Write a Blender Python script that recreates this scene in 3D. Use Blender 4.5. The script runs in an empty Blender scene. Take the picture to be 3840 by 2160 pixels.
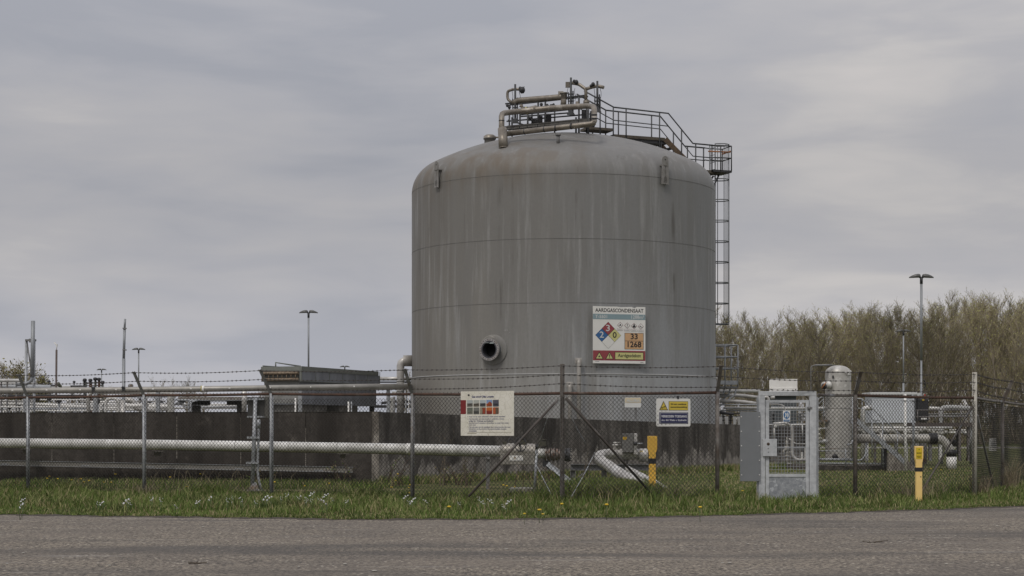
import bpy, math, random
import numpy as np
from mathutils import Vector, Matrix
R = math.radians
rnd = random.Random(7)

# ------------------------------------------------------------------ camera, world, sun, exposure
sc = bpy.context.scene
col = sc.collection
F, CX, HY, EYE = 6500.0, 1920.0, 1605.0, 1.45      # focal length, centre column, eye line (on a 3840 wide frame), eye height
cam_d = bpy.data.cameras.new('camera'); cam = bpy.data.objects.new('camera', cam_d); col.objects.link(cam)
cam.location = (0, 0, EYE); cam.rotation_euler = (R(90), 0, 0)
cam_d.sensor_width = 36; cam_d.lens = F / 3840 * 36; cam_d.shift_y = (HY - 1080) / 3840
cam_d.clip_start = 0.1; cam_d.clip_end = 4000
sc.camera = cam
sc.view_settings.view_transform = 'Standard'; sc.view_settings.look = 'None'
sc.view_settings.exposure = 0; sc.view_settings.gamma = 1

SUN_EL, SUN_AZ = 50, 206            # the sun stands behind the cloud, to the left and behind the viewer
w = bpy.data.worlds.new('World'); sc.world = w; w.use_nodes = True
nt = w.node_tree; nt.nodes.clear()
def N(t, **k):
    n = nt.nodes.new(t)
    for a, b in k.items(): setattr(n, a, b)
    return n
def mth(op, a, b=None, c=None, clamp=False):
    n = N('ShaderNodeMath', operation=op, use_clamp=clamp)
    for i, v in enumerate((a, b, c)):
        if v is None: continue
        if isinstance(v, (int, float)): n.inputs[i].default_value = v
        else: nt.links.new(v, n.inputs[i])
    return n.outputs[0]
out = N('ShaderNodeOutputWorld'); bg = N('ShaderNodeBackground')
sky = N('ShaderNodeTexSky', sky_type='NISHITA'); sky.sun_disc = False
sky.sun_elevation = R(SUN_EL); sky.sun_rotation = R(SUN_AZ); sky.air_density = 1.5; sky.dust_density = 4
tc = N('ShaderNodeTexCoord'); sep = N('ShaderNodeSeparateXYZ'); nt.links.new(tc.outputs['Generated'], sep.inputs[0])
def noise_w(scale, zscale, loc, detail=6, rough=0.5, dist=0.0):
    m = N('ShaderNodeMapping'); m.inputs['Scale'].default_value = (1, 1, zscale); m.inputs['Location'].default_value = loc
    nt.links.new(tc.outputs['Generated'], m.inputs[0])
    n = N('ShaderNodeTexNoise'); n.inputs['Scale'].default_value = scale; n.inputs['Detail'].default_value = detail
    n.inputs['Roughness'].default_value = rough; n.inputs['Distortion'].default_value = dist
    nt.links.new(m.outputs[0], n.inputs[0]); return n.outputs[0]
def ramp_w(fac, stops):
    r = N('ShaderNodeValToRGB'); e = r.color_ramp.elements
    while len(e) < len(stops): e.new(0.5)
    for i, (p, c) in enumerate(stops): e[i].position = p; e[i].color = (*c, 1)
    nt.links.new(fac, r.inputs[0]); return r.outputs[0]
big = noise_w(2.9, 3.6, (2.1, 0.3, 0.55), 4, 0.5, 0.3)
fine = noise_w(8, 4.8, (0.2, 1.7, 0.4), 7, 0.55, 0.35)
mixn = mth('ADD', mth('MULTIPLY', big, 0.74), mth('MULTIPLY', fine, 0.26))
cloud = ramp_w(mixn, [(0.39, (0.292, 0.300, 0.335)), (0.455, (0.332, 0.334, 0.362)), (0.53, (0.368, 0.363, 0.380)), (0.59, (0.43, 0.416, 0.416)), (0.66, (0.49, 0.465, 0.455))])
# brighter, thinner cloud low over the horizon and, well above the frame, the bright middle of an overcast sky
low = N('ShaderNodeMapRange'); nt.links.new(sep.outputs[2], low.inputs[0])
low.inputs[1].default_value = 0.0; low.inputs[2].default_value = 0.13; low.inputs[3].default_value = 1.52; low.inputs[4].default_value = 1.20
low.interpolation_type = 'SMOOTHSTEP'
high = N('ShaderNodeMapRange'); nt.links.new(sep.outputs[2], high.inputs[0])
high.inputs[1].default_value = 0.15; high.inputs[2].default_value = 0.95; high.inputs[3].default_value = 1.0; high.inputs[4].default_value = 2.0
gain = mth('MULTIPLY', low.outputs[0], high.outputs[0])
vm = N('ShaderNodeVectorMath', operation='SCALE'); nt.links.new(cloud, vm.inputs[0]); nt.links.new(gain, vm.inputs['Scale'])
sk = N('ShaderNodeVectorMath', operation='SCALE'); nt.links.new(sky.outputs[0], sk.inputs[0]); sk.inputs['Scale'].default_value = 0.06
mx = N('ShaderNodeMix', data_type='RGBA'); mx.inputs[0].default_value = 0.94
nt.links.new(sk.outputs[0], mx.inputs[6]); nt.links.new(vm.outputs[0], mx.inputs[7])
nt.links.new(mx.outputs[2], bg.inputs[0]); bg.inputs[1].default_value = 1.0
nt.links.new(bg.outputs[0], out.inputs[0])

sl = bpy.data.lights.new('sun', 'SUN'); so = bpy.data.objects.new('sun', sl); col.objects.link(so)
sl.energy = 1.1; sl.angle = R(14); sl.color = (1.0, 0.95, 0.88)
sd = Vector((math.sin(R(SUN_AZ)) * math.cos(R(SUN_EL)), math.cos(R(SUN_AZ)) * math.cos(R(SUN_EL)), math.sin(R(SUN_EL))))
so.rotation_euler = sd.to_track_quat('Z', 'Y').to_euler(); so.location = (-20, -20, 40)

# ------------------------------------------------------------------ helpers
def W(px, py, d): return Vector(((px - CX) * d / F, d, EYE - (py - HY) * d / F))
def G(px, d): return Vector(((px - CX) * d / F, d, 0.0))
def M_(n, d): return n * d / F                      # a length seen as n wide at distance d, in metres
ORG = {}
def tag(o, label=None, cat=None, group=None, kind=None):
    if label: o['label'] = label
    if cat: o['category'] = cat
    if group: o['group'] = group
    if kind: o['kind'] = kind
    return o
def thing(name, loc, label, cat, group=None):
    o = bpy.data.objects.new(name, None); o.empty_display_size = 0.2; col.objects.link(o); o.location = loc
    ORG[o.name] = Vector(loc); return tag(o, label, cat, group)

SPLIT = {'rung','bolt_hole','slot','flange','screw','bolt','platform_post','valve','pipe_fitting','instrument_box','clamp_rail','clip','cladding_joint','pipe_clamp','wall_bracket','tray_joint','standoff_bracket','walkway_support','stair_tread','stair_stringer','cladding_seam','actuator','roof_walkway','sample_pipe','support_strut','leg','tread','column','beam','equipment','finned_tube','plinth','mounting_rail','orange_plate','yellow_plate','small_diamond','hazard_symbol','bullet_point','stem_','upright','rack_frame','kick_pipe','dark_panel','drain_pipe','slat','clamp','fitting','pipe_bracket','steel_leg','gauge','support','lamp_stub','case','light_lettering','black_lettering','text_lettering','white_lettering','stem'}
class MB:
    def __init__(s): s.v = []; s.f = []; s.m = []; s.sm = []; s.fp = []; s.pc = 0
    def add(s, vs, fs, mi=0, smooth=False):
        s.pc += 1; b = len(s.v); s.v.extend([tuple(p) for p in vs])
        for f in fs: s.f.append(tuple(i + b for i in f)); s.m.append(mi); s.sm.append(smooth); s.fp.append(s.pc)
        return s
    def obox(s, c, ax, ay, az, hx, hy, hz, mi=0, bev=0.0):
        c = Vector(c); ax, ay, az = Vector(ax), Vector(ay), Vector(az)
        if bev <= 0:
            vs = [c + ax*hx*i + ay*hy*j + az*hz*k for i in (-1, 1) for j in (-1, 1) for k in (-1, 1)]
            return s.add(vs, [(0,1,3,2),(4,6,7,5),(0,4,5,1),(2,3,7,6),(0,2,6,4),(1,5,7,3)], mi)
        b = min(bev, hx*.9, hy*.9, hz*.9)              # chamfered box
        vs = []; idx = {}
        for i in (-1, 1):
            for j in (-1, 1):
                for k in (-1, 1):
                    idx[i,j,k] = len(vs)
                    vs += [c + ax*hx*i + ay*(hy-b)*j + az*(hz-b)*k, c + ax*(hx-b)*i + ay*hy*j + az*(hz-b)*k, c + ax*(hx-b)*i + ay*(hy-b)*j + az*hz*k]
        fs = []
        for a in range(3):
            o = [x for x in range(3) if x != a]
            for sg in (-1, 1):
                q = []
                for (p, r) in ((-1,-1),(1,-1),(1,1),(-1,1)):
                    t = [0,0,0]; t[a] = sg; t[o[0]] = p; t[o[1]] = r; q.append(idx[tuple(t)] + a)
                fs.append(tuple(q))
        for a in range(3):
            o = [x for x in range(3) if x != a]
            for p in (-1, 1):
                for r in (-1, 1):
                    t = [0,0,0]; t[o[0]] = p; t[o[1]] = r
                    t[a] = -1; lo = idx[tuple(t)]; t[a] = 1; hi = idx[tuple(t)]
                    fs.append((lo+o[0], lo+o[1], hi+o[1], hi+o[0]))
        for k_, i in idx.items(): fs.append((i, i+1, i+2))
        return s.add(vs, fs, mi)
    def box(s, c, size, rz=0.0, mi=0, bev=0.0):
        ca, sa = math.cos(rz), math.sin(rz)
        return s.obox(c, (ca, sa, 0), (-sa, ca, 0), (0, 0, 1), size[0]/2, size[1]/2, size[2]/2, mi, bev)
    def pbox(s, x0, y0, x1, y1, d, t, mi=0, bev=0.0):     # front face seen at these columns and rows at distance d, t deep
        a = W(x0, y0, d); b = W(x1, y1, d)
        return s.box(((a.x+b.x)/2, d + t/2, (a.z+b.z)/2), (abs(b.x-a.x), t, abs(a.z-b.z)), 0, mi, bev)
    def tube(s, pts, r, n=8, mi=0, caps=True, smooth=True):
        pts = [Vector(p) for p in pts]; rs = r if isinstance(r, (list, tuple)) else [r]*len(pts)
        vs = []; fs = []; up = None
        for i, p in enumerate(pts):
            if i == 0: t = pts[1] - p
            elif i == len(pts)-1: t = p - pts[i-1]
            else: t = (pts[i+1]-p).normalized() + (p-pts[i-1]).normalized()
            t = t.normalized() if t.length > 1e-9 else Vector((0,0,1))
            if up is None:
                up = Vector((0,0,1)) if abs(t.z) < .9 else Vector((0,1,0))
            a = t.cross(up)
            if a.length < 1e-6: a = t.cross(Vector((1,0,0)))
            a.normalize(); b = a.cross(t).normalized(); up = b
            k = 1.0
            if 0 < i < len(pts)-1:
                c_ = max(.5, (pts[i+1]-p).normalized().dot(t)); k = 1.0/c_ if c_ < .999 else 1.0
            for j in range(n):
                an = 2*math.pi*(j+.5)/n
                off = a*math.cos(an) + b*math.sin(an)
                vs.append(p + off*rs[i])
        for i in range(len(pts)-1):
            for j in range(n):
                q = (j+1) % n
                fs.append((i*n+j, i*n+q, (i+1)*n+q, (i+1)*n+j))
        s.add(vs, fs, mi, smooth)
        if caps:
            b = len(s.v) - len(vs)
            s.f.append(tuple(b+j for j in range(n))[::-1]); s.m.append(mi); s.sm.append(False); s.fp.append(s.pc)
            s.f.append(tuple(b+(len(pts)-1)*n+j for j in range(n))); s.m.append(mi); s.sm.append(False); s.fp.append(s.pc)
        return s
    def lathe(s, prof, c, axis=(0,0,1), n=24, mi=0, smooth=True, caps=False):   # prof: (radius, along axis)
        c = Vector(c); t = Vector(axis).normalized()
        a = t.cross(Vector((0,0,1)) if abs(t.z) < .9 else Vector((0,1,0))).normalized(); b = t.cross(a)
        vs = []; fs = []
        for (r, h) in prof:
            for j in range(n):
                an = 2*math.pi*j/n; vs.append(c + t*h + (a*math.cos(an)+b*math.sin(an))*r)
        for i in range(len(prof)-1):
            for j in range(n):
                q = (j+1) % n; fs.append((i*n+j, i*n+q, (i+1)*n+q, (i+1)*n+j))
        if caps: fs += [tuple(range(n))[::-1], tuple((len(prof)-1)*n+j for j in range(n))]
        return s.add(vs, fs, mi, smooth)
    def prism(s, poly, o, ax, ay, t, mi=0):     # polygon in the (ax, ay) frame at o, t thick along ax x ay
        o = Vector(o); ax = Vector(ax); ay = Vector(ay); nz = ax.cross(ay).normalized(); n = len(poly)
        vs = [o + ax*x + ay*y + nz*t for x, y in poly] + [o + ax*x + ay*y for x, y in poly]
        fs = [tuple(range(n)), tuple(range(n, 2*n))[::-1]] + [(i, n+i, n+(i+1) % n, (i+1) % n) for i in range(n)]
        return s.add(vs, fs, mi)
    def build(s, name, mat, parent=None, label=None):
        if name in SPLIT and len(set(s.fp)) > 1:            # each loose piece becomes a part of its own
            first = None
            for q in sorted(set(s.fp)):
                t = MB(); ix = {}
                for f, m, sm_, p in zip(s.f, s.m, s.sm, s.fp):
                    if p != q: continue
                    for i in f:
                        if i not in ix: ix[i] = len(t.v); t.v.append(s.v[i])
                    t.f.append(tuple(ix[i] for i in f)); t.m.append(m); t.sm.append(sm_); t.fp.append(1)
                o = t.build(name, mat, parent, label); first = first or o
            return first
        me = bpy.data.meshes.new(name)
        og = ORG[parent.name] if parent else Vector((0,0,0))
        me.from_pydata([(x-og.x, y-og.y, z-og.z) for x, y, z in s.v], [], s.f)
        for m in (mat if isinstance(mat, (list, tuple)) else [mat]): me.materials.append(m)
        me.polygons.foreach_set('material_index', s.m); me.polygons.foreach_set('use_smooth', s.sm)
        me.update()
        o = bpy.data.objects.new(name, me); col.objects.link(o)
        if parent: o.parent = parent
        ORG[o.name] = og.copy()
        if parent is None: ORG[o.name] = Vector((0,0,0))
        if label: o['label'] = label
        return o
def bend(pts, rad, n=5):        # round the corners of a path
    pts = [Vector(p) for p in pts]; out = [pts[0]]
    for i in range(1, len(pts)-1):
        a, p, b = pts[i-1], pts[i], pts[i+1]
        r = min(rad, (a-p).length*.48, (b-p).length*.48)
        p0 = p + (a-p).normalized()*r; p1 = p + (b-p).normalized()*r
        for k in range(n+1):
            t = k/n; out.append(p0*(1-t)**2 + p*2*t*(1-t) + p1*t*t)
    out.append(pts[-1]); return out
def pts_(l, d=None): return [W(*(q if len(q) == 3 else (q[0], q[1], d))) for q in l]
def np_mesh(name, verts, faces, mats, midx=None, parent=None, smooth=False):
    me = bpy.data.meshes.new(name); k = faces.shape[1]
    me.vertices.add(len(verts)); me.vertices.foreach_set('co', verts.astype(np.float32).ravel())
    me.loops.add(faces.size); me.loops.foreach_set('vertex_index', faces.astype(np.int32).ravel())
    me.polygons.add(len(faces)); me.polygons.foreach_set('loop_start', np.arange(0, faces.size, k, dtype=np.int32))
    for m in mats: me.materials.append(m)
    if midx is not None: me.polygons.foreach_set('material_index', midx.astype(np.int32))
    if smooth: me.polygons.foreach_set('use_smooth', np.ones(len(faces), bool))
    me.update(calc_edges=True); me.validate()
    o = bpy.data.objects.new(name, me); col.objects.link(o)
    if parent: o.parent = parent
    return o

# ------------------------------------------------------------------ materials
def mat(name, c, rough=.6, metal=0.0, c2=None, scale=3.0, amt=.5, stretch=(1,1,1), bump=0.0, bscale=30.0, c3=None, s3=1.0, t3=(.55,.65), spec=.5, detail=5, st3=(1,1,1)):
    m = bpy.data.materials.new(name); m.use_nodes = True; t = m.node_tree; p = t.nodes['Principled BSDF']
    p.inputs['Roughness'].default_value = rough; p.inputs['Metallic'].default_value = metal
    p.inputs['Specular IOR Level'].default_value = spec
    g = t.nodes.new('ShaderNodeTexCoord')
    def noi(sc_, st, det=detail):
        mp = t.nodes.new('ShaderNodeMapping'); mp.inputs['Scale'].default_value = st; t.links.new(g.outputs['Object'], mp.inputs[0])
        n = t.nodes.new('ShaderNodeTexNoise'); n.inputs['Scale'].default_value = sc_; n.inputs['Detail'].default_value = det
        n.inputs['Roughness'].default_value = .6; t.links.new(mp.outputs[0], n.inputs[0]); return n.outputs[0]
    def ramp(f, a, b):
        r = t.nodes.new('ShaderNodeMapRange'); r.inputs[1].default_value = a; r.inputs[2].default_value = b; t.links.new(f, r.inputs[0]); return r.outputs[0]
    def mix(f, a, b):
        n = t.nodes.new('ShaderNodeMix'); n.data_type = 'RGBA'
        if isinstance(f, float): n.inputs[0].default_value = f
        else: t.links.new(f, n.inputs[0])
        for i, q in ((6, a), (7, b)):
            if isinstance(q, tuple): n.inputs[i].default_value = (*q, 1)
            else: t.links.new(q, n.inputs[i])
        return n.outputs[2]
    if c2 is None: c2 = tuple(x*(1-.35*amt) for x in c)
    cc = mix(ramp(noi(scale, stretch), .5-.25/max(amt,.1)*.5, .5+.25/max(amt,.1)*.5), c, c2)
    if c3 is not None: cc = mix(ramp(noi(s3, st3), *t3), cc, c3)
    t.links.new(cc, p.inputs['Base Color'])
    if bump > 0:
        b = t.nodes.new('ShaderNodeBump'); b.inputs['Strength'].default_value = bump; b.inputs['Distance'].default_value = .02
        t.links.new(noi(bscale, (1,1,1), 4), b.inputs['Height']); t.links.new(b.outputs[0], p.inputs['Normal'])
    m['_c'] = 1
    return m
def flat(name, c, rough=.5):
    return mat(name, c, rough, 0, tuple(x*.9 for x in c), 6, .5)
galv = mat('galvanised_steel', (.42,.435,.45), .5, .35, (.28,.29,.305), 9, .8, c3=(.42,.43,.44), s3=3)
galv_d = mat('galvanised_weathered', (.25,.25,.25), .6, .2, (.16,.155,.15), 7, .8, c3=(.16,.11,.07), s3=2.5)
clad = mat('aluminium_cladding', (.58,.56,.53), .42, .35, (.40,.385,.36), 3, .8, c3=(.66,.65,.63), s3=1.3, bump=.05, bscale=14)
clad_b = mat('roof_cladding', (.27,.24,.20), .42, .45, (.16,.14,.115), 3, .9, c3=(.38,.35,.305), s3=2)
white_pipe = mat('pale_pipe_paint', (.80,.79,.76), .45, .1, (.42,.41,.38), 2, .7, (1,1,1), c3=(.30,.27,.20), s3=2.2, t3=(.66,.8))
steel = mat('platform_steel', (.085,.09,.095), .6, .3, (.06,.06,.062), 6, .8)
steel_l = mat('ladder_steel', (.20,.21,.215), .5, .4, (.12,.125,.13), 6, .8)
rust = mat('rusty_rail', (.12,.065,.045), .8, .1, (.07,.045,.035), 6, .9, c3=(.18,.16,.14), s3=2.0, t3=(.6,.75), bump=.2, bscale=60)
rusty_post = mat('rusted_post', (.19,.175,.16), .7, .2, (.10,.08,.065), 5, .9, c3=(.24,.24,.25), s3=1.5)
wire_m = mat('fence_wire', (.026,.025,.023), .5, .0, (.055,.05,.042), 2, .8)
barb_m = mat('barbed_wire_metal', (.10,.09,.085), .65, .3)
black = mat('black_rubber', (.018,.018,.02), .5)
dark = mat('dark_steel', (.045,.045,.048), .55, .2)
white = mat('white_paint', (.86,.85,.82), .5, 0, (.74,.72,.68), 4, .6)
brown = mat('rusty_brown_steel', (.13,.085,.05), .75, .1, (.07,.05,.035), 6, .9)
orange = mat('orange_steel', (.42,.17,.05), .7, 0, (.25,.10,.04), 8, .9)
yellow = mat('yellow_post_plastic', (.88,.54,.09), .5, 0, (.76,.45,.07), 3, .8)
yellow_b = mat('pale_yellow_post_plastic', (.95,.68,.26), .5, 0, (.86,.58,.19), 3, .8)
# ------------------------------------------------------------------ the setting
def ground_mat():
    m = bpy.data.materials.new('meadow_ground'); m.use_nodes = True; t = m.node_tree; p = t.nodes['Principled BSDF']; p.inputs['Roughness'].default_value = .95
    p.inputs['Specular IOR Level'].default_value = .1
    g = t.nodes.new('ShaderNodeNewGeometry')
    def noi(s, st=(1,1,1), d=6):
        mp = t.nodes.new('ShaderNodeMapping'); mp.inputs['Scale'].default_value = st; t.links.new(g.outputs['Position'], mp.inputs[0])
        n = t.nodes.new('ShaderNodeTexNoise'); n.inputs['Scale'].default_value = s; n.inputs['Detail'].default_value = d; t.links.new(mp.outputs[0], n.inputs[0]); return n.outputs[0]
    r = t.nodes.new('ShaderNodeValToRGB'); e = r.color_ramp.elements
    st = [(.34,(.040,.055,.018)),(.46,(.075,.098,.030)),(.55,(.12,.125,.050)),(.64,(.25,.20,.12))]
    while len(e) < 4: e.new(.5)
    for i,(q,c) in enumerate(st): e[i].position = q; e[i].color = (*c,1)
    a = t.nodes.new('ShaderNodeMath'); a.operation = 'MULTIPLY_ADD'; t.links.new(noi(9,(1,.6,1)), a.inputs[0]); a.inputs[1].default_value = .55
    b = t.nodes.new('ShaderNodeMath'); b.operation = 'MULTIPLY'; t.links.new(noi(.8,(.6,1.6,1)), b.inputs[0]); b.inputs[1].default_value = .5
    t.links.new(b.outputs[0], a.inputs[2]); t.links.new(a.outputs[0], r.inputs[0]); t.links.new(r.outputs[0], p.inputs['Base Color'])
    bm = t.nodes.new('ShaderNodeBump'); bm.inputs['Distance'].default_value = .05; t.links.new(noi(40), bm.inputs['Height']); t.links.new(bm.outputs[0], p.inputs['Normal'])
    return m
def road_mat():
    m = bpy.data.materials.new('weathered_asphalt'); m.use_nodes = True; t = m.node_tree; p = t.nodes['Principled BSDF']; p.inputs['Roughness'].default_value = .9
    p.inputs['Specular IOR Level'].default_value = .25
    g = t.nodes.new('ShaderNodeNewGeometry')
    def noi(s, st=(1,1,1), d=5, loc=(0,0,0), ro=.6):
        mp = t.nodes.new('ShaderNodeMapping'); mp.inputs['Scale'].default_value = st; mp.inputs['Location'].default_value = loc; t.links.new(g.outputs['Position'], mp.inputs[0])
        n = t.nodes.new('ShaderNodeTexNoise'); n.inputs['Scale'].default_value = s; n.inputs['Detail'].default_value = d; n.inputs['Roughness'].default_value = ro; t.links.new(mp.outputs[0], n.inputs[0]); return n.outputs[0]
    def mr(f, a, b, c=0., d=1.):
        r = t.nodes.new('ShaderNodeMapRange'); t.links.new(f, r.inputs[0])
        for i, v in enumerate((a,b,c,d)): r.inputs[i+1].default_value = v
        return r.outputs[0]
    def mix(f, a, b):
        n = t.nodes.new('ShaderNodeMix'); n.data_type = 'RGBA'; t.links.new(f, n.inputs[0])
        for i, q in ((6,a),(7,b)):
            if isinstance(q, tuple): n.inputs[i].default_value = (*q,1)
            else: t.links.new(q, n.inputs[i])
        return n.outputs[2]
    def mul(a, b):
        n = t.nodes.new('ShaderNodeMath'); n.operation = 'MULTIPLY'; t.links.new(a, n.inputs[0])
        if isinstance(b, float): n.inputs[1].default_value = b
        else: t.links.new(b, n.inputs[1])
        return n.outputs[0]
    base = mix(mr(noi(.35,(.5,1.2,1)), .38, .62), (.082,.074,.070), (.185,.160,.135))
    grit = mix(mr(noi(24,(1,.6,1),4,(0,0,0),.85), .42, .60), (.058,.051,.047), (.33,.285,.225))
    c = mix(mul(mr(noi(.45,(.7,1,1)), .4,.6,.55,1.0), 1.0), base, grit)
    # chips of pale stone in the surface
    v = t.nodes.new('ShaderNodeTexVoronoi'); v.inputs['Scale'].default_value = 11; t.links.new(g.outputs['Position'], v.inputs[0])
    chips = mul(mr(v.outputs['Distance'], .14, .22, 1., 0.), mr(noi(1.4,(1,1,1),3,(3,2,0)), .46, .58))
    c = mix(chips, c, (.60,.55,.46))
    # worn pale scrapes along the road
    sc_ = mul(mr(noi(1.0,(.28,3.2,1),4,(5,1,0)), .60, .68), mr(noi(30,(.3,1,1),2), .42,.6))
    c = mix(mul(sc_, .55), c, (.42,.40,.37))
    dk = mul(mr(noi(.42,(.30,1.3,1),6,(9,4,0)), .50, .62), .62)
    c = mix(dk, c, (.075,.070,.066))
    t.links.new(c, p.inputs['Base Color'])
    bm = t.nodes.new('ShaderNodeBump'); bm.inputs['Distance'].default_value = .015; bm.inputs['Strength'].default_value = .8
    t.links.new(noi(26,(1,1,1),4,(0,0,0),.8), bm.inputs['Height']); t.links.new(bm.outputs[0], p.inputs['Normal'])
    return m
gm = MB(); S = 1800
gm.add([(-S,-300,0),(S,-300,0),(S,S,0),(-S,S,0)], [(0,1,2,3)])
tag(gm.build('ground', ground_mat()), kind='structure')

EDGE = [(-1400,1912),(-500,1924),(0,1932),(400,1938),(960,1945),(1300,1951),(1920,1950),(2400,1943),(2880,1931),(3360,1918),(3840,1901),(4600,1872),(5600,1840)]
EDP = [G(x, EYE*F/(y-HY)) for x, y in EDGE]
def edge_y(x):
    for a, b in zip(EDP, EDP[1:]):
        if a.x <= x <= b.x: return a.y + (b.y-a.y)*(x-a.x)/(b.x-a.x)
    return EDP[0].y if x < EDP[0].x else EDP[-1].y
def nz(x, k): return math.sin(x*3.1+k)*.5 + math.sin(x*7.7+2*k)*.3 + math.sin(x*17.3+k*5)*.2
rm = MB(); vs = []; fs = []; n = 420; x0, x1 = EDP[0].x, EDP[-1].x
for i in range(n+1):
    x = x0 + (x1-x0)*i/n
    vs += [(x*1.0, edge_y(x) + nz(x, 1)*.10, .012), (x*1.0, -120, .012)]
    if i: b = 2*i; fs.append((b-2, b-1, b+1, b))
rm.add(vs, fs); rm.add([(x0-200,-120,.0115),(x0,-120,.0115),(x0,EDP[0].y,.0115),(x0-200,EDP[0].y,.0115)], [(0,1,2,3)])
tag(rm.build('road', road_mat()), kind='structure')
sm = MB(); vs = []; fs = []
for i in range(n+1):
    x = x0 + (x1-x0)*i/n
    vs += [(x, edge_y(x) + .42 + nz(x, 3)*.12, .016), (x, edge_y(x) - .20 + nz(x*1.7, 2)*.16 + nz(x*5, 4)*.06, .016)]
    if i: b = 2*i; fs.append((b-2, b-1, b+1, b))
sm.add(vs, fs)
tag(sm.build('soil_edge', mat('dark_soil', (.035,.028,.020), .95, 0, (.07,.055,.04), 14, .9, bump=.5)), kind='structure')
# far service road with its pale kerb, and a concrete yard under the plant
km = MB(); km.box((45, 124, .05), (120, .5, .10))
tag(km.build('kerb', mat('pale_kerb', (.50,.48,.45), .8, 0, (.36,.34,.31), 2, .8)), kind='structure')
fr = MB(); fr.add([(-15,124.3,.006),(110,124.3,.006),(110,129,.006),(-15,129,.006)], [(0,1,2,3)])
tag(fr.build('service_road', road_mat()), kind='structure')
yd = MB()
yd.add([(-60,49,.006),(-8,49,.006),(10.8,68,.006),(10.8,120,.006),(-90,120,.006)], [(0,1,2,3,4)])
tag(yd.build('gravel_yard', mat('gravel', (.22,.21,.19), .9, 0, (.12,.115,.10), 12, .9, bump=.4)), kind='structure')

# ------------------------------------------------------------------ bund wall
def wall_mat(name, dk, md, pale, lim, streak):
    m = bpy.data.materials.new(name); m.use_nodes = True; t = m.node_tree; p = t.nodes['Principled BSDF']; p.inputs['Roughness'].default_value = .92
    p.inputs['Specular IOR Level'].default_value = .2
    g = t.nodes.new('ShaderNodeNewGeometry'); sp = t.nodes.new('ShaderNodeSeparateXYZ'); t.links.new(g.outputs['Position'], sp.inputs[0])
    def noi(s, st=(1,1,1), d=6, loc=(0,0,0)):
        mp = t.nodes.new('ShaderNodeMapping'); mp.inputs['Scale'].default_value = st; mp.inputs['Location'].default_value = loc; t.links.new(g.outputs['Position'], mp.inputs[0])
        n = t.nodes.new('ShaderNodeTexNoise'); n.inputs['Scale'].default_value = s; n.inputs['Detail'].default_value = d; n.inputs['Roughness'].default_value = .65; t.links.new(mp.outputs[0], n.inputs[0]); return n.outputs[0]
    def mr(f, a, b, c=0., d=1.):
        r = t.nodes.new('ShaderNodeMapRange'); t.links.new(f, r.inputs[0])
        for i, v in enumerate((a,b,c,d)): r.inputs[i+1].default_value = v
        return r.outputs[0]
    def mix(f, a, b):
        n = t.nodes.new('ShaderNodeMix'); n.data_type = 'RGBA'; t.links.new(f, n.inputs[0])
        for i, q in ((6,a),(7,b)):
            if isinstance(q, tuple): n.inputs[i].default_value = (*q,1)
            else: t.links.new(q, n.inputs[i])
        return n.outputs[2]
    def op(o, a, b):
        n = t.nodes.new('ShaderNodeMath'); n.operation = o
        for i, q in ((0,a),(1,b)):
            if isinstance(q, (int,float)): n.inputs[i].default_value = q
            else: t.links.new(q, n.inputs[i])
        return n.outputs[0]
    c = mix(mr(noi(streak, (1,1,.12)), .38, .62), dk, md)
    c = mix(mr(noi(9), .45, .62, 0, .6), c, dk)
    hz = op('SUBTRACT', op('ADD', lim, mr(noi(2.2,(1,1,.25),5,(3,3,0)), .3, .7, -.35, .5)), sp.outputs[2])
    c = mix(op('MULTIPLY', mr(hz, 0., .12), mr(noi(5,(1,1,.4)), .36,.6,.1,.9)), c, pale)
    lich = op('MULTIPLY', mr(noi(1.1,(1,1,1),6,(7,0,0)), .60,.70), mr(noi(7,(1,1,1),4), .42,.6,0,.55))
    c = mix(lich, c, pale)
    t.links.new(c, p.inputs['Base Color'])
    bm = t.nodes.new('ShaderNodeBump'); bm.inputs['Distance'].default_value = .02; bm.inputs['Strength'].default_value = .6
    t.links.new(noi(22), bm.inputs['Height']); t.links.new(bm.outputs[0], p.inputs['Normal'])
    return m
wm_l = wall_mat('dark_weathered_concrete', (.036,.031,.027), (.098,.086,.076), (.21,.185,.16), -.15, 1.1)
wm_r = wall_mat('streaked_concrete', (.050,.045,.041), (.185,.168,.152), (.38,.35,.315), .48, 2.2)
wm_c = wall_mat('pale_corner_concrete', (.075,.065,.055), (.24,.215,.185), (.36,.33,.29), 1.2, 5)
cnr = G(1422, 44.2); lft = G(-700, 47.4)
RD = Vector((.589, .808, 0)); far_r = cnr + RD*24.9; LD = (cnr - lft).normalized()
wl = thing('bund_wall', lft, 'long dark stained concrete bund wall running in from the left behind the silver pipe', 'wall')
def wall_seg(mb, a, b, z0a, z0b, t=.22):
    dr = (b-a); L = dr.length; dr.normalize(); nn = Vector((-dr.y, dr.x, 0))
    vs = [a, b, b+nn*t, a+nn*t]
    mb.add([Vector((q.x, q.y, -.1)) for q in vs] + [Vector((vs[0].x,vs[0].y,z0a)), Vector((vs[1].x,vs[1].y,z0b)), Vector((vs[2].x,vs[2].y,z0b)), Vector((vs[3].x,vs[3].y,z0a))],
           [(0,1,5,4),(1,2,6,5),(2,3,7,6),(3,0,4,7),(4,5,6,7)])
Lw = (cnr - lft).length - .20; np_ = 9
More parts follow.
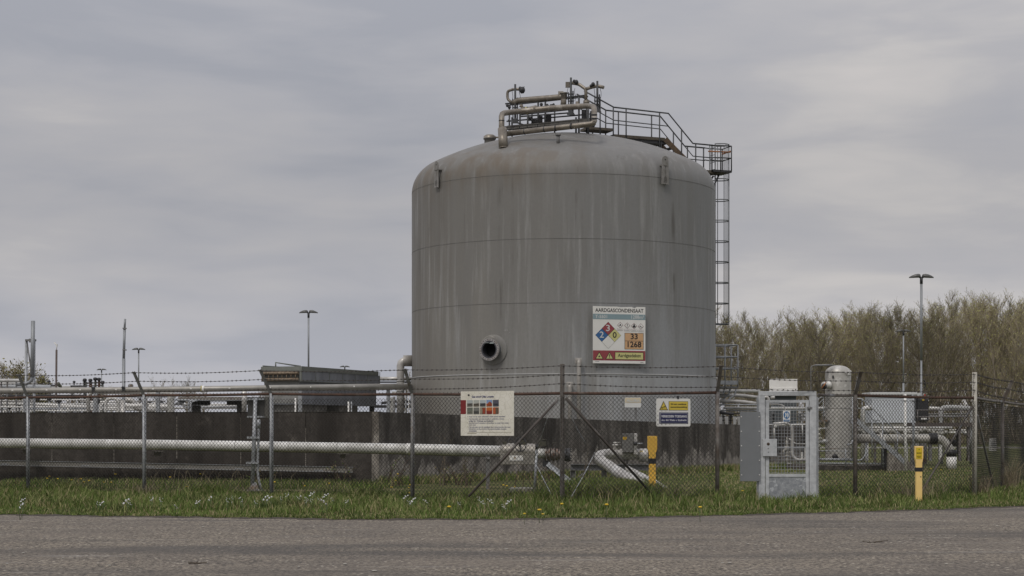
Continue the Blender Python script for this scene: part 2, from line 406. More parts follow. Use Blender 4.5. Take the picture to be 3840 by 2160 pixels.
for i in range(np_):
    a = lft + LD*(Lw*i/np_ + .008); b = lft + LD*(Lw*(i+1)/np_ - .008)
    mb = MB(); wall_seg(mb, a, b, 1.865, 1.865); pn_ = mb.build('wall_panel', wm_l, wl)
    if i: mb = MB(); q_ = a - LD*.008; mb.obox(q_ + Vector((0,-.002,1.2-.15*(i%3))), LD, Vector((-LD.y,LD.x,0)), Vector((0,0,1)), .008, .004, .55+.12*(i%2)); mb.build('joint_mortar', wm_c, pn_)
mb = MB(); a = lft + LD*(Lw+.01) - Vector((.01,.012,0)); wall_seg(mb, a, cnr - Vector((.01,.012,0)), 1.87, 1.87, .25); mb.build('corner_pillar', wm_c, wl, 'pale flaking corner pillar')
cap_m = mat('wall_top_moss', (.12,.11,.085), .95, 0, (.20,.18,.14), 6, .9)
mb = MB(); wall_seg(mb, lft - Vector((0,.02,0)), cnr + LD*.02 - Vector((0,.02,0)), 1.87, 1.87, .26)
mb.v = [(x, y, z if z > 0 else 1.868) for x, y, z in mb.v]; mb.v = [(x, y, 1.885 if z == 1.87 else z) for x, y, z in mb.v]; mb.build('coping', cap_m, wl)
wr = thing('bund_wall', cnr, 'streaked concrete bund wall with pale foot in front of the storage tank', 'wall')
segs = [0, 2.15, 4.6, 7.4, 10.2, 13.2, 16.2, 19.4, 22.2, 24.9]
def rtop(s_): return 1.86 - .30*min(1, s_/19.0)
for a_, b_ in zip(segs, segs[1:]):
    mb = MB(); wall_seg(mb, cnr + RD*(a_+.008), cnr + RD*(b_-.008), rtop(a_), rtop(b_)); mb.build('wall_panel', wm_r, wr)
mb = MB(); e2 = Vector((-.2,.98,0)); wall_seg(mb, far_r + Vector((-.05,.03,0)), far_r + e2*22, 1.56, 1.56, -.22); mb.build('wall_panel', wm_r, wr)
# ------------------------------------------------------------------ storage tank
TC = Vector((2.04, 69.0, 0)); TR = 6.02; ZC = 10.7
def tank_mat(name, lo):
    m = bpy.data.materials.new(name); m.use_nodes = True; t = m.node_tree; p = t.nodes['Principled BSDF']; p.inputs['Roughness'].default_value = .55
    p.inputs['Specular IOR Level'].default_value = .35
    g = t.nodes.new('ShaderNodeTexCoord'); sp = t.nodes.new('ShaderNodeSeparateXYZ'); t.links.new(g.outputs['Object'], sp.inputs[0])
    def noi(s, st=(1,1,1), d=6, loc=(0,0,0), ro=.55):
        mp = t.nodes.new('ShaderNodeMapping'); mp.inputs['Scale'].default_value = st; mp.inputs['Location'].default_value = loc; t.links.new(g.outputs['Object'], mp.inputs[0])
        n = t.nodes.new('ShaderNodeTexNoise'); n.inputs['Scale'].default_value = s; n.inputs['Detail'].default_value = d; n.inputs['Roughness'].default_value = ro; t.links.new(mp.outputs[0], n.inputs[0]); return n.outputs[0]
    def mr(f, a, b, c=0., d=1.):
        r = t.nodes.new('ShaderNodeMapRange'); t.links.new(f, r.inputs[0])
        for i, v in enumerate((a,b,c,d)): r.inputs[i+1].default_value = v
        return r.outputs[0]
    def mix(f, a, b):
        n = t.nodes.new('ShaderNodeMix'); n.data_type = 'RGBA'
        if isinstance(f, float): n.inputs[0].default_value = f
        else: t.links.new(f, n.inputs[0])
        for i, q in ((6,a),(7,b)):
            if isinstance(q, tuple): n.inputs[i].default_value = (*q,1)
            else: t.links.new(q, n.inputs[i])
        return n.outputs[2]
    def op(o, a, b):
        n = t.nodes.new('ShaderNodeMath'); n.operation = o
        for i, q in ((0,a),(1,b)):
            if isinstance(q, (int,float)): n.inputs[i].default_value = q
            else: t.links.new(q, n.inputs[i])
        return n.outputs[0]
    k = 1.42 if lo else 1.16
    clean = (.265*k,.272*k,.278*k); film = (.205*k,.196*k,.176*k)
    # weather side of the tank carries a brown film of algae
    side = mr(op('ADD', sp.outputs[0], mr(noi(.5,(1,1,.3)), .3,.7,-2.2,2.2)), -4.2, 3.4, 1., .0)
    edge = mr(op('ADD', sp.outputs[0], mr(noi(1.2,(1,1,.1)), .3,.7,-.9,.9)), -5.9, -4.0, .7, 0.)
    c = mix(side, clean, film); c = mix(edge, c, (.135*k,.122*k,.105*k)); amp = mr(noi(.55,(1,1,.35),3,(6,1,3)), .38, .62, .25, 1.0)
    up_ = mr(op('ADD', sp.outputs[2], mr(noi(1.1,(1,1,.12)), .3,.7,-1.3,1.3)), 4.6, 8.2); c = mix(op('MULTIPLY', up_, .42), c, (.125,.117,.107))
    st1 = mr(noi(1.5,(1,1,.07),7,(0,0,0),.65), .38, .62); c = mix(op('MULTIPLY', op('MULTIPLY', st1, amp), .85), c, (.165*k,.160*k,.150*k))
    st2 = mr(noi(4.2,(1,1,.06),6,(4,2,0),.6), .52, .68); c = mix(op('MULTIPLY', op('MULTIPLY', st2, amp), .55), c, (.34*k,.34*k,.335*k))
    st3 = op('MULTIPLY', mr(noi(3.5,(1,1,.05),4,(8,5,0)), .60, .72), mr(noi(.6,(1,1,1),3,(1,6,2)), .45,.62)); c = mix(op('MULTIPLY', st3, .85), c, (.10,.092,.080))
    # brown run-off on the shoulder of the dome
    br = op('MULTIPLY', mr(noi(1.4,(1,1,.2),4,(2,9,0)), .46, .62), mr(sp.outputs[2], 9.9, 11.3)); c = mix(op('MULTIPLY', op('MULTIPLY', br, mr(sp.outputs[0], 1.5, -2.2, .15, 1.)), .85), c, (.15,.115,.078))
    c = mix(op('MULTIPLY', mr(sp.outputs[2], 10.9, 12.0), .60), c, (.165,.16,.152))  # dome colour darkened with height to offset the bright overhead sky
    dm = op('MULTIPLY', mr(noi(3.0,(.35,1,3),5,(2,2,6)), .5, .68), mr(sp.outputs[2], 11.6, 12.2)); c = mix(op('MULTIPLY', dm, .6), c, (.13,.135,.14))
    mot = mr(noi(14,(1,1,.6),5), .35, .65); c = mix(op('MULTIPLY', mot, .16), c, (.12*k,.12*k,.115*k))
    t.links.new(c, p.inputs['Base Color'])
    bm = t.nodes.new('ShaderNodeBump'); bm.inputs['Distance'].default_value = .05; bm.inputs['Strength'].default_value = .12
    t.links.new(noi(.9,(1,1,.6),3), bm.inputs['Height']); t.links.new(bm.outputs[0], p.inputs['Normal'])
    return m
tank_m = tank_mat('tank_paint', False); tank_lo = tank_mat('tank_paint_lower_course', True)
tank = thing('storage_tank', TC, 'large domed grey steel storage tank standing behind the concrete bund wall', 'tank')
prof = [(TR+.035, 0), (TR+.035, 3.41), (TR, 3.43), (TR, 5.985), (TR-.012,5.99), (TR-.012,6.005), (TR,6.01), (TR, 8.32), (TR-.012,8.325), (TR-.012,8.34), (TR,8.345), (TR, ZC-.01), (TR-.014,ZC-.005),(TR-.014,ZC+.01),(TR,ZC+.015)]
RC, RK = 12.0, 1.2; zc = ZC - (math.sqrt((RC-RK)**2-(TR-RK)**2)); a1 = math.acos((TR-RK)/(RC-RK))
for i in range(1, 13):
    a = a1*i/12; prof.append((TR-RK+RK*math.cos(a), ZC+.012+RK*math.sin(a)))
for i in range(1, 19):
    a = a1 + (math.pi/2-a1)*i/18; prof.append((max(.001, RC*math.cos(a)), zc+.012+RC*math.sin(a)))
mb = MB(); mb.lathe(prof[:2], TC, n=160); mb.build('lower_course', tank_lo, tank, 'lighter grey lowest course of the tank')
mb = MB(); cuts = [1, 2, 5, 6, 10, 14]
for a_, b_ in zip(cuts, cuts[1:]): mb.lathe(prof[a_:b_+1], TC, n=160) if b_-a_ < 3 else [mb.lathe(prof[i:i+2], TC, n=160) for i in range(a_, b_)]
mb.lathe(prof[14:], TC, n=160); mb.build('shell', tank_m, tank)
mb = MB(); mb.lathe([(TR+.036,3.395),(TR+.055,3.40),(TR+.055,3.425),(TR+.0,3.434)], TC, n=160); mb.build('drip_edge', mat('drip_edge_paint', (.42,.42,.41), .5), tank)
def dome_z(r): 
    return zc + math.sqrt(RC*RC - r*r) if r < (TR-RK)*RC/(RC-RK) else ZC + math.sqrt(max(0, RK*RK-(r-TR+RK)**2))
seam_m = mat('weld_seam_dirt', (.215,.208,.197), .8, 0, (.262,.257,.247), 1.5, .9)
for zs in (5.99, 8.325, 10.70):
    mb = MB(); mb.lathe([(TR+.0005, zs-.004),(TR+.004, zs),(TR+.0005, zs+.006)], TC, n=160); mb.build('weld_seam', seam_m, tank)
def az(sinphi): return math.asin(sinphi)
def on_tank(phi, r, z): return Vector((TC.x + r*math.sin(phi), TC.y - r*math.cos(phi), z))
def trad(phi): return Vector((math.sin(phi), -math.cos(phi), 0))
def ttan(phi): return Vector((math.cos(phi), math.sin(phi), 0))
# manhole nozzle
ph = R(-26.9); zc_m = EYE + (HY-1312)*63.6/F; nrm = trad(ph); base = on_tank(ph, TR-.02, zc_m)
man = MB(); man.lathe([(.335,0),(.335,.34)], base, nrm, 40); man_o = man.build('manhole_nozzle', mat('nozzle_paint', (.16,.165,.17), .5), tank)
mb = MB(); mb.lathe([(.274,.045),(.001,.045)], base, nrm, 40); mb.build('manhole_shade_disc', flat('black_void', (.004,.004,.005), 1), man_o)  # black disc stands in for the darkness of the opening, hiding the shell
mb = MB(); mb.lathe([(.275,.36),(.275,.046)], base, nrm, 40); mb.build('bore', flat('bore_shade', (.035,.036,.042), .6), man_o)  # shade inside the nozzle put into the dark bore colour
mb = MB(); mb.lathe([(.325,.30),(.405,.30),(.405,.368),(.325,.368),(.325,.30)], base, nrm, 48, smooth=False); mb.build('flange', mat('flange_paint', (.37,.36,.36), .5, .1, (.22,.19,.17), 9, .8), man_o)
mb = MB(); mb.lathe([(.274,.34),(.327,.34),(.327,.362),(.274,.362)], base, nrm, 48, smooth=False); mb.build('gasket', flat('gasket_dark', (.06,.06,.07), .6), man_o)
mb = MB()
sid = nrm.cross(Vector((0,0,1))).normalized()
for i in range(24):
    a = 2*math.pi*(i+.5)/24; c = base + nrm*.369 + sid*math.cos(a)*.368 + Vector((0,0,1))*math.sin(a)*.368
    mb.lathe([(.016,0),(.016,.003),(.001,.003)], c, nrm, 8)
mb.build('bolt_hole', black, man_o)
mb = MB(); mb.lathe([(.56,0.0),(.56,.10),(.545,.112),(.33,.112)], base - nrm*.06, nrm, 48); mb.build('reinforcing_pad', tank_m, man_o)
u = Vector((0,0,1))
mb = MB(); cable = [base+nrm*.37-sid*.25+u*.40, base+nrm*.25-sid*.06+u*.50, base+nrm*.2+sid*.12+u*.50, base+nrm*.2+sid*.30+u*.42, base+nrm*.2+sid*.42+u*.25, base+nrm*.2+sid*.44+u*.02, base+nrm*.15+sid*.44-u*.10]
mb.tube(bend(cable, .1), .012, 6); mb.tube([base+nrm*.15+sid*.44-u*.02, base+nrm*.15+sid*.44-u*.14], .03, 8)
for k in range(4): mb.tube([base+nrm*.37-sid*.02+u*(.49-.01*k), base+nrm*.4-sid*(.26)+u*(.49-.03*k+.02)], .006, 4)
mb.build('loose_cable', mat('pale_cable', (.42,.40,.36), .5), man_o)
mb = MB(); mb.obox(base+nrm*.40-sid*.13+u*.235, sid, u, nrm, .08, .02, .012); mb.tube([base+nrm*.40-sid*.02+u*.24, base+nrm*.40+sid*.12+u*.25, base+nrm*.40+sid*.20+u*.24], .008, 6)
mb.build('wrapped_tag', mat('plastic_wrap', (.40,.44,.43), .3), man_o)
mb = MB(); mb.lathe([(.5,0),(.507,.004),(.514,0)], base+nrm*.062+sid*.0-u*.0, nrm, 48)
# lifting lugs
lug_m = mat('lug_paint', (.255,.245,.235), .6, 0, (.17,.16,.145), 4, .8)
def lug(px, y0, y1, dpx, d):
    z1 = EYE + (HY-y0)*d/F; z0 = EYE + (HY-y1)*d/F; p_ = az(((px-CX)*d/F-TC.x)/6.12)
    rr = TR+.10; o = on_tank(p_, rr, 0); tx = ttan(p_); wd = .13 if px < 2000 else .175; hh = z1-z0
    poly = [(-wd, 0), (wd, 0), (wd*.86, hh-.13)] + [(math.cos(a)*wd*.86, hh-.13+math.sin(a)*.13) for a in [math.pi*i/8 for i in range(1,8)]] + [(-wd*.86, hh-.13)]
    mb = MB(); mb.prism(poly, Vector((o.x,o.y,z0)), tx, u, .03); L = mb.build('lifting_lug', lug_m, tank)
    mb = MB(); q = Vector((o.x,o.y,z0)) - trad(p_)*.15
    mb.obox(q + u*(hh*.33), tx, trad(p_), u, .015, .18, hh*.33); mb.obox(q + u*(hh*.68) , tx, trad(p_), u, .09, .2, .02)
    mb.build('web_plate', lug_m, L)
    mb = MB(); c = Vector((o.x,o.y,z1-.13)) + trad(p_)*.031; mb.lathe([(.028,0),(.028,.003),(.001,.003)], c, trad(p_), 12)
    for dx in (-.05, .0, .05): mb.obox(Vector((o.x,o.y,z0)) + tx*dx + u*(.16+.05*(dx == 0)) + trad(p_)*.032, tx, trad(p_), u, .006, .003, .10)
    mb.build('slot', flat('lug_slot_shadow', (.03,.03,.03)), L)
lug(2493, 586, 692, 26, 64.1); lug(1638, 605, 703, 26, 65.3)
# roof hatch
hz_ = dome_z(2.9); hc = TC + Vector((-2.92, -.6, hz_-.06))
mb = MB(); mb.lathe([(.21,0),(.21,.22),(.25,.22),(.25,.26)], hc, n=20)
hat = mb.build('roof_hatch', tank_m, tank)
mb = MB(); mb.lathe([(.25,.26),(.24,.34),(.15,.40),(.001,.42)], hc, n=20); mb.tube([hc+Vector((.22,0,.3)), hc+Vector((.40,0,.3))], .035, 8); mb.tube([hc+Vector((.40,-.02,.3)), hc+Vector((.55,-.1,.22))], .02, 6)
mb.build('hatch_lid', clad_b, hat)

# pipes that run up or into the tank wall
def wall_pipe(px, ytop, ybot, rpx, d, label):
    r = M_(rpx, d); a = W(px, ybot, d); b = W(px, ytop, d); dirn = Vector((TC.x-b.x, TC.y-b.y, 0)).normalized()
    mb = MB(); mb.tube(bend([Vector((a.x,a.y,0)), b, b + dirn*.6], r*1.6), r, 16)
    o = mb.build('fill_pipe', clad_w, tank, label)
    mb = MB(); mb.box(b + dirn*.22, (r*3.0, .12, r*2.6), math.atan2(-dirn.x, dirn.y)*1.0, bev=.01); mb.build('pipe_collar', clad_w, o)
    mb = MB()
    for k in range(3):
        zz = a.z*(1-k/3)+b.z*k/3 - .1; mb.lathe([(r*1.03,0),(r*1.06,.01),(r*1.03,.02)], (a.x,a.y,zz), n=16)
    mb.build('cladding_joint', clad, o)
clad_w = mat('pale_cladding', (.44,.42,.39), .5, .3, (.32,.30,.27), 2.5, .8)
wall_pipe(2171, 1352, 1570, 8.2, 62.55, 'taller of the two pale pipes on the tank front')
wall_pipe(2137, 1442, 1570, 8.0, 62.45, 'shorter of the two pale pipes on the tank front')
dv = 68.6; mb = MB(); r = M_(14.5, dv)
mb.tube(bend([W(1501,1700,dv), W(1502,1352,dv), W(1560,1352,dv)], .22, 3), r, 20)
sidep = mb.build('side_pipe', clad, tank, 'fat silver elbow pipe entering the left side of the tank')
mb = MB(); mb.lathe([(M_(21,dv),0),(M_(21,dv),M_(32,dv)),(M_(12,dv),M_(32,dv))], W(1513,1353,dv), (1,0,0), 24); mb.lathe([(M_(12,dv),0),(M_(21,dv),0)], W(1513,1353,dv), (1,0,0), 24); mb.build('insulation_box', clad_w, sidep)
mb = MB()
for y in (1390,1432,1470,1520): mb.lathe([(r*1.01,0),(r*1.05,.012),(r*1.01,.024)], W(1501.5,y,dv), n=20)
mb.build('cladding_joint', dark, sidep)
# small pipe down the right flank with its brackets
df = 68.2; mb = MB(); mb.tube(bend(pts_([(2649,742),(2649,723),(2665,721),(2678,727),(2678,1560)], df), .08), .035, 8); vp = mb.build('vent_pipe', galv, tank)
mb = MB()
for y in (770, 1125): mb.pbox(2652, y-9, 2679, y+9, df-.05, .04); mb.pbox(2674, y-12, 2684, y+4, df-.1, .06)
mb.pbox(2664,715,2670,729,df-.05,.1); mb.build('pipe_bracket', galv_d, vp)
mb = MB(); mb.pbox(2653,1490,2661,1503, 66.6, .05); mb.build('earthing_lug', galv_d, tank)

# ladder, cage and lower landing (radial direction at 112 degrees from the viewer)
pl = R(112); ur = trad(pl); ut = ttan(pl)          # outward, sideways
def LR(r, s_, z): return Vector((TC.x, TC.y, 0)) + ur*r + ut*s_ + u*z
lad = MB()
for s_ in (-.23, .23): lad.tube([LR(6.72, s_, 3.2), LR(6.72, s_, 13.15)], .028, 6)
lad_o = lad.build('ladder', steel_l, tank)
mb = MB()
for i in range(33): mb.tube([LR(6.72,-.23,3.4+.3*i), LR(6.72,.23,3.4+.3*i)], .014, 5)
mb.build('rung', steel_l, lad_o)
mb = MB(); z_h = [5.74 + .853*k for k in range(9)] + [13.15]
def arc(z, n=12, rr=.36): return [LR(6.72+.36+math.cos(a)*rr if abs(math.degrees(a)) <= 100 else 6.72, math.sin(a)*rr*.98, z) for a in [R(-150)+R(300)*i/n for i in range(n+1)]]
for z in z_h:
    mb.tube([LR(6.72,-.23,z)] + [LR(7.08+math.cos(a)*.36, math.sin(a)*.36, z) for a in [R(-130)+R(260)*i/12 for i in range(13)]] + [LR(6.72,.23,z)], .022, 5)
for a in (-78, -35, 0, 35, 78):
    mb.tube([LR(7.08+math.cos(R(a))*.365, math.sin(R(a))*.365, 5.72), LR(7.08+math.cos(R(a))*.365, math.sin(R(a))*.365, 13.17)], .018, 5)
mb.build('safety_cage', steel_l, lad_o)
mb = MB()
for z in (4.2, 6.5, 9.0, 11.0): 
    for s_ in (-.23,.23): mb.tube([LR(6.0,s_,z), LR(6.72,s_,z)], .03, 5)
mb.build('standoff_bracket', steel_l, lad_o)
# lower landing
la = MB(); zl = 3.12
la.obox(LR(7.05, .0, zl), ur, ut, u, .55, .55, .04); land = la.build('lower_landing', steel_l, tank)
mb = MB()
for (r_, s_) in ((6.55,-.55),(7.6,-.55),(7.6,0),(7.6,.55),(6.55,.55),(7.0,-.55)): mb.tube([LR(r_,s_,zl), LR(r_,s_,4.86)], .03, 5)
for z in (4.86, 4.38, 3.90):
    mb.tube([LR(6.2,-.55,z), LR(7.6,-.55,z), LR(7.6,.55,z), LR(6.2,.55,z)], .027, 5)
for z in (3.32,): 
    mb.obox(LR(6.95,-.56,z), ur, ut, u, .66, .008, .08); mb.obox(LR(7.61,0,z), ur, ut, u, .008, .55, .08)
mb.build('handrail', galv, land)
mb = MB()
for s_ in (-.5,0,.5): mb.tube(bend([LR(7.55,s_,zl-.05), LR(7.5,s_,zl-.3), LR(6.0,s_,zl-1.3)], .2), .035, 6)
mb.build('support_strut', galv, land)
# walkway over the dome
walk = MB(); WD = .36
def deck(mb, r0, r1, z, t=.12): mb.obox(LR((r0+r1)/2, 0, z-t/2), ur, ut, u, (r1-r0)/2, WD, t/2)
deck(walk, 2.05, 4.35, 13.22); deck(walk, 5.75, 6.8, 12.02); deck(walk, .9, 2.04, 13.45, .1)
walk_o = walk.build('roof_walkway', mat('walkway_wood_brown', (.095,.08,.06), .8, 0, (.06,.05,.04), 5, .8), tank)
mb = MB()
for i in range(5):
    r_ = 4.5 + .24*i; z = 13.05 - .2*i; mb.obox(LR(r_, 0, z), ur, ut, u, .13, WD-.03, .02)
mb.build('stair_tread', steel, walk_o)
mb = MB()
for s_ in (-WD, WD):
    a, b = LR(4.35,s_,13.16), LR(5.8,s_,11.95); dr = (b-a).normalized(); nn = dr.cross(ut).normalized()
    mb.obox((a+b)/2, dr, ut, nn, (b-a).length/2, .012, .11)
mb.build('stair_stringer', brown, walk_o)
mb = MB()
for s_ in (-.3, .3):
    for r_ in (2.3, 3.3, 4.2): mb.tube([LR(r_,s_,13.1), LR(r_,s_,dome_z(r_)-.05)], .035, 5)
    mb.tube([LR(6.9,s_*.9,11.9), LR(6.02,s_*.9,10.3)], .035, 5); mb.tube([LR(6.4,s_*.9,11.9), LR(6.02,s_*.9,11.0)], .03, 5)
    mb.obox(LR(3.2, s_, 13.03), ur, ut, u, 1.15, .015, .06)
mb.obox(LR(3.2, 0, 13.0), ur, ut, u, 1.0, .3, .03)
mb.build('walkway_support', dark, walk_o)
mb = MB()
for s_, k in ((-WD, 0), (WD, 0)):
    top = [(.75,14.86),(2.05,14.30),(4.5,14.22),(5.62,13.07),(6.55,13.05)]
    for off, rr in ((0,.032),(-.52,.022)):
        mb.tube([LR(r_, s_, z+off) for r_, z in top], rr, 6)
    for r_, z1 in ((1.45,14.56),(2.03,14.3),(2.6,14.28),(4.1,14.24),(5.1,13.6),(5.75,13.06),(6.5,13.05)):
        mb.tube([LR(r_, s_, z1), LR(r_, s_, dome_z(r_)-.02 if r_ < 5.9 else 11.95)], .03, 6)
for z in (13.05, 12.55): mb.tube([LR(6.55,-WD,z), LR(6.85,-WD-.1,z), LR(7.35,-WD-.1,z), LR(7.4,.4,z), LR(6.85,.46,z), LR(6.55,WD,z)], .025, 5)
for (r_, s_) in ((6.85,-.46),(7.35,-.46),(7.4,.4),(6.85,.46)): mb.tube([LR(r_,s_,12.0), LR(r_,s_,13.05)], .028, 5)
mb.build('handrail', steel, walk_o)
mb = MB(); mb.obox(LR(6.95,0,12.0), ur, ut, u, .42, .46, .045); mb.build('top_landing', dark, walk_o)
mb = MB(); mb.tube([LR(6.3,-.42,12.78), LR(7.3,-.46,12.80)], .03, 5); mb.tube([LR(7.38,-.42,12.85), LR(7.4,.4,12.85)], .035, 5); mb.build('gate_bar', orange, walk_o)

# ------------------------------------------------------------------ pipework and instruments on the roof platform
def RP(px, py, back=0.0):          # a point on the platform: it runs from far left to near right
    f_ = (px-1905)/(2190-1905.0); d = 67.6 - 1.3*f_ + back; return W(px, py, d)
rp = MB(); 
def pbeam(mb, x0, y0, x1, y1, hpx, t=.06, back=0):
    a, b = RP(x0,y0,back), RP(x1,y1,back); dr = (b-a).normalized(); sd_ = dr.cross(u).normalized(); up_ = sd_.cross(dr)
    mb.obox((a+b)/2, dr, sd_, up_, (b-a).length/2, t/2, M_(hpx,69.5)/2)
pbeam(rp, 1903, 480, 2212, 450, 11); pbeam(rp, 1903, 477, 2212, 448, 11, .06, 1.3)
pbeam(rp, 1903, 486, 2212, 457, 3, 1.3, .65)
plat = rp.build('equipment_platform', mat('platform_beam', (.13,.125,.12), .7, .2, (.085,.08,.07), 4, .8), tank)
mb = MB()
for x, y0, y1 in ((1920,440,512),(1950,428,486),(1979,420,482),(2018,384,478),(2045,379,484),(2171,363,500),(2206,410,505),(2160,440,500)):
    mb.tube([RP(x,y0), RP(x,y1)], .050, 4)
for x in (1910, 1995, 2080, 2200): mb.tube([RP(x,400,1.3), RP(x,500,1.3)], .035, 6)
mb.build('platform_post', steel, plat)
mb = MB()
for (a, b, c, e, bk) in ((1895,389,2200,357,0),(1950,430,2200,404,0),(1950,437,2140,423,0),(1900,395,2205,362,1.3),(1900,430,2205,400,1.3),(1900,455,2190,430,.7)):
    mb.tube([RP(a,b,bk), RP(c,e,bk)], .03, 6)
for x in (1915,): mb.tube([RP(x,389,0), RP(x,392,1.3)], .03, 6)
mb.tube([RP(1905,450,.2), RP(1985,474,.9)], .03, 5); mb.tube([RP(1985,440,.2), RP(2010,474,.9)], .03, 5)
mb.tube([RP(2197,357), RP(2200,362,.9)], .03, 6)
mb.build('handrail', steel, plat)
mb = MB(); pr = .107
mb.tube(bend([RP(1895,502,-2.6), RP(2060,483,-2.6), RP(2229,464,-2.4), RP(2228,401,-1.8), RP(2204,397,-1.2), RP(2058,406,-1.0), RP(1941,418,-1.4), RP(1881,425,-2.4), RP(1881,492,-2.9)], .17, 2), pr, 16, smooth=True)
loop = mb.build('loop_pipe', clad_b, plat)
mb = MB()
for x, y in ((1966,494),(2040,485.5),(2082,481),(2140,474)): 
    a = RP(x,y,-2.6); dr = (RP(x+10,y-1.1,-2.6)-a).normalized(); mb.lathe([(pr*1.0,0),(pr*1.08,.02),(pr*1.0,.05)], a, dr, 16)
for y in (447, 433): mb.lathe([(pr,0),(pr*1.08,.02),(pr,.04)], RP(2228.5,y,-2.6), u, 16)
mb.lathe([(pr,0),(pr*1.08,.02),(pr,.04)], RP(1881,455,-2.65), u, 16)
mb.build('cladding_joint', dark, loop)
a = RP(1888,560,-3.25); b = RP(1884,484,-2.9); mb = MB(); mb.tube([a, b], .175, 24); mb.lathe([(.178,0),(.19,.015),(.178,.03)], a, b-a, 24); mb.build('vent_stack', clad_b, plat)
mb = MB(); mb.tube(bend([RP(1925,386), RP(1941,377), RP(2112,363), RP(2114,376), RP(2112,398)], .12, 4), M_(10.5,69.5), 16)
up_p = mb.build('upper_pipe', clad_b, plat)
mb = MB(); a = RP(2114,372); mb.lathe([(.10,0),(.13,.02),(.13,.22),(.16,.22),(.16,.25),(.001,.27)], a, u, 18); mb.obox(RP(2103,355), (1,0,0), (0,1,0), u, .10, .08, .12); mb.build('pipe_cap', clad_b, up_p)
mb = MB()
for x, y0, y1 in ((1932,316,452),(2141,291,420),(2240,304,410)):
    mb = MB(); mb.tube([RP(x,y0,-.05), RP(x,y1,-.05)], .045, 6); mb.tube([RP(x-9,y0+55,.1), RP(x-8,y1,.1)], .022, 5); mb.tube([RP(x+8,y0+50,.1), RP(x+8,y1,.1)], .028, 5)
    mb.prism([(-.03,0),(.03,0),(.16,-.22),(-.16,-.22)], RP(x,y1-10,-.08), (1,0,0), (0,0,1), .05)
    for k in range(3): mb.obox(RP(x,y0+62+k*13,0), (1,0,0), (0,1,0), u, .12, .03, .02)
    mb.build('instrument_mast', steel, plat)
mb = MB(); q = .055
mb.tube(bend([RP(1925,389), RP(1903,372), RP(1903,342), RP(1918,337), RP(1931,334), RP(1956,336)], .1, 3), q, 10)
mb.tube(bend([RP(2197,398), RP(2197,334), RP(2185,326), RP(2172,316), RP(2138,310)], .12, 3), q*1.15, 10)
mb.tube(bend([RP(2197,334), RP(2222,326), RP(2240,322), RP(2264,328)], .1, 3), q*1.2, 10)
mb.lathe([(.12,0),(.12,.15)], RP(2199,392), u, 14, caps=True); mb.obox(RP(2129,318), (1,0,0), (0,1,0), u, .085, .07, .10)
mb.build('sample_pipe', clad_b, plat)
mb = MB()
for x, y, s_ in ((1958,338,.13),(1950,330,.06),(2161,308,.09),(2153,304,.06),(2224,316,.08),(2216,322,.06),(2068,400,.10),(2052,396,.07),(2076,392,.05),(2030,392,.07),(1910,402,.07),(1902,396,.06)):
    mb.lathe([(s_*.5,-s_*.8),(s_,-s_*.4),(s_,s_*.4),(s_*.5,s_*.8)], RP(x,y,-.08), (1,.2,.1), 10, caps=True)
for k in range(7): mb.tube([RP(1958,336,-.1), RP(1966+rnd.uniform(-2,3), 326+rnd.uniform(-3,12), -.1)], .007, 4)
for x in (2130, 2156, 2228, 2250, 1920, 1948): mb.tube(bend([RP(x,330,-.06), RP(x+rnd.uniform(-5,5),346,-.06), RP(x+4,362,-.06), RP(x,378,-.06)], .1), .012, 4)
mb.build('valve', dark, plat)
mb = MB(); mb.obox(RP(2054,446,.7), (1,0,0), (0,1,0), u, .14, .12, .19, bev=.01); mb.obox(RP(2190,432,.3), (1,0,0), (0,1,0), u, .09, .1, .20, bev=.01); mb.obox(RP(2190,452,.3), (1,0,0), (0,1,0), u, .16, .12, .06, mi=0)
for x in (2012, 2000, 1990, 2027): mb.obox(RP(x,452+rnd.uniform(-8,4),.6), (1,0,0), (0,1,0), u, .08, .08, rnd.uniform(.06,.14), bev=.01)
mb.obox(RP(2222,446,.5), (1,0,0), (0,1,0), u, .10, .3, .26, bev=.01)
mb.build('instrument_box', dark, plat)
mb = MB()
for x, y0, y1, r_ in ((2095,398,412,.08),(2122,396,408,.06),(2165,382,400,.07),(1962,402,416,.09),(1955,392,402,.06)): mb.lathe([(r_,0),(r_*1.3,.01),(r_*1.3,.05),(r_,.05),(r_, M_(y1-y0,69.5))], RP(x,y1,-.1), u, 14, caps=True)
a = RP(1990,412,-1.15); mb.lathe([(pr*1.25,-.25),(pr*1.25,.25)], a, (1,-.5,.12), 16, caps=True)
mb.build('pipe_fitting', clad_b, plat)
mb = MB(); a = RP(1977,413.5,-1.2); mb.lathe([(pr*1.28,-.03),(pr*1.28,.03)], a, (1,-.5,.12), 16); mb.build('yellow_band', flat('faded_yellow_tape', (.45,.40,.10)), plat)
mb = MB(); a = W(2093,542,64.1); mb.tube([a, W(2093,503,64.1)], .07, 6); mb.obox(W(2093,503,64.1), (1,0,0), (0,1,0), u, .10, .12, .04); mb.build('pipe_support', galv_d, plat)
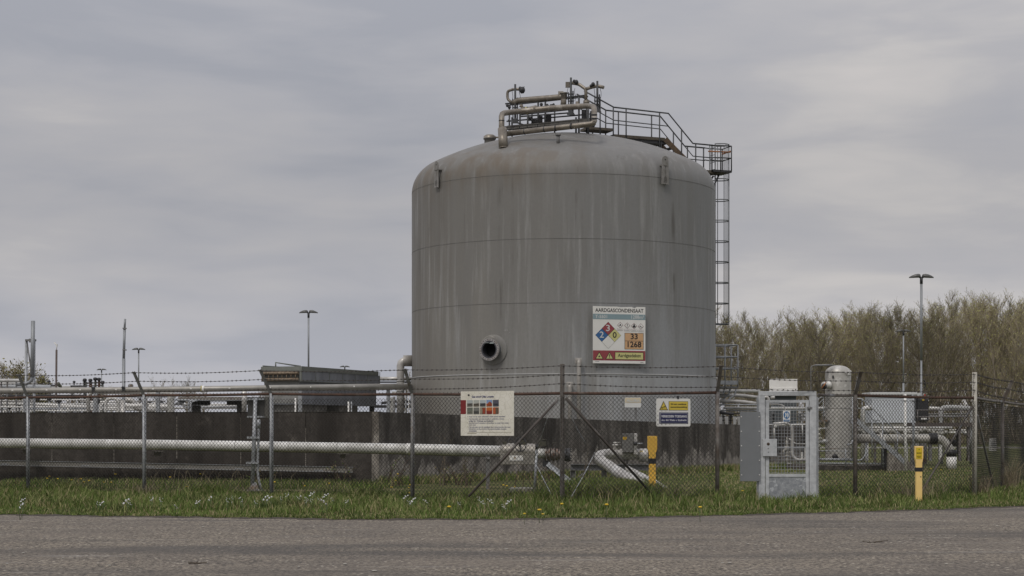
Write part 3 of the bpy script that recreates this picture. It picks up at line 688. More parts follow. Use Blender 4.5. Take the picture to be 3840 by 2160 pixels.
# ------------------------------------------------------------------ boundary fence
FP = [(-420,1500,40.6),(105,1490,39.2),(541,1482,37.5),(1018,1477,36.2),(1547,1478,34.3),(2105,1475,32.6),(2690,1472,33.8)]
FQ = [(3207,1482,34.4),(3655,1492,36.2)]
FS = [(3655,1492,36.2),(3759,1507,40.4),(3846,1518,44.6),(3990,1530,52.0)]
def fpt(q): p = W(*q); return Vector((p.x, p.y, 0)), p.z
PIT = .0425
def mesh_bay(a, b, za, zb, parent, z0=.02, wr=.0056):
    d = b - a; L = d.length; dr = d.normalized(); nn = Vector((dr.y, -dr.x, 0)); r = wr
    nw = int(L/PIT); nj = int((min(za, zb)-.03-z0)/PIT)
    i = np.arange(nw)[:,None]; j = np.arange(nj+1)[None,:]
    uu = (i + ((i + j) % 2))*PIT
    zz = z0 + j*PIT*(1 + 0*i) + (uu/L)*(zb-za)*.5
    wob = .02*np.sin(uu*1.9+a.x)*np.sin(zz*2.3+a.y) ; dep = wob + .004*((j % 2)*2-1)
    P = np.stack([a.x + dr.x*uu + nn.x*dep, a.y + dr.y*uu + nn.y*dep, zz], -1)   # nw, nj+1, 3
    offs = np.array([[nn.x*r, nn.y*r, 0], [dr.x*r - nn.x*r*.5, dr.y*r - nn.y*r*.5, 0], [-dr.x*r - nn.x*r*.5, -dr.y*r - nn.y*r*.5, 0]])
    V = (P[:,:,None,:] + offs[None,None,:,:]).reshape(-1,3)
    base = (np.arange(nw)[:,None]*(nj+1) + np.arange(nj)[None,:])*3
    fs = []
    for k in range(3):
        q = (k+1) % 3; fs.append(np.stack([base+k, base+q, base+q+3, base+k+3], -1).reshape(-1,4))
    og = np.array(ORG[parent.name]); o = np_mesh('wire_mesh', V - og, np.concatenate(fs), [wire_m], None, parent); ORG[o.name] = ORG[parent.name]; return o
def angle_arm(a, b):
    mb = MB(); d = (b-a).normalized(); s_ = d.cross(Vector((0,1,0))).normalized(); t = s_.cross(d)
    mb.obox((a+b)/2, d, s_, t, (b-a).length/2, .032, .004); mb.obox((a+b)/2 + s_*.03 + t*.028, d, t, s_, (b-a).length/2, .028, .004); return mb
def tie(mb, p): mb.box(p, (.012,.03,.03))
def post(parent, px, py, d, tip=None, m=None, r=.042, top=None):
    p, z = fpt((px, py, d)); mb = MB(); mb.tube([p + u*-.1, p + u*((top or z)+.01)], r, 12)
    o = mb.build('post', m or galv, parent)
    if tip is not None:
        dx = M_(tip[0]-px, d); dy = -math.sqrt(max(.01, .34**2 - dx*dx)); t = W(tip[0], tip[1], d+dy)
        t.z += 0; angle_arm(p + u*(z-.02), t).build('angled_arm', galv_d if m is None else m, o)
        return p, z, t
    return p, z, None
def rail_mb(a, za, b, zb, r=.030):
    mb = MB(); k = 8; pts = [a.lerp(b, i/k) + u*(za*(1-i/k)+zb*i/k - .012*math.sin(math.pi*i/k)) for i in range(k+1)]; mb.tube(pts, r, 8); return mb
def loops(mb, a, za, b, zb):      # mesh hooks knotted over the rail
    L = (b-a).length; n = int(L/(PIT*2))
    for i in range(n):
        c = a.lerp(b, (i+.5)/n) + u*(za+(zb-za)*(i+.5)/n); dr = (b-a).normalized()
        mb.tube([c - dr*.02 - u*.04 + Vector((0,-.03,0)), c + u*.035 + Vector((0,-.012,0)), c + dr*.02 + u*.0+ Vector((0,-.032,0))], .005, 3, caps=False)
def strand(pts):
    mb = MB(); P = []
    for a, b in zip(pts, pts[1:]):
        n = 10
        for i in range(n): f_ = i/n; P.append(a.lerp(b, f_) - u*(.03*math.sin(math.pi*f_)) )
    P.append(pts[-1]); mb.tube(P, .0062, 4, caps=False)
    for a, b in zip(pts, pts[1:]):
        L = (b-a).length; n = int(L/.105); dr = (b-a).normalized()
        for i in range(n):
            f_ = (i+.5)/n; c = a.lerp(b, f_) - u*(.03*math.sin(math.pi*f_)); an = rnd.uniform(0, 3.1)
            s_ = Vector((0,math.cos(an),math.sin(an)))
            mb.tube([c - dr*.018, c + dr*.018], .013, 4, caps=False); mb.tube([c - s_*.024, c + s_*.024], .005, 3, caps=False)
    return mb
front = thing('chain_link_fence', fpt(FP[4])[0], 'long rusty chain-link fence with angled barbed-wire arms, left of the gate', 'fence')
tips = {1:(69,1404),2:(501,1394),3:(975,1386),4:(1518,1383),6:(2705,1370)}
P = []
for i, q in enumerate(FP):
    m = None if i < 4 else (galv_d if i == 4 else rusty_post)
    if i == 5:
        p, z = fpt(q); mb = MB(); t_ = W(2105,1364,32.5).z
        mb.box(p + u*(t_/2) , (.052,.055,t_), 0, 0, .004); mb.box(p + Vector((.045,.02,t_/2)), (.03,.05,t_)); pp = mb.build('straining_post', rusty_post, front)
        mb = MB()
        for k in range(62): mb.box(p + Vector((-.018,-.031,.1+k*.041)), (.008,.01,.018)); mb.box(p + Vector((.030,-.031,.12+k*.041)), (.008,.01,.014))
        mb.build('tie_strip', galv_d, pp); tp = Vector((p.x,p.y,t_)); P.append((p, z, [Vector((p.x, p.y-.03, W(2105,y,32.5).z)) for y in (1371,1405,1438)])); continue
    p, z, t = post(front, q[0], q[1], q[2], tips.get(i, (q[0]-34, q[1]-87)), m)
    b = p + u*z; P.append((p, z, [b.lerp(t, f_) for f_ in (.96,.60,.2)]))
bay_m = [rust, rust, rust, rust, rusty_post, rusty_post]
for i in range(len(P)-1):
    mesh_bay(P[i][0]+Vector((0,-.05,0)), P[i+1][0]+Vector((0,-.05,0)), P[i][1]-.0, P[i+1][1]-.0, front)
    mb = rail_mb(P[i][0], P[i][1], P[i+1][0], P[i+1][1]); o = mb.build('top_rail', rust, front)
    mb = MB(); loops(mb, P[i][0], P[i][1], P[i+1][0], P[i+1][1]); mb.build('mesh_edge', wire_m, o)
for k in range(3): strand([q[2][k] for q in P]).build('barbed_wire', barb_m, front)
p5 = P[5][0]
dark_rust = mat('dark_rust_tube', (.085,.07,.06), .7, .1, (.05,.042,.037), 5, .9, c3=(.17,.16,.15), s3=2)
def brace(parent, a, b, r=.024, m=rusty_post): 
    mb = MB(); mb.tube([a, b], r, 8); return mb.build('brace', m, parent)
brace(front, W(2092,1499,32.45), W(1757,1862,31.8), .024, dark_rust); brace(front, W(2122,1493,32.5), W(2442,1850,33.3), .024, dark_rust)
mb = MB(); mb.tube([P[0][0]+u*.9, P[4][0]+u*.95, P[5][0]+u*.93, P[6][0]+u*.93], .003, 4); mb.build('tension_wire', wire_m, front)
# right of the gate
sf = thing('chain_link_fence', fpt(FQ[0])[0], 'chain-link fence right of the gate, ending at the tall white corner post', 'fence')
ga = (3068, 1480, 34.25)
p6, z6, t6 = post(sf, 3207, 1482, 34.4, (3229, 1393), rusty_post)
pc, zc_ = fpt(FQ[1]); g0, zg = fpt(ga)
t_ = W(3655,1396,36.2).z; mb = MB(); mb.tube([pc-u*.1, pc+u*t_], .049, 14); cp = mb.build('corner_post', mat('cream_post_paint', (.50,.48,.42), .6, 0, (.38,.36,.31), 5, .8), sf, 'tall cream corner post with rust spots')
mb = MB()
for k in range(70): mb.box(pc + Vector((-.030,-.040,.08+k*.037)), (.012,.012,.014))
mb.build('rust_stain', brown, cp)
for (a, za, b, zb, m) in ((g0,zg,p6,z6,rusty_post),(p6,z6,pc,zc_,rust)):
    mesh_bay(a+Vector((0,-.05,0)), b+Vector((0,-.05,0)), za, zb, sf)
    o = rail_mb(a, za, b, zb).build('top_rail', m, sf); mb = MB(); loops(mb, a, za, b, zb); mb.build('mesh_edge', wire_m, o)
w6 = [(p6+u*z6).lerp(t6, f_) for f_ in (.96,.60,.2)]; wc = [Vector((pc.x,pc.y-.05,W(3655,y,36.2).z)) for y in (1404,1433,1463)]
wg = [P[6][2][k] for k in range(3)]
for k in range(3): strand([wg[k], w6[k], wc[k]]).build('barbed_wire', barb_m, sf)
brace(sf, W(3648,1522,36.2), W(3462,1835,35.3), .022, rusty_post)
mb = MB(); mb.tube([g0+u*.95, p6+u*.93, pc+u*.95], .003, 4); mb.build('tension_wire', wire_m, sf)
# side run going away on the right
bk = thing('chain_link_fence', pc + Vector((.3,.8,0)), 'chain-link fence running away from the corner post at the right edge', 'fence')
Q = []
for i, q in enumerate(FS):
    if i == 0: Q.append((pc, zc_, wc)); continue
    tip = {1:(3798,1427),2:(3895,1440),3:(4035,1462)}[i]
    p, z = fpt(q); mb = MB(); mb.tube([p-u*.1, p+u*z], .04, 10); o = mb.build('post', rusty_post, bk); t = W(tip[0], tip[1], q[2]-.05)
    angle_arm(p+u*(z-.02), t).build('angled_arm', rusty_post, o); Q.append((p, z, [(p+u*z).lerp(t, f_) for f_ in (.96,.6,.2)]))
for i in range(3):
    mesh_bay(Q[i][0], Q[i+1][0], Q[i][1], Q[i+1][1], bk, .02, .0032)
    o = rail_mb(Q[i][0], Q[i][1], Q[i+1][0], Q[i+1][1]).build('top_rail', rusty_post, bk); mb = MB(); loops(mb, Q[i][0], Q[i][1], Q[i+1][0], Q[i+1][1]); mb.build('mesh_edge', wire_m, o)
for k in range(3): strand([q[2][k] for q in Q]).build('barbed_wire', barb_m, bk)
brace(bk, pc + Vector((.08,.1,1.72)), W(3727,1835,39.4), .024, galv_d)

# ------------------------------------------------------------------ gate
GD = 34.15
gate = thing('metal_gate', G(2955, GD), 'galvanised mesh gate with solid lower panel and lock plate', 'gate')
gz = mat('gate_zinc', (.60,.615,.63), .5, .15, (.44,.455,.47), 10, .9, c3=(.50,.51,.52), s3=4)
mb = MB()
mb.pbox(2846,1468,2869,1884,GD,.09,0,.004); mb.pbox(3036,1468,3062,1884,GD,.09,0,.004); mb.pbox(2847,1467,3061,1484,GD-.004,.098,0,.004)
fr_ = mb.build('gate_frame', gz, gate)
mb = MB(); mb.pbox(3062,1488,3068,1884,GD+.02,.05); mb.pbox(2840,1488,2846,1884,GD+.02,.05)
for k in range(74): mb.pbox(3067,1492+k*5.2,3071,1495+k*5.2,GD+.01,.02); mb.pbox(2837,1492+k*5.2,2841,1495+k*5.2,GD+.01,.02)
mb.build('tie_strip', galv, fr_)
mb = MB(); L0 = GD+.02
mb.pbox(2871,1500,2884,1880,L0,.05,0,.003); mb.pbox(3022,1500,3034,1880,L0,.05,0,.003); mb.pbox(2884,1500,3022,1510,L0+.002,.046); mb.pbox(2884,1777,3022,1788,L0+.002,.046); mb.pbox(2884,1872,3022,1880,L0+.002,.046)
lf = mb.build('gate_leaf', gz, gate)
mb = MB(); mb.pbox(2884.5,1788.5,3021.5,1871.5,L0+.015,.01); mb.pbox(2951,1789,2954,1871,L0+.011,.006)
mb.build('lower_panel', mat('spangled_zinc', (.36,.375,.395), .5, .2, (.25,.265,.285), 16, 1.0, c3=(.50,.52,.54), s3=12, t3=(.55,.62)), lf)
mb = MB()
for i in range(12): mb.tube([W(2884+11.5*i,1508,L0+.02), W(2884+11.5*i,1779,L0+.02)], .0045, 4, caps=False)
for i in range(22): mb.tube([W(2882,1515+12.3*i,L0+.012), W(3024,1515+12.3*i,L0+.012)], .0045, 4, caps=False)
mb.build('weld_mesh', galv, lf)
mb = MB(); mb.pbox(2912,1677,3022,1681,L0-.004,.02); mb.build('middle_bar', galv, lf)
mb = MB(); mb.pbox(2861,1646,2914,1711,GD-.045,.035,0,.004); lp = mb.build('lock_plate', gz, gate)
mb = MB(); mb.lathe([(.030,0),(.030,.002),(.001,.002)], W(2881,1665,GD-.045), (0,-1,0), 16)
mb.build('lock_hole', brown, lp)
for y in (1530, 1860): mb = MB(); mb.tube([W(3035,y-7,GD-.01), W(3035,y+7,GD-.01)], .018, 10); mb.pbox(3027,y-4,3046,y+4,GD-.008,.012); mb.build('hinge', galv_d, lf)
mb = MB()
for y in (1681,1694): mb.lathe([(.013,0),(.011,.008),(.001,.012)], W(2881.5,y,GD-.045), (0,-1,0), 8)
mb.build('bolt', galv, lp)
shield = thing('guard_panel', G(2812, GD), 'plain grey sheet panel with screws fixed beside the gate', 'panel')
mb = MB(); mb.pbox(2775,1544,2851,1805,GD-.05,.012,0,.004); sp_ = mb.build('panel_sheet', mat('grey_sheet_paint', (.215,.225,.235), .5, .1, (.185,.195,.205), 3, .7), shield)
mb = MB()
for k in range(5):
    for x in (2780, 2847): mb.lathe([(.011,0),(.009,.008),(.001,.010)], W(x+.3*k,1563+54.5*k,GD-.05), (0,-1,0), 8)
mb.build('screw', white, shield)

# ------------------------------------------------------------------ signs and lettering
FONT_N = 0
def text_mesh(s, bold=0.0):
    cu = bpy.data.curves.new('t', 'FONT'); cu.body = s; cu.size = 1; cu.offset = bold; cu.resolution_u = 3
    ob = bpy.data.objects.new('t', cu); col.objects.link(ob); dg = bpy.context.evaluated_depsgraph_get(); dg.update()
    me = bpy.data.meshes.new_from_object(ob.evaluated_get(dg)); 
    v = [tuple(x.co) for x in me.vertices]; f = [tuple(p.vertices) for p in me.polygons]
    bpy.data.objects.remove(ob); bpy.data.meshes.remove(me); bpy.data.curves.remove(cu); return v, f
class Sign:
    def __init__(s, root, tl, ax, wd, ht, pw, ph_):
        s.root, s.o, s.ax, s.w, s.h, s.pw, s.ph = root, Vector(tl), Vector(ax).normalized(), wd, ht, pw, ph_
        s.dn = Vector((0,0,-1)); s.n = s.ax.cross(s.dn)*1.0
        s.n = Vector((s.ax.y, -s.ax.x, 0)).normalized()      # towards the viewer
        s.kx, s.ky = wd/pw, ht/ph_
    def P(s, x, y, l): return s.o + s.ax*(x*s.kx) + s.dn*(y*s.ky) + s.n*(.0035*l)
    def poly(s, mb, pts, l=1, mi=0):
        n = len(pts); vs = [s.P(x, y, l) for x, y in pts] + [s.P(x, y, l-.9) for x, y in pts]
        mb.add(vs, [tuple(range(n))] + [(i, n+i, n+(i+1) % n, (i+1) % n) for i in range(n)], mi); return mb
    def rect(s, mb, x0, y0, x1, y1, l=1, mi=0): return s.poly(mb, [(x0,y0),(x0,y1),(x1,y1),(x1,y0)], l, mi)
    def rrect(s, mb, x0, y0, x1, y1, r, l=1, mi=0, cor=(1,1,1,1)):
        pts = []
        for k, (cx, cy, a0) in enumerate(((x0+r,y0+r,90),(x0+r,y1-r,180),(x1-r,y1-r,270),(x1-r,y0+r,0))):
            if cor[k]:
                for i in range(5): a = R(a0 + 22.5*i); pts.append((cx+math.cos(a)*r, cy-math.sin(a)*r))
            else: pts.append(((x0,y0),(x0,y1),(x1,y1),(x1,y0))[k])
        return s.poly(mb, pts, l, mi)
    def text(s, mb, t, x0, y0, x1, y1, l=2, mi=0, bold=.0, slant=0):
        v, f = text_mesh(t, bold)
        xs = [q[0] for q in v]; ys = [q[1] for q in v]; a, b, c, d = min(xs), max(xs), min(ys), max(ys)
        mb.add([s.P(x0+(q[0]-a)/(b-a)*(x1-x0), y1-(q[1]-c)/(d-c)*(y1-y0), l) for q in v], f, mi)
ink = flat('black_ink', (.02,.02,.022)); s_white = mat('sign_white', (.78,.77,.74), .45, 0, (.70,.69,.65), 2, .6)
s_red = flat('sign_red', (.30,.055,.065)); s_blue = flat('sign_blue', (.035,.13,.32)); s_yel = flat('sign_pale_yellow', (.60,.57,.24)); s_org = flat('sign_pale_orange', (.62,.38,.20))
s_teal = flat('sign_grey_blue', (.24,.33,.36)); s_lt = flat('sign_light_letters', (.62,.63,.62))
def flame(S_, mb, cx, cy, k, l):
    S_.poly(mb, [(cx+k*x, cy+k*y) for x, y in ((-.5,.35),(-.62,0),(-.35,-.35),(-.25,-.1),(.02,-.9),(.18,-.45),(.3,-.55),(.6,.05),(.45,.4),(.15,.5),(.1,.1),(-.05,.1),(-.15,.5))], l)
# the big tank board
ps = R(17.7); nrm_ = trad(ps); ax_ = ttan(ps); ctr = on_tank(ps, TR+.12, 0); dS = ctr.y
zt = EYE + (HY-1149.5)*dS/F; zb_ = EYE + (HY-1363)*dS/F; Wd = 2.05
tl = Vector((ctr.x, ctr.y, zt)) - ax_*(Wd/2)
broot = thing('hazard_board', Vector((ctr.x, ctr.y, zb_)), 'large white hazard board with coloured diamond fixed to the tank', 'sign')
B = Sign(broot, tl, ax_, Wd, zt-zb_, 1084, 1190)
mb = MB(); B.poly(mb, [(0,0),(0,1190),(1084,1190),(1084,0),(900,0),(870,22),(840,20),(800,2),(560,12),(500,2),(280,5)], 0); bd = mb.build('board', s_white, broot)
mb = MB()
for y in (60, 1130): mb.obox(B.P(542,y,-14), ax_, nrm_, u, .98, .03, .03)
mb.build('mounting_rail', galv, broot)
mb = MB(); B.rect(mb,3,160,1081,272); mb.build('reference_band', s_teal, bd)
mb = MB(); B.rect(mb,3,922,1081,1130); mb.build('warning_band', s_red, bd)
mb = MB(); B.text(mb,'AARDGASCONDENSAAT',50,42,1042,122,1,0,.018); B.text(mb,'33',776,562,922,680,4,0,.02); B.text(mb,'1268',712,726,996,848,4,0,.02)
B.text(mb,'Aardgasdeken',512,984,988,1080,4,0,.012); B.text(mb,'0',405,534,485,656,4,0,.008)
mb.build('black_lettering', ink, bd)
mb = MB(); B.text(mb,'T-5501',48,182,292,250,2,0,.02); B.text(mb,'1288m³',790,176,1052,252,2,0,.015); B.text(mb,'3',268,386,346,520,4,0,.012); B.text(mb,'2',136,528,222,658,4,0,.012)
mb.build('light_lettering', s_lt, bd)
cx_, cy_ = 315, 604; h1, h2 = 264, 280
mb = MB(); B.poly(mb, [(cx_-h1,cy_),(cx_,cy_+h2),(cx_+h1,cy_),(cx_,cy_-h2)], 1)
B.rect(mb,652,548,1046,892,1); B.rect(mb,450,952,1044,1112,2)
for x, y in ((130,1060),(340,1060)): B.poly(mb, [(x-86,y+44),(x+86,y+44),(x,y-110)], 2)
mb.build('outline', ink, bd)
def quad4(cx, cy, a, b): return [(cx-a,cy),(cx,cy+b),(cx+a,cy),(cx,cy-b)]
mb = MB(); B.poly(mb, quad4(cx_,cy_-h2/2,h1/2-6,h2/2-6), 2); mb.build('red_quarter', s_red, bd)
mb = MB(); B.poly(mb, quad4(cx_-h1/2,cy_,h1/2-6,h2/2-6), 2); mb.build('blue_quarter', s_blue, bd)
mb = MB(); B.poly(mb, quad4(cx_+h1/2,cy_,h1/2-6,h2/2-6), 2); mb.build('yellow_quarter', s_yel, bd)
mb = MB(); B.poly(mb, quad4(cx_,cy_+h2/2,h1/2-4,h2/2-4), 2); mb.build('white_quarter', s_white, bd)
mb = MB(); B.rect(mb,660,556,1038,712,2); B.rect(mb,660,722,1038,884,2); mb.build('orange_plate', s_org, bd)
mb = MB(); B.rect(mb,460,962,1034,1102,3)
for x, y in ((130,1060),(340,1060)): B.poly(mb, [(x-66,y+32),(x+66,y+32),(x,y-86)], 3)
mb.build('yellow_plate', s_yel, bd)
mb = MB(); flame(B, mb, 130, 1052, 34, 4); B.poly(mb,[(334,1000),(330,1055),(348,1055),(350,1000)],4); B.rect(mb,332,1066,348,1080,4)
for k, x in enumerate((562,706,848,988)):
    y = 386+k*7
    if k == 0: flame(B, mb, x, y+2, 34, 4)
    elif k == 1: B.poly(mb,[(x-7,y-34),(x-4,y+14),(x+4,y+14),(x+7,y-34)],4); B.rect(mb,x-5,y+22,x+5,y+32,4)
    elif k == 2: B.poly(mb,[(x-16,y-30),(x-16,y-6),(x-34,y+14),(x-20,y+34),(x+20,y+34),(x+34,y+14),(x+16,y-6),(x+16,y-30),(x,y-40)],4)
    else: B.poly(mb,[(x-36,y+10),(x+30,y+22),(x+30,y+14),(x-6,y+2),(x-4,y-24),(x-14,y-6)],4)
mb.build('hazard_symbol', ink, bd)
mb = MB()
for k, x in enumerate((562,706,848,988)): B.poly(mb, quad4(x,386+k*7,60,64), 2)
for k, x in enumerate((560,706,848,988)): B.rect(mb,x-64,462+k*6,x+60,506+k*6,1)
mb.build('small_diamond_border', flat('faded_maroon', (.22,.10,.11)), bd)
mb = MB()
for k, x in enumerate((562,706,848,988)): B.poly(mb, quad4(x,386+k*7,50,54), 3)
for k, x in enumerate((560,706,848,988)): B.rect(mb,x-60,466+k*6,x+56,502+k*6,2)
mb.build('small_diamond', s_white, bd)
mb = MB()
for k, x in enumerate((560,706,848,988)): B.rect(mb,x-44,482+k*6,x+40,488+k*6,3)
B.rect(mb,46,1148,130,1155,1); B.rect(mb,980,1160,1045,1170,1)
mb.build('small_print', flat('small_print_grey', (.16,.15,.17)), bd)

pk = az(-.385); kn = trad(pk); kc = on_tank(pk, TR+.012, 0); zk = lambda y: EYE+(HY-y)*63.6/F
KS = Sign(tank, Vector((kc.x, kc.y, zk(1236))), ttan(pk), .15, .08, 100, 50)
mb = MB(); KS.text(mb,'165',0,0,92,42,1,0,-.01); KS.poly(mb,[(130,70),(150,84),(152,60),(147,60),(146,78)],1); mb.build('chalk_mark', flat('chalk', (.45,.44,.42)), tank)
def fence_sign(root, x0, y0, x1, y1, d0, d1, pw, ph_, off=.07):
    a = W(x0, y0, d0); b = W(x1, y0, d1); a.z = b.z = (a.z+b.z)/2; z1 = W((x0+x1)/2, y1, (d0+d1)/2).z
    n = Vector((b.y-a.y, -(b.x-a.x), 0)).normalized(); a += n*off; b += n*off
    return Sign(root, a, b-a, (Vector((b.x,b.y))-Vector((a.x,a.y))).length, a.z-z1, pw, ph_)
def fd(px):
    for a, b in zip(FP, FP[1:]):
        if a[0] <= px <= b[0]:     # distance along the straight bay
            A = G(a[0],a[2]); Bv = G(b[0],b[2]); k = (px-CX)/F; dx = Bv.x-A.x; dy = Bv.y-A.y; t = (k*A.y-A.x)/(dx-k*dy); return A.y+dy*t
# information sign: gas and oil site
ir = thing('information_sign', G(1835, fd(1835)), 'weathered cracked white information board with ten small pictures, hung on the fence', 'sign')
I = fence_sign(ir, 1735, 1467, 1934, 1634, fd(1735), fd(1934), 1310, 1095)
mb = MB(); I.rect(mb,0,0,1310,1095,0); mb.obox(I.P(655,547,-1.8), I.ax, I.n, u, I.w/2, .003, I.h/2)
crack = mat('cracked_cream_board', (.80,.77,.69), .6, 0, (.68,.65,.55), 2.2, .8)
t = crack.node_tree; p = t.nodes['Principled BSDF']; g = t.nodes.new('ShaderNodeTexCoord'); v = t.nodes.new('ShaderNodeTexVoronoi'); v.feature = 'DISTANCE_TO_EDGE'; v.inputs['Scale'].default_value = 9
t.links.new(g.outputs['Object'], v.inputs[0]); r_ = t.nodes.new('ShaderNodeMapRange'); r_.inputs[1].default_value = .0; r_.inputs[2].default_value = .035; r_.inputs[3].default_value = .35; t.links.new(v.outputs[0], r_.inputs[0])
mxn = t.nodes.new('ShaderNodeMix'); mxn.data_type = 'RGBA'; src = p.inputs['Base Color'].links[0].from_socket; t.links.new(r_.outputs[0], mxn.inputs[0]); mxn.inputs[6].default_value = (.42,.38,.30,1); t.links.new(src, mxn.inputs[7]); t.links.new(mxn.outputs[2], p.inputs['Base Color'])
ib = mb.build('board', crack, ir)
mb = MB(); I.rrect(mb,0,215,132,560,20,1,0,(0,0,1,0)); mb.build('red_block', flat('dark_red_print', (.22,.02,.02)), ib)
navy = flat('navy_ink', (.04,.045,.16))
mb = MB(); I.text(mb,'Gas en/of Olie Locatie',276,108,820,158,1,0,.03); mb.build('title_lettering', navy, ib)
mb = MB(); txt = [('Voor uw en onze veiligheid is deze locatie beveiligd',205,1095,612),('Het betreden van deze locatie is verboden volgens',205,1075,668),('artikel 461 Wetboek van Strafrecht',205,810,714),
 ('Aardgas en/of aardolie is brandbaar en staat hier onder',205,1190,768),('hoge druk',205,380,814),('Het betreden van de installatie door onbevoegden kan voor',205,1235,868),('bezoekers en de omgeving levensgevaarlijke situaties',205,1130,914),('veroorzaken',205,400,958)]
for s_, xa, xb, y in txt: I.text(mb, s_, xa, y, xb, y+34, 1, 0, .02)
mb.build('text_lettering', navy, ib)
mb = MB()
for y in (618,676,772,872): I.rect(mb,170,y,184,y+14,1)
I.rect(mb,168,1010,1245,1014,1); I.rect(mb,168,1036,392,1044,1)
mb.build('bullet_point', flat('olive_ink', (.20,.16,.06)), ib)
mb = MB()
for k in range(5):
    a = math.pi/2 + k*2*math.pi/5; c = (200+15*math.cos(a), 92-15*math.sin(a)); I.poly(mb, [(c[0]+12*math.cos(q), c[1]-12*math.sin(q)) for q in [2*math.pi*i/8 for i in range(8)]][::1], 1+.01*k)
mb.build('emblem', ink, ib)
cols = [[(.42,.45,.44),(.13,.12,.10)],[(.45,.46,.42),(.15,.13,.10)],[(.45,.50,.52),(.08,.08,.085)],[(.22,.33,.55),(.42,.12,.03)],[(.09,.09,.12),(.07,.07,.09)],
        [(.14,.15,.12),(.20,.20,.16)],[(.18,.18,.16),(.10,.10,.09)],[(.10,.08,.05),(.28,.25,.18)],[(.50,.14,.03),(.22,.02,.015)],[(.45,.10,.03),(.12,.09,.06)]]
for k, (ca, cb) in enumerate(cols):
    x = 160 + (k % 5)*160; y = 215 + (k//5)*184; mm = [flat('picture_upper_tone', ca), flat('picture_lower_tone', cb), flat('picture_accent', tuple(q*.4 for q in cb) if k not in (3,7,8) else (.30,.05,.02))]
    mb = MB(); I.rrect(mb,x,y,x+142,y+164,16,1,0, (k >= 5, 0 if k < 5 else 0, 1, 0)); 
    if k == 9 or k == 7: I.poly(mb,[(x+2,y+4),(x+2,y+160),(x+60,y+160),(x+66,y+60),(x+50,y+4)][::1],2,0 if k == 9 else 1); I.rect(mb,x+68,y+8,x+138,y+158,2,1 if k == 9 else 2)
    else: I.poly(mb,[(x+3,y+82+8*(k%2)),(x+3,y+160),(x+126,y+160),(x+139,y+150),(x+139,y+78)],2,1); I.poly(mb,[(x+10,y+110),(x+20,y+124),(x+130,y+118),(x+110,y+98),(x+60,y+104)],3,2)
    if k == 3: I.poly(mb,[(x+50,y+70),(x+40,y+130),(x+120,y+140),(x+118,y+60),(x+90,y+40)],4,2); I.poly(mb,[(x+60,y+64),(x+60,y+96),(x+96,y+96),(x+100,y+60)],5,1)
    o = mb.build('small_picture', mm, ib)
# camera and no-entry sign
cr = thing('warning_sign', G(2519, fd(2519)), 'white sign with yellow camera warning above a blue no-entry text panel', 'sign')
Cq = fence_sign(cr, 2455, 1494.5, 2583, 1599, fd(2455), fd(2583), 1325, 1085)
mb = MB(); Cq.rrect(mb,0,0,1325,1085,60,0); cb_ = mb.build('board', s_white, cr)
mb = MB(); mb.obox(Cq.P(662,542,-1.8), Cq.ax, Cq.n, u, Cq.w/2*.96, .003, Cq.h/2*.96); mb.obox(Cq.P(840,-40,-1), Cq.ax, Cq.n, u, .02, .01, .03); mb.build('backing', dark, cr)
mb = MB(); Cq.rect(mb,115,540,1232,980,1); mb.build('blue_panel', flat('navy_panel', (.018,.02,.085)), cb_)
mb = MB(); Cq.rrect(mb,140,560,1207,960,50,2); mb.build('white_border', s_lt, cb_)
mb = MB(); Cq.rrect(mb,152,572,1195,948,42,3); mb.build('blue_field', flat('navy_field', (.018,.02,.085)), cb_)
mb = MB(); Cq.text(mb,'VERBODEN TOEGANG',178,645,1168,740,4,0,.03); Cq.text(mb,'Art. 461 Wetb. v. Strafrecht',185,800,1160,880,4,0,.02); mb.build('white_lettering', flat('bright_letters', (.70,.70,.74)), cb_)
mb = MB(); Cq.rect(mb,480,108,1228,458,1); Cq.poly(mb,[(110,455),(450,455),(278,100)],1); mb.build('outline', ink, cb_)
syel = flat('sign_yellow', (.66,.50,.07))
mb = MB(); Cq.rect(mb,492,120,1216,446,2); Cq.poly(mb,[(148,432),(412,432),(278,150)],2); mb.build('yellow_field', syel, cb_)
mb = MB(); Cq.text(mb,'24 uur continue',552,185,1150,248,3,0,.035); Cq.text(mb,'camerabewaking',540,300,1180,375,3,0,.035)
Cq.poly(mb,[(262,330),(262,358),(350,318),(345,290),(320,296)],3); Cq.rect(mb,300,366,372,374,3); Cq.poly(mb,[(215+30*math.cos(a),365-30*math.sin(a)) for a in [2*math.pi*i/12 for i in range(12)]],3)
mb.build('black_lettering', flat('brown_ink', (.06,.05,.02)), cb_)
# small white sign with faded band
ar = thing('name_sign', G(2367, fd(2367)), 'small white sign with faded tan band on the fence, left of the yellow one', 'sign')
A_ = fence_sign(ar, 2337, 1491, 2398, 1528, fd(2337), fd(2398), 158, 96)
mb = MB(); A_.rrect(mb,0,0,158,96,6,0); ab = mb.build('board', mat('small_board_white', (.78,.78,.76), .5), ar)
mb = MB(); A_.rect(mb,3,4,155,50,1); mb.build('tan_band', flat('faded_tan', (.70,.60,.42)), ab)
mb = MB(); A_.text(mb,'ALURA',14,16,148,44,2,0,.05); mb.build('lettering', s_lt, ab)
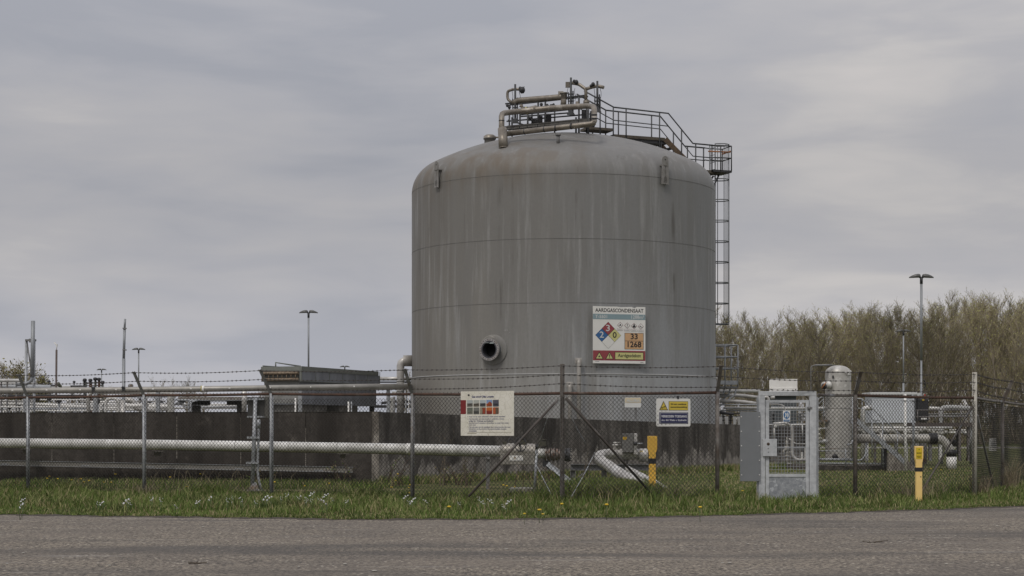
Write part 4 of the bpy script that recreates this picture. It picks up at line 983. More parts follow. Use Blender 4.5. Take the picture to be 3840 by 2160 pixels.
# blank board on top of the gate
tr = thing('blank_sign', W(2938,1468,GD), 'blank white board standing above the gate frame', 'sign')
mb = MB(); mb.pbox(2885,1421,2990,1455,GD+.05,.01); mb.pbox(2886,1455.5,2991,1468,GD+.03,.02); tb = mb.build('board', white, tr)
mb = MB()
for x in (2892, 2938, 2984): mb.pbox(x-2,1459,x+2,1463,GD+.025,.006)
mb.build('screw', dark, tr); mb = MB(); mb.pbox(2900,1430,2906,1478,GD+.062,.02); mb.pbox(2970,1430,2976,1478,GD+.062,.02); mb.build('support', galv, tr)
# blue pictogram on the gate
br_ = thing('pictogram_sign', W(2949,1582,GD), 'small blue and white pictogram sign wired to the gate mesh', 'sign')
Q_ = Sign(br_, W(2936,1540,GD-.02), (1,0,0), M_(27,GD), M_(42,GD), 97, 153)
mb = MB(); Q_.rect(mb,0,0,97,153,0); qb = mb.build('board', s_white, br_)
mb = MB(); Q_.poly(mb,[(50+41*math.cos(a),60-52*math.sin(a)) for a in [2*math.pi*i/24 for i in range(24)]],1); Q_.rect(mb,8,122,90,148,1); mb.build('blue_field', flat('signal_blue', (.03,.15,.36)), qb)
mb = MB(); Q_.poly(mb,[(30,28),(28,44),(34,60),(24,80),(38,96),(46,70),(52,52),(44,30)],2); Q_.poly(mb,[(56,22),(56,96),(72,88),(78,60),(70,30)],2); Q_.rect(mb,20,128,78,131,2); Q_.rect(mb,20,137,78,140,2); mb.build('white_symbol', s_lt, qb)
# ------------------------------------------------------------------ yellow marker posts
def marker(px, d, x0, x1, n0, n1, yt, yn, label, m, sign=False):
    c = G(px, d); top = W(px, yt, d).z; zn = W(px, yn, d).z; hw = M_((x1-x0)/2, d); nw = M_((n1-n0)/2, d)
    rt = thing('marker_post', c, label, 'marker post', 'yellow pipeline marker posts')
    mb = MB(); o = Vector((c.x, c.y+.05, 0))
    poly = [(-nw,-.1),(nw,-.1),(nw,zn-.08),(hw,zn+.02),(hw,top),(-hw,top),(-hw,zn+.02),(-nw,zn-.08)]
    mb.prism(poly, o, (1,0,0), (0,0,1), .10); b = mb.build('post_body', m, rt)
    mod = b.modifiers.new('b', 'BEVEL'); mod.width = .008; mod.segments = 2
    return rt, b, c, top, zn, hw, nw
rt, b, c, top, zn, hw, nw = marker(2446, 35.6, 2428, 2464, 2434, 2459, 1635, 1686, 'deep yellow marker post standing inside the fence beside the bent pipe', yellow)
mb = MB(); z = W(0,1729,35.6).z; mb.box((c.x, c.y, z), (nw*2+.006, .106, .11)); mb.build('black_band', ink, rt)
dd = 33.3
rt, b, c, top, zn, hw, nw = marker(3445, dd, 3429.5, 3460.5, 3433.5, 3456.5, 1673, 1721, 'pale yellow marker post with instruction plate standing in front of the fence', yellow_b)
mb = MB(); z = W(0,1760.5,dd).z; mb.box((c.x, c.y, z), (nw*2+.006, .106, .078)); mb.build('black_band', ink, rt)
mb = MB(); mb.lathe([(.012,0),(.012,.002),(.001,.002)], W(3453,1788,dd-.052), (0,-1,0), 10); mb.build('plug', ink, rt)
S2 = Sign(rt, W(3436,1679.5,dd-.056), (1,0,0), M_(21,dd), M_(41,dd), 115, 232)
mb = MB(); S2.rect(mb,0,0,115,232,0); S2.rect(mb,-3,-3,118,235,-.5,1); y_ = mb.build('instruction_plate', [flat('plate_yellow', (.72,.52,.02)), flat('plate_edge', (.35,.25,.02))], rt)
mb = MB(); S2.poly(mb,[(58+9*math.cos(a),34-12*math.sin(a)) for a in [2*math.pi*i/10 for i in range(10)]],1); S2.text(mb,'GASLEIDING',8,96,108,110,1,0,.03); S2.text(mb,'BEL VOOR',12,114,104,128,1,0,.03)
for y, q in ((168,8),(184,14),(200,24)): S2.rect(mb,q,y,112-q,y+5,1)
mb.build('plate_lettering', flat('plate_ink', (.06,.05,.01)), y_)

# ------------------------------------------------------------------ silver pipeline along the wall
gp = thing('gas_pipeline', G(500, 44.5), 'long silver pipe with insulated valve running along the dark bund wall', 'pipeline')
path = pts_([(-700,1648,47),(0,1661,45.2),(560,1667,44),(1000,1674,43),(1547,1683.5,41.8),(1900,1692,41.0)])
mb = MB(); mb.tube(path, .126, 24); pipe_o = mb.build('pipe', white_pipe, gp)
mb = MB()
for x, y, d in ((730,1670,43.6),(280,1664,44.7),(1250,1678,42.5),(1700,1687,41.45)):
    mb.lathe([(.127,-.008),(.132,-.008),(.132,.008),(.127,.008)], W(x,y,d), (1,-.18,-.01), 24)
mb.lathe([(.1275,-.06),(.133,-.06),(.133,.06),(.1275,.06)], W(1535,1683.2,41.83), (1,-.2,-.02), 24); mb.build('cladding_joint', white, pipe_o)
mb = MB()
for x, y, d in ((95,1683,45.7),(587,1692,44.6),(1286,1700,43.2)):
    mb.pbox(x-20,y,x+20,y+3,d-.35,.5); mb.pbox(x-10,y+3,x+8,y+18,d-.2,.3); 
mb.build('wall_bracket', mat('beige_bracket', (.17,.155,.13), .6), gp)
mb = MB(); mb.pbox(1821,1712,1838,1722,41.0,.26); mb.pbox(1823,1722,1836,1860,41.05,.07); mb.pbox(1823,1722,1836,1860,41.19,.05); mb.build('pipe_stand', galv_d, gp)
dv_ = 40.8
mb = MB(); a = W(1876,1694,dv_); b = W(2005,1698,dv_)
mb.lathe([(.001,-.02),(.10,0),(.175,.05),(.185,.12),(.185,.82)], a + Vector((.0,.0,.02)), (1,0,-.02), 24)
zz0 = W(0,1742,dv_).z; zz1 = W(0,1698,dv_).z
mb.box(((a.x+b.x)/2, dv_, (zz0+zz1)/2), (b.x-a.x, .36, zz1-zz0), 0, 0, .01)
vb = mb.build('insulated_valve_box', mat('cladding_warm', (.40,.375,.33), .45, .4, (.28,.26,.23), 3, .8), gp)
mb = MB(); mb.pbox(1910,1708,1961,1727,dv_-.195,.01); mb.build('label_plate', white, vb)
mb = MB(); mb.pbox(1929,1714,1933,1722,dv_-.199,.003); mb.build('label_mark', flat('mark', (.25,.16,.05)), vb)
mb = MB()
hcx = W(1952,1666,dv_-.35); RW = M_(21,dv_-.35)
ring = [hcx + Vector((math.cos(a)*RW, math.sin(a)*RW*.2, math.sin(a)*RW*1.25)) for a in [2*math.pi*i/28 for i in range(29)]]
mb.tube(ring, .013, 6, caps=False)
for k in range(3):
    a = 2*math.pi*k/3+.5; mb.tube([hcx, hcx + Vector((math.cos(a)*RW, math.sin(a)*RW*.2, math.sin(a)*RW*1.25))], .010, 5)
mb.tube([hcx, W(1945,1672,dv_)], .022, 6)
h2 = W(1915,1667,dv_+.3); mb.tube([h2 + Vector((math.cos(a)*.06, math.sin(a)*.08, math.sin(a)*.15)) for a in [2*math.pi*i/20 for i in range(21)]], .012, 5, caps=False)
mb.build('handwheel', dark, vb)
mb = MB(); mb.pbox(1945,1652,1975,1668,dv_-.1,.25); mb.pbox(1885,1656,1900,1666,dv_-.1,.2); mb.tube(pts_([(2020,1660,dv_),(2026,1648,dv_),(2050,1650,dv_)]), .014, 5); mb.pbox(2022,1656,2048,1672,dv_-.05,.15); mb.tube(pts_([(2070,1672,dv_),(2074,1660,dv_),(2090,1660,dv_)]), .010, 5)
mb.build('valve_gear', mat('olive_gear', (.09,.085,.06), .6, .2), vb)
mb = MB(); mb.tube(pts_([(2003,1699,dv_),(2048,1701,dv_)]), .115, 20); fl_p = mb.build('pipe_spool', white_pipe, gp)
mb = MB()
for x, r, t_x in ((2045,.16,3.5),(2052,.13,4),(2057,.165,4),(2066,.14,6),(2074,.155,5),(2084,.14,7),(2094,.12,8)):
    a = W(x,1704,dv_); mb.lathe([(.02,0),(r,0),(r,M_(t_x,dv_)),(.02,M_(t_x,dv_))], a, (1,0,-.02), 22, smooth=False)
mb.build('flange', mat('flange_rusty', (.24,.22,.20), .5, .4, (.13,.07,.045), 12, 1.0), gp)
mb = MB(); a = W(2113,1706,dv_); mb.lathe([(.02,0),(.15,0),(.15,.05),(.12,.05),(.12,.09),(.16,.09),(.16,.15),(.02,.15)], a, (1,0,0), 20, smooth=False)
for k in range(10):
    q = 2*math.pi*k/10; mb.tube([a + Vector((-.01, math.cos(q)*.135, math.sin(q)*.135)), a + Vector((.19, math.cos(q)*.135, math.sin(q)*.135))], .014, 5)
mb.tube([W(2099,1705,dv_), a], .11, 14)
mb.build('blind_flange', dark, gp)
mb = MB(); mb.tube([W(2050,1738,dv_), W(2065,1752,dv_)], .07, 8); mb.pbox(2035,1728,2062,1750,dv_-.05,.15); mb.build('drain_valve', dark, gp)
mb = MB(); mb.tube(pts_([(-700,1664,46.8),(60,1676,45.1),(200,1682,44.8),(300,1684,44.6),(420,1680,44.4),(560,1684,44.1),(900,1692,43.3),(1400,1700,42.3),(1850,1712,41.3)]), .012, 5); mb.build('tracing_cable', mat('old_cable', (.20,.19,.13), .7), gp)
mb = MB(); pj = list(zip(path, path[1:]))
for A_p, B_p in pj:
    L_p = (B_p-A_p).length; n_p = max(1, int(L_p/1.15))
    for k in range(n_p):
        c_p = A_p.lerp(B_p, (k+.5)/n_p); mb.lathe([(.1265,-.012),(.1295,-.010),(.1295,.010),(.1265,.012)], c_p, (B_p-A_p).normalized(), 20)
mb.build('cladding_seam', mat('cladding_band', (.50,.49,.46), .5, .2), pipe_o)
# grey props and channels around the valve
pr_ = thing('steel_channel', G(2100, 40.4), 'slanting grey steel channel leaning from the valve down into the grass', 'steel channel')
mb = MB(); a, b = W(2052,1738,40.5), W(2150,1815,39.8); dr = (b-a).normalized(); s_ = dr.cross(Vector((0,1,0))).normalized()
mb.obox((a+b)/2, dr, s_, Vector((0,1,0)), (b-a).length/2, .055, .012); mb.obox((a+b)/2+s_*.05*1+Vector((0,-.03,0)), dr, Vector((0,1,0)), s_, (b-a).length/2, .04, .006); mb.build('channel', galv, pr_)
sp = thing('short_post', G(2008, 37.2), 'short galvanised post with a black cap in front of the valve box', 'post')
mb = MB(); mb.tube([G(2003,37.2), W(2013,1680,37.2)], .028, 8); o = mb.build('tube', galv, sp)
mb = MB(); mb.tube([W(2012.6,1684,37.2), W(2014,1666,37.2)], .036, 8); mb.build('cap', black, sp)
for lab, pts in (('slack wire hanging from the fence down across the short galvanised post', [(2052,1570,32.7),(2016,1682,35),(2004,1722,36.2),(2012,1745,36),(2042,1805,34.5),(2083,1885,32.8)]),
                 ('loose wire end dangling between the heavy post and the bent pipe', [(2140,1556,32.8),(2165,1612,33),(2196,1662,33)]),
                 ('slanting wire from the bent pipe top down to the grass by the heavy post', [(2231,1697,36),(2190,1780,34.5),(2150,1850,33),(2132,1882,32.8)])):
    mb = MB(); mb.tube(bend(pts_(pts), .5, 4), .008, 4); tag(mb.build('loose_wire', galv), lab, 'wire', 'loose wires by the fence')

# cable tray on the wall foot
ct = thing('cable_tray', G(300, 45.3), 'long grey cable channel fixed low along the dark bund wall', 'cable tray')
a, b = W(-700,1722,47.0), W(1323,1761.5,44.15); dr = (b-a).normalized(); sy = Vector((0,0,1)); ny = dr.cross(sy).normalized(); up_ = ny.cross(dr)
mb = MB(); mb.obox((a+b)/2, dr, ny, up_, (b-a).length/2, .006, .062); tr_ = mb.build('tray_face', mat('tray_grey', (.27,.255,.23), .6, .1, (.19,.18,.16), 3, .8), ct)
mb = MB(); mb.obox((a+b)/2 + up_*.064, dr, ny, up_, (b-a).length/2, .03, .005); mb.obox((a+b)/2 - up_*.064 + ny*.02, dr, ny, up_, (b-a).length/2, .03, .005); mb.build('tray_lip', galv, tr_)
mb = MB()
for f_ in (.37, .52, .64, .80, .94): mb.obox(a.lerp(b, f_) - up_*.03 + ny*.008, dr, ny, up_, .12, .004, .012)
mb.build('tray_joint', galv, tr_)

# cabinet on a pole
cab = thing('control_cabinet', G(940, 40), 'dark cabinet on a galvanised pole with clamps behind the fence', 'cabinet')
dc = 39.9; mb = MB(); mb.tube([G(946,dc), W(958,1492,dc)], M_(7.5,dc), 12); pole = mb.build('pole', galv, cab)
mb = MB(); 
mb.add([W(950,1808,dc), W(960,1808,dc), W(975,1842,dc-.2), W(928,1842,dc-.25), W(985,1840,dc+.25), W(925,1840,dc+.2)], [(0,1,2,3),(0,1,4,5)]); mb.box(G(952,dc)+u*.01, (.42,.42,.02)); mb.build('base_plate', galv_d, cab)
mb = MB(); mb.pbox(928,1489,991,1568,dc+.1,.25,0,.01); bx = mb.build('box', mat('cabinet_dark_grey', (.055,.054,.05), .5), cab)
mb = MB(); mb.pbox(991.3,1487,1006,1569,dc+.1,.25,0,.01); mb.build('side_panel', mat('cabinet_side', (.13,.125,.11), .5), bx)
mb = MB()
for y in (1497,1563): mb.pbox(926,y-3,990,y+3,dc+.0,.08)
for y, x in ((1641,926),(1736,922)): mb.pbox(x,y-4,x+48,y+4,dc-.08,.05)
mb.build('clamp_rail', galv, cab)
mb = MB(); mb.tube(bend([W(970,1572,dc), W(970,1640,dc), W(966,1720,dc), W(967,1790,dc), W(980,1838,dc)], .3), .03, 8); mb.tube([W(970,1574,dc), W(970,1606,dc)], .045, 8); mb.build('conduit', galv, cab)

# bent riser pipe on its steel frame
ri = thing('riser_pipe', G(2300, 42), 'silver riser pipe bending down into the grass with a grey valve box on top', 'pipe')
dr_ = 42.5
mb = MB(); mb.tube(bend(pts_([(2425,1704,dr_+.3),(2255,1701,dr_+.3),(2245,1722,dr_-.9),(2330,1780,dr_-3.5),(2420,1830,dr_-5.5)]), .55, 7), .13, 20); rp_ = mb.build('pipe', clad, ri)
mb = MB(); mb.tube(pts_([(2350,1758,dr_-1),(2455,1812,dr_-1.5),(2500,1840,dr_-1.8)]), .085, 14); mb.build('branch_pipe', clad, ri, 'thinner pipe slanting down behind the yellow post')
mb = MB(); a = W(2395,1707,dr_+.3); mb.lathe([(.13,0),(.165,.02),(.165,.20),(.15,.22),(.02,.22)], a, (1,0,0), 24); mb.build('end_cap', clad, ri)
mb = MB(); mb.pbox(2335,1626,2376,1697,dr_,.32,0,.01); bo = mb.build('valve_box', mat('box_grey', (.19,.185,.175), .5, .3, (.14,.135,.125), 3, .8), ri)
mb = MB(); mb.pbox(2376.5,1626,2390,1705,dr_+.02,.28,0,.01); mb.build('side_flange', clad, bo)
mb = MB(); mb.pbox(2336,1638,2350,1649,dr_-.004,.003); mb.build('yellow_sticker', flat('sticker_orange', (.55,.33,.02)), bo)
mb = MB(); mb.lathe([(.05,0),(.05,.06)], W(2382,1663,dr_-.03), (0,-1,0), 12, caps=True); mb.build('hub', dark, bo)
mb = MB(); mb.tube([W(2384,1664,dr_-.06), W(2411,1663,dr_-.06)], .016, 6); mb.build('lever', galv, bo)
mb = MB(); a = W(2312,1700,dr_+.3); mb.lathe([(.095,0),(.095,.19),(.105,.19),(.105,.22),(.08,.22),(.08,.25),(.1,.25),(.1,.28),(.001,.28)], a, u, 18); mb.build('stub_flange', clad, ri)
mb = MB()
for x, y in ((2248,1709),): mb.pbox(x,y,x+11,y+7,dr_-1.15,.004)
mb.pbox(2400,1690,2411,1694,dr_+.12,.004); mb.build('yellow_label', flat('label_yellow', (.60,.45,.08)), rp_)
bf = thing('steel_beam_frame', G(2300, 43), 'grey steel beam on braced legs under the silver riser pipe', 'steel frame')
db = 42.7; mb = MB(); mb.pbox(2140,1741,2462,1743,db-.08,.2); mb.pbox(2140,1762,2462,1764,db-.08,.2); mb.pbox(2140,1743,2462,1762,db,.02); mb.build('beam', mat('frame_grey', (.22,.22,.225), .55, .3, (.13,.13,.135), 5, .9), bf)
for x in (2139, 2256):
    mb = MB(); mb.pbox(x,1764.5,x+2,1835,db-.07,.16); mb.pbox(x+18,1764.5,x+20,1835,db-.07,.16); mb.pbox(x+2,1764.5,x+18,1835,db,.015)
    mb.tube([W(x+20,1800,db), W(x+58,1766,db)], .02, 5); mb.build('leg', galv_d, bf)
rb = MB(); rb.box(W(2128,1840,36)*1 + Vector((0,0,-.02)), (.2,.2,.12)); 
slab = MB(); slab.pbox(1910,1829,2000,1850,38.2,.4,0,.03); slab.v = [(x,y,max(z,0)) for x,y,z in slab.v]; tag(slab.build('concrete_slab', mat('slab_concrete', (.24,.23,.21), .9, 0, (.14,.13,.11), 5, .9)), 'broken pale concrete slab lying in the grass under the valve', 'slab')

# ------------------------------------------------------------------ lamps, masts
def lamp(px, ytop, wpx, d, label, heads=2):
    c = G(px, d); z = EYE + (HY-ytop-4)*d/F; hl = M_(wpx/2, d)
    t = thing('street_lamp', c, label, 'street lamp', 'two-headed site lamps')
    mb = MB(); mb.tube([c, c+u*z*.55], M_(3.6 if d < 100 else 2.8, d) if d < 100 else .085, 10); mb.tube([c+u*z*.54, c+u*(z-.1)], .062 if d < 100 else .06, 10); mb.build('pole', mat('lamp_pole_grey', (.30,.315,.33), .5, .3, (.24,.25,.26), 2, .6) if 'lpm' not in globals() else lpm, t)
    for sx in (-1, 1):
        mb = MB(); prof = [(.05,.03,.05),(.12,.12,.13),(.30,.16,.15),(.55,.15,.13),(.80,.10,.08),(1,.03,.02)]
        vs = []; 
        for q, wy, hz2 in prof:
            x = q*hl*sx; zz = z + .05 - .03*q*q*(hl/.6)
            vs += [c+Vector((x,-wy,zz-.03)), c+Vector((x,-wy*.6,zz+hz2)), c+Vector((x,wy*.6,zz+hz2)), c+Vector((x,wy,zz-.03))]
        fs = []
        for i in range(len(prof)-1):
            for j in range(4): k = (j+1) % 4; fs.append((4*i+j, 4*i+k, 4*i+4+k, 4*i+4+j))
        fs += [(0,1,2,3), tuple(len(vs)-4+j for j in range(4))]
        mb.add(vs, fs, 0, True); h = mb.build('lamp_head', lh_m, t)
    mb = MB(); mb.box(c+u*(z+.02), (.22,.08,.06)); mb.tube([c+u*(z-.3), c+u*(z+.05)], .075, 8); mb.build('head_bracket', dark, t)
    return t
lh_m = mat('lamp_head_grey', (.13,.13,.125), .4, .2, (.09,.09,.085), 3, .6); lpm = mat('lamp_pole', (.30,.315,.33), .5, .3, (.24,.25,.26), 2, .6)
l1 = lamp(3455, 1038, 92, 87, 'tallest two-headed lamp at right, beside the pale cabinet')
mb = MB(); mb.tube(bend(pts_([(3463,1424,86.9),(3469,1432,86.9),(3470,1450,86.9),(3465,1456,86.9)]), .1), .03, 5); mb.build('cable_loop', black, l1)
lamp(3388, 1240, 57, 140, 'middle-sized two-headed lamp left of the tallest lamp')
lamp(3697, 1338, 45, 178, 'small two-headed lamp near the right edge, in front of the trees')
lamp(1157, 1170, 70, 114, 'two-headed lamp rising from behind the grey cooler unit')
lamp(520, 1308, 50, 160, 'two-headed lamp behind the second angled fence arm')
lamp(381, 1384, 37, 216, 'small far lamp beside the cluster of valves at left')
lamp(1293, 1373, 38, 210, 'far lamp whose head just clears the cooler roof')
mast = thing('vent_mast', G(465, 62), 'slim grey stepped vent mast rising over the pipe rack', 'mast')
c = G(464, 62); zt_ = lambda y: W(0,y,62).z
mb = MB(); mb.tube([c, Vector((c.x,c.y,zt_(1345)))], .060, 8); mb.tube([Vector((c.x,c.y,zt_(1346))), Vector((c.x+.03,c.y,zt_(1230)))], .048, 8); mb.tube([Vector((c.x+.03,c.y,zt_(1232))), Vector((c.x+.05,c.y,zt_(1196)))], .038, 8); mb.build('pipe', lpm, mast)
mb = MB()
for y in (1231, 1312, 1460): mb.pbox(459,y-2,472,y+2,61.93,.14)
mb.build('clamp', galv_d, mast)
ft = thing('vent_gantry', G(112, 60), 'tall steel frame with diagonal brace carrying a vent pipe at left', 'steel frame')
mb = MB()
for x0, x1 in ((96,99),(130,128)): mb.tube([G(x0-2,60), W(x1,1276,60)], .055, 4)
mb.build('leg', galv, ft); mb = MB(); mb.pbox(94,1272,133,1279,59.9,.12); mb.pbox(108,1270,122,1284,59.85,.1); mb.build('crossbar', galv_d, ft)
mb = MB(); mb.tube(pts_([(101,1282),(122,1420)], 60), .03, 4); mb.build('diagonal_brace', galv_d, ft)
mb = MB(); mb.tube(pts_([(121,1415),(124,1203)], 59.8), .07, 10); mb.tube(bend(pts_([(121,1412),(119,1426),(100,1440),(60,1442)], 59.8), .2), .06, 8); mb.build('vent_pipe', lpm, ft)
cm = thing('camera_mast', G(211, 75), 'thin rusty mast topped by a white camera at left', 'mast')
mb = MB(); mb.tube([G(208,75), W(212,1312,75)], .045, 6); mb.build('pole', mat('brown_mast', (.11,.085,.075), .7), cm)
mb = MB(); mb.tube(pts_([(212,1312),(213,1298),(208,1290),(206,1286)], 75), .02, 5); mb.pbox(202,1284,208,1288,75,.1); mb.pbox(211,1290,214,1300,75,.1); mb.build('camera', white, cm)

# ------------------------------------------------------------------ cooler building
DU = Vector((2.36, 6.2, 0)).normalized(); DP = Vector((-.935, .356, 0)).normalized()
CN = G(1130, 62)                      # near top corner
def CB(mb, s0, s1, p0, p1, z0, z1, mi=0, bev=0):
    c = CN + DU*(s0+s1)/2 + DP*(p0+p1)/2 + u*(z0+z1)/2; return mb.obox(c, DU, DP, u, (s1-s0)/2, (p1-p0)/2, (z1-z0)/2, mi, bev)
co = thing('air_cooler', CN, 'large grey panelled cooler unit on concrete plinths behind the wall', 'cooler')
cg = mat('cooler_blue_grey', (.25,.262,.285), .6, 0, (.17,.178,.195), 3, .8, (1,1,.3)); cg2 = mat('cooler_left_grey', (.25,.25,.24), .6, .1, (.18,.18,.17), 3, .8); trim = mat('cooler_trim', (.16,.17,.15), .6, 0, (.20,.21,.19), 4, .8)
mb = MB(); CB(mb, .12, 6.5, .12, 1.55, 2.36, 3.15); CB(mb,.10,6.52,.10,1.56,2.30,2.36); mb.build('body', cg, co)
mb = MB(); CB(mb, 0, 6.6, 0, 1.6, 3.14, 3.50); mb.build('header_box', cg, co)
mb = MB(); CB(mb, -.03, 6.4, -.03, 1.62, 3.50, 3.66); CB(mb,-.02,6.62,-.02,1.62,3.12,3.14); 
for k in range(7): CB(mb, k*1.09, k*1.09+.03, -.015, 0, 3.15, 3.65)
CB(mb, .3, 5, 1.7, 1.74, 3.66, 3.72); CB(mb,-.02,.0,0,.06,3.12,3.66); mb.build('trim', trim, co)
mb = MB(); CB(mb, -.06, -.005, .08, 1.58, 3.16, 3.48); lv = mb.build('louvre_recess', flat('recess_dark', (.03,.028,.022)), co)
mb = MB()
for z in (3.19, 3.42):
    c0 = CN + DU*(-.07) + DP*.08 + u*z; mb.tube([c0, c0 + DP*1.48], .055, 10)
for k in range(8): c0 = CN + DU*(-.07) + DP*(.2+.18*k) + u*3.24; mb.tube([c0, c0+u*.13], .018, 5)
mb.build('finned_tube', mat('brown_finned_tube', (.28,.215,.15), .7, .1, (.14,.105,.075), 14, 1.0, (1,1,1)), co)
mb = MB(); CB(mb,.09,.118,.12,1.55,2.34,3.12); mb.build('left_panel', cg2, co)
mb = MB(); CB(mb, .4, 2.6, .3, 1.4, 0, 2.3); CB(mb, 3.6, 5.2, .3, 1.4, 0, 2.3); CB(mb,.3,.38,.4,1.3,0,2.3); mb.build('plinth', mat('plinth_concrete', (.26,.25,.23), .9, 0, (.11,.105,.10), 3, .8), co)
mb = MB(); CB(mb, 6.35, 6.5, .2, .35, 0, 2.3); CB(mb,2.7,3.5,.9,1.4,.2,2.3); mb.build('steel_leg', dark, co)
S3 = Sign(co, CN + DU*2.6 + DP*.115 + u*3.02, DU, .52, .11, 100, 24); mb = MB(); S3.text(mb,'E-4501',0,0,100,24,1.5,0,.03); mb.build('lettering', ink, co)
mb = MB(); c0 = CN + DU*.3 + DP*1.2; mb.tube([c0+u*3.66, c0+u*3.82, CN+DU*.9+DP*.5+u*3.69], .03, 6); mb.build('lifting_bar', trim, co)

# ------------------------------------------------------------------ process pipework behind the wall, left
def prun(name, lst, rpx, m, label, cat='pipe', extra=None, n=12, rad=.25, group=None):
    dm = sum(q[2] for q in lst)/len(lst); mb = MB(); mb.tube(bend(pts_(lst), rad, 4), M_(rpx, dm), n)
    o = mb.build(name, m); tag(o, label, cat, group); return o
lp = thing('overhead_pipeline', W(700,1458,55), 'long beige overhead pipe with white clips crossing in front of the cooler', 'pipeline')
Lpath = [(-600,1470,58),(0,1466,56.5),(700,1459.5,55.5),(1000,1455.5,55),(1400,1450.5,57),(1440,1450,58.5),(1500,1449,64),(1555,1449,70.5),(1600,1449,76)]
mb = MB(); mb.tube(pts_(Lpath), [.097]*4+[.10,.104,.112,.12,.12], 16); lpo = mb.build('pipe', mat('beige_cladding', (.34,.325,.295), .45, .4, (.24,.23,.205), 2.5, .8), lp)
def lpy(x):
    for a, b in zip(Lpath, Lpath[1:]):
        if a[0] <= x <= b[0]: f_ = (x-a[0])/(b[0]-a[0]); return a[1]+f_*(b[1]-a[1]), a[2]+f_*(b[2]-a[2])
mb = MB()
for x in (46,174,300,434,573,715,860,1011,1163,1326): 
    y, d = lpy(x); mb.pbox(x-3,y-5,x+4,y,d-.11,.03)
y, d = lpy(762); mb.lathe([(.098,-.05),(.104,-.05),(.104,.05),(.098,.05)], W(762,y,d), (1,0,0), 18); mb.build('clip', white, lpo)
mb = MB(); mb.lathe([(.098,-.02),(.106,-.02),(.106,.02),(.098,.02)], W(756,y,d), (1,0,0), 18); mb.build('yellow_ring', flat('yellow_ring_paint', (.42,.36,.14)), lpo)
mb = MB()
for x in (348, 461): 
    y, d = lpy(x); mb.pbox(x-6,y-11,x+6,y-6,d-.15,.3); mb.pbox(x-4,y-14,x-1,y+10,d-.15,.02); mb.pbox(x+2,y-14,x+5,y+10,d-.15,.02)
mb.build('pipe_clamp', dark, lp)
for x in (93, 356, 590, 1124, 1455):
    y, d = lpy(x); mb = MB(); mb.pbox(x-6,y+11,x+7,1700,d-.08,.17); mb.build('support_column', galv, lp)
prun('pipe_loop', [(331,1700,57),(331,1471,57),(546,1472,57),(548,1700,57)], 7, clad, 'silver pipe loop standing on two legs under the long beige pipe', rad=.22)
prun('pipe_loop', [(551,1474,58),(622,1473,58)], 5.5, white_pipe, 'thin pale pipe stub feeding the fat elbow')
prun('elbow_pipe', [(618,1471,58),(641,1471,58),(641,1700,58)], 13, white_pipe, 'fat pale elbow pipe dropping down behind the wall', rad=.22, n=16)
prun('cut_pipe', [(916,1545,58),(916,1456,58)], 9.5, clad, 'short open upright pipe end beside the dark cabinet')
prun('arched_pipe', [(395,1700,60),(396,1495,60),(444,1494,60),(447,1700,60)], 6, white_pipe, 'small pale arched pipe between the fence arms', rad=.3)
prun('upright_pipe', [(461,1700,59.5),(461,1500,59.5)], 9, clad, 'thick upright silver pipe below the vent mast')
prun('pipe_bend', [(470,1500,61),(500,1502,61),(506,1530,61),(600,1540,61)], 11, clad, 'dull silver pipe bend near the vent mast', rad=.4)
mats_ = [white_pipe, clad, white, galv]
lab_y = {1494:'uppermost', 1503:'second', 1512:'third', 1520:'fourth', 1527:'fifth', 1534:'sixth', 1541:'lowest'}
def crange(a): return a
for i, (x0, x1, y0, y1, r, m, d) in enumerate((( -300,130,1500,1506,4,clad,66),(-300,330,1511,1517,5.5,white_pipe,64),(-300,650,1520,1523,6,white_pipe,67),(130,360,1516,1526,5,white,63),(120,335,1540,1541,3,white_pipe,60),
       (470,545,1521,1522,8,white,60),(560,640,1524,1524,8,white,61),(-300,330,1534,1533,3.5,galv,70),(330,640,1536,1536,4,white_pipe,68),(300,620,1506,1505,3,clad,74),(-300,900,1531,1530,4,white_pipe,78),(640,900,1517,1517,3.5,white,80),(-300,300,1494,1492,4,dark,76),(690,900,1526,1526,3,galv,72),(960,1130,1517,1518,6,white_pipe,90),(1400,1545,1524,1524,6,dark,80))):
    o = prun('process_pipe', [(x0,y0,d),(x1,y1,d)], r, m, 'level process pipe, number %d of the bundle seen over the wall at left' % (i+1), 'pipe', group='process pipes over the left wall', n=8)
    o['label'] = ['dull pipe at far left just under the fence rail','pale pipe at far left below the fence rail','long pale pipe crossing behind the silver loop','white sloping pipe left of the silver loop','thin pale pipe lying on the wall top at left','bright white pipe stub right of the thick upright pipe','bright white pipe stub left of the fat elbow','thin galvanised pipe low at far left','pale pipe under the silver loop near the wall top','thin dull pipe high behind the silver loop','very long thin pale pipe far behind the rack','thin white pipe under the shed roof','dark pipe at far left close to the fence rail','thin galvanised pipe low under the shed roof','pale far pipe seen between shed and cooler','dark pipe between cooler and tank'][i]
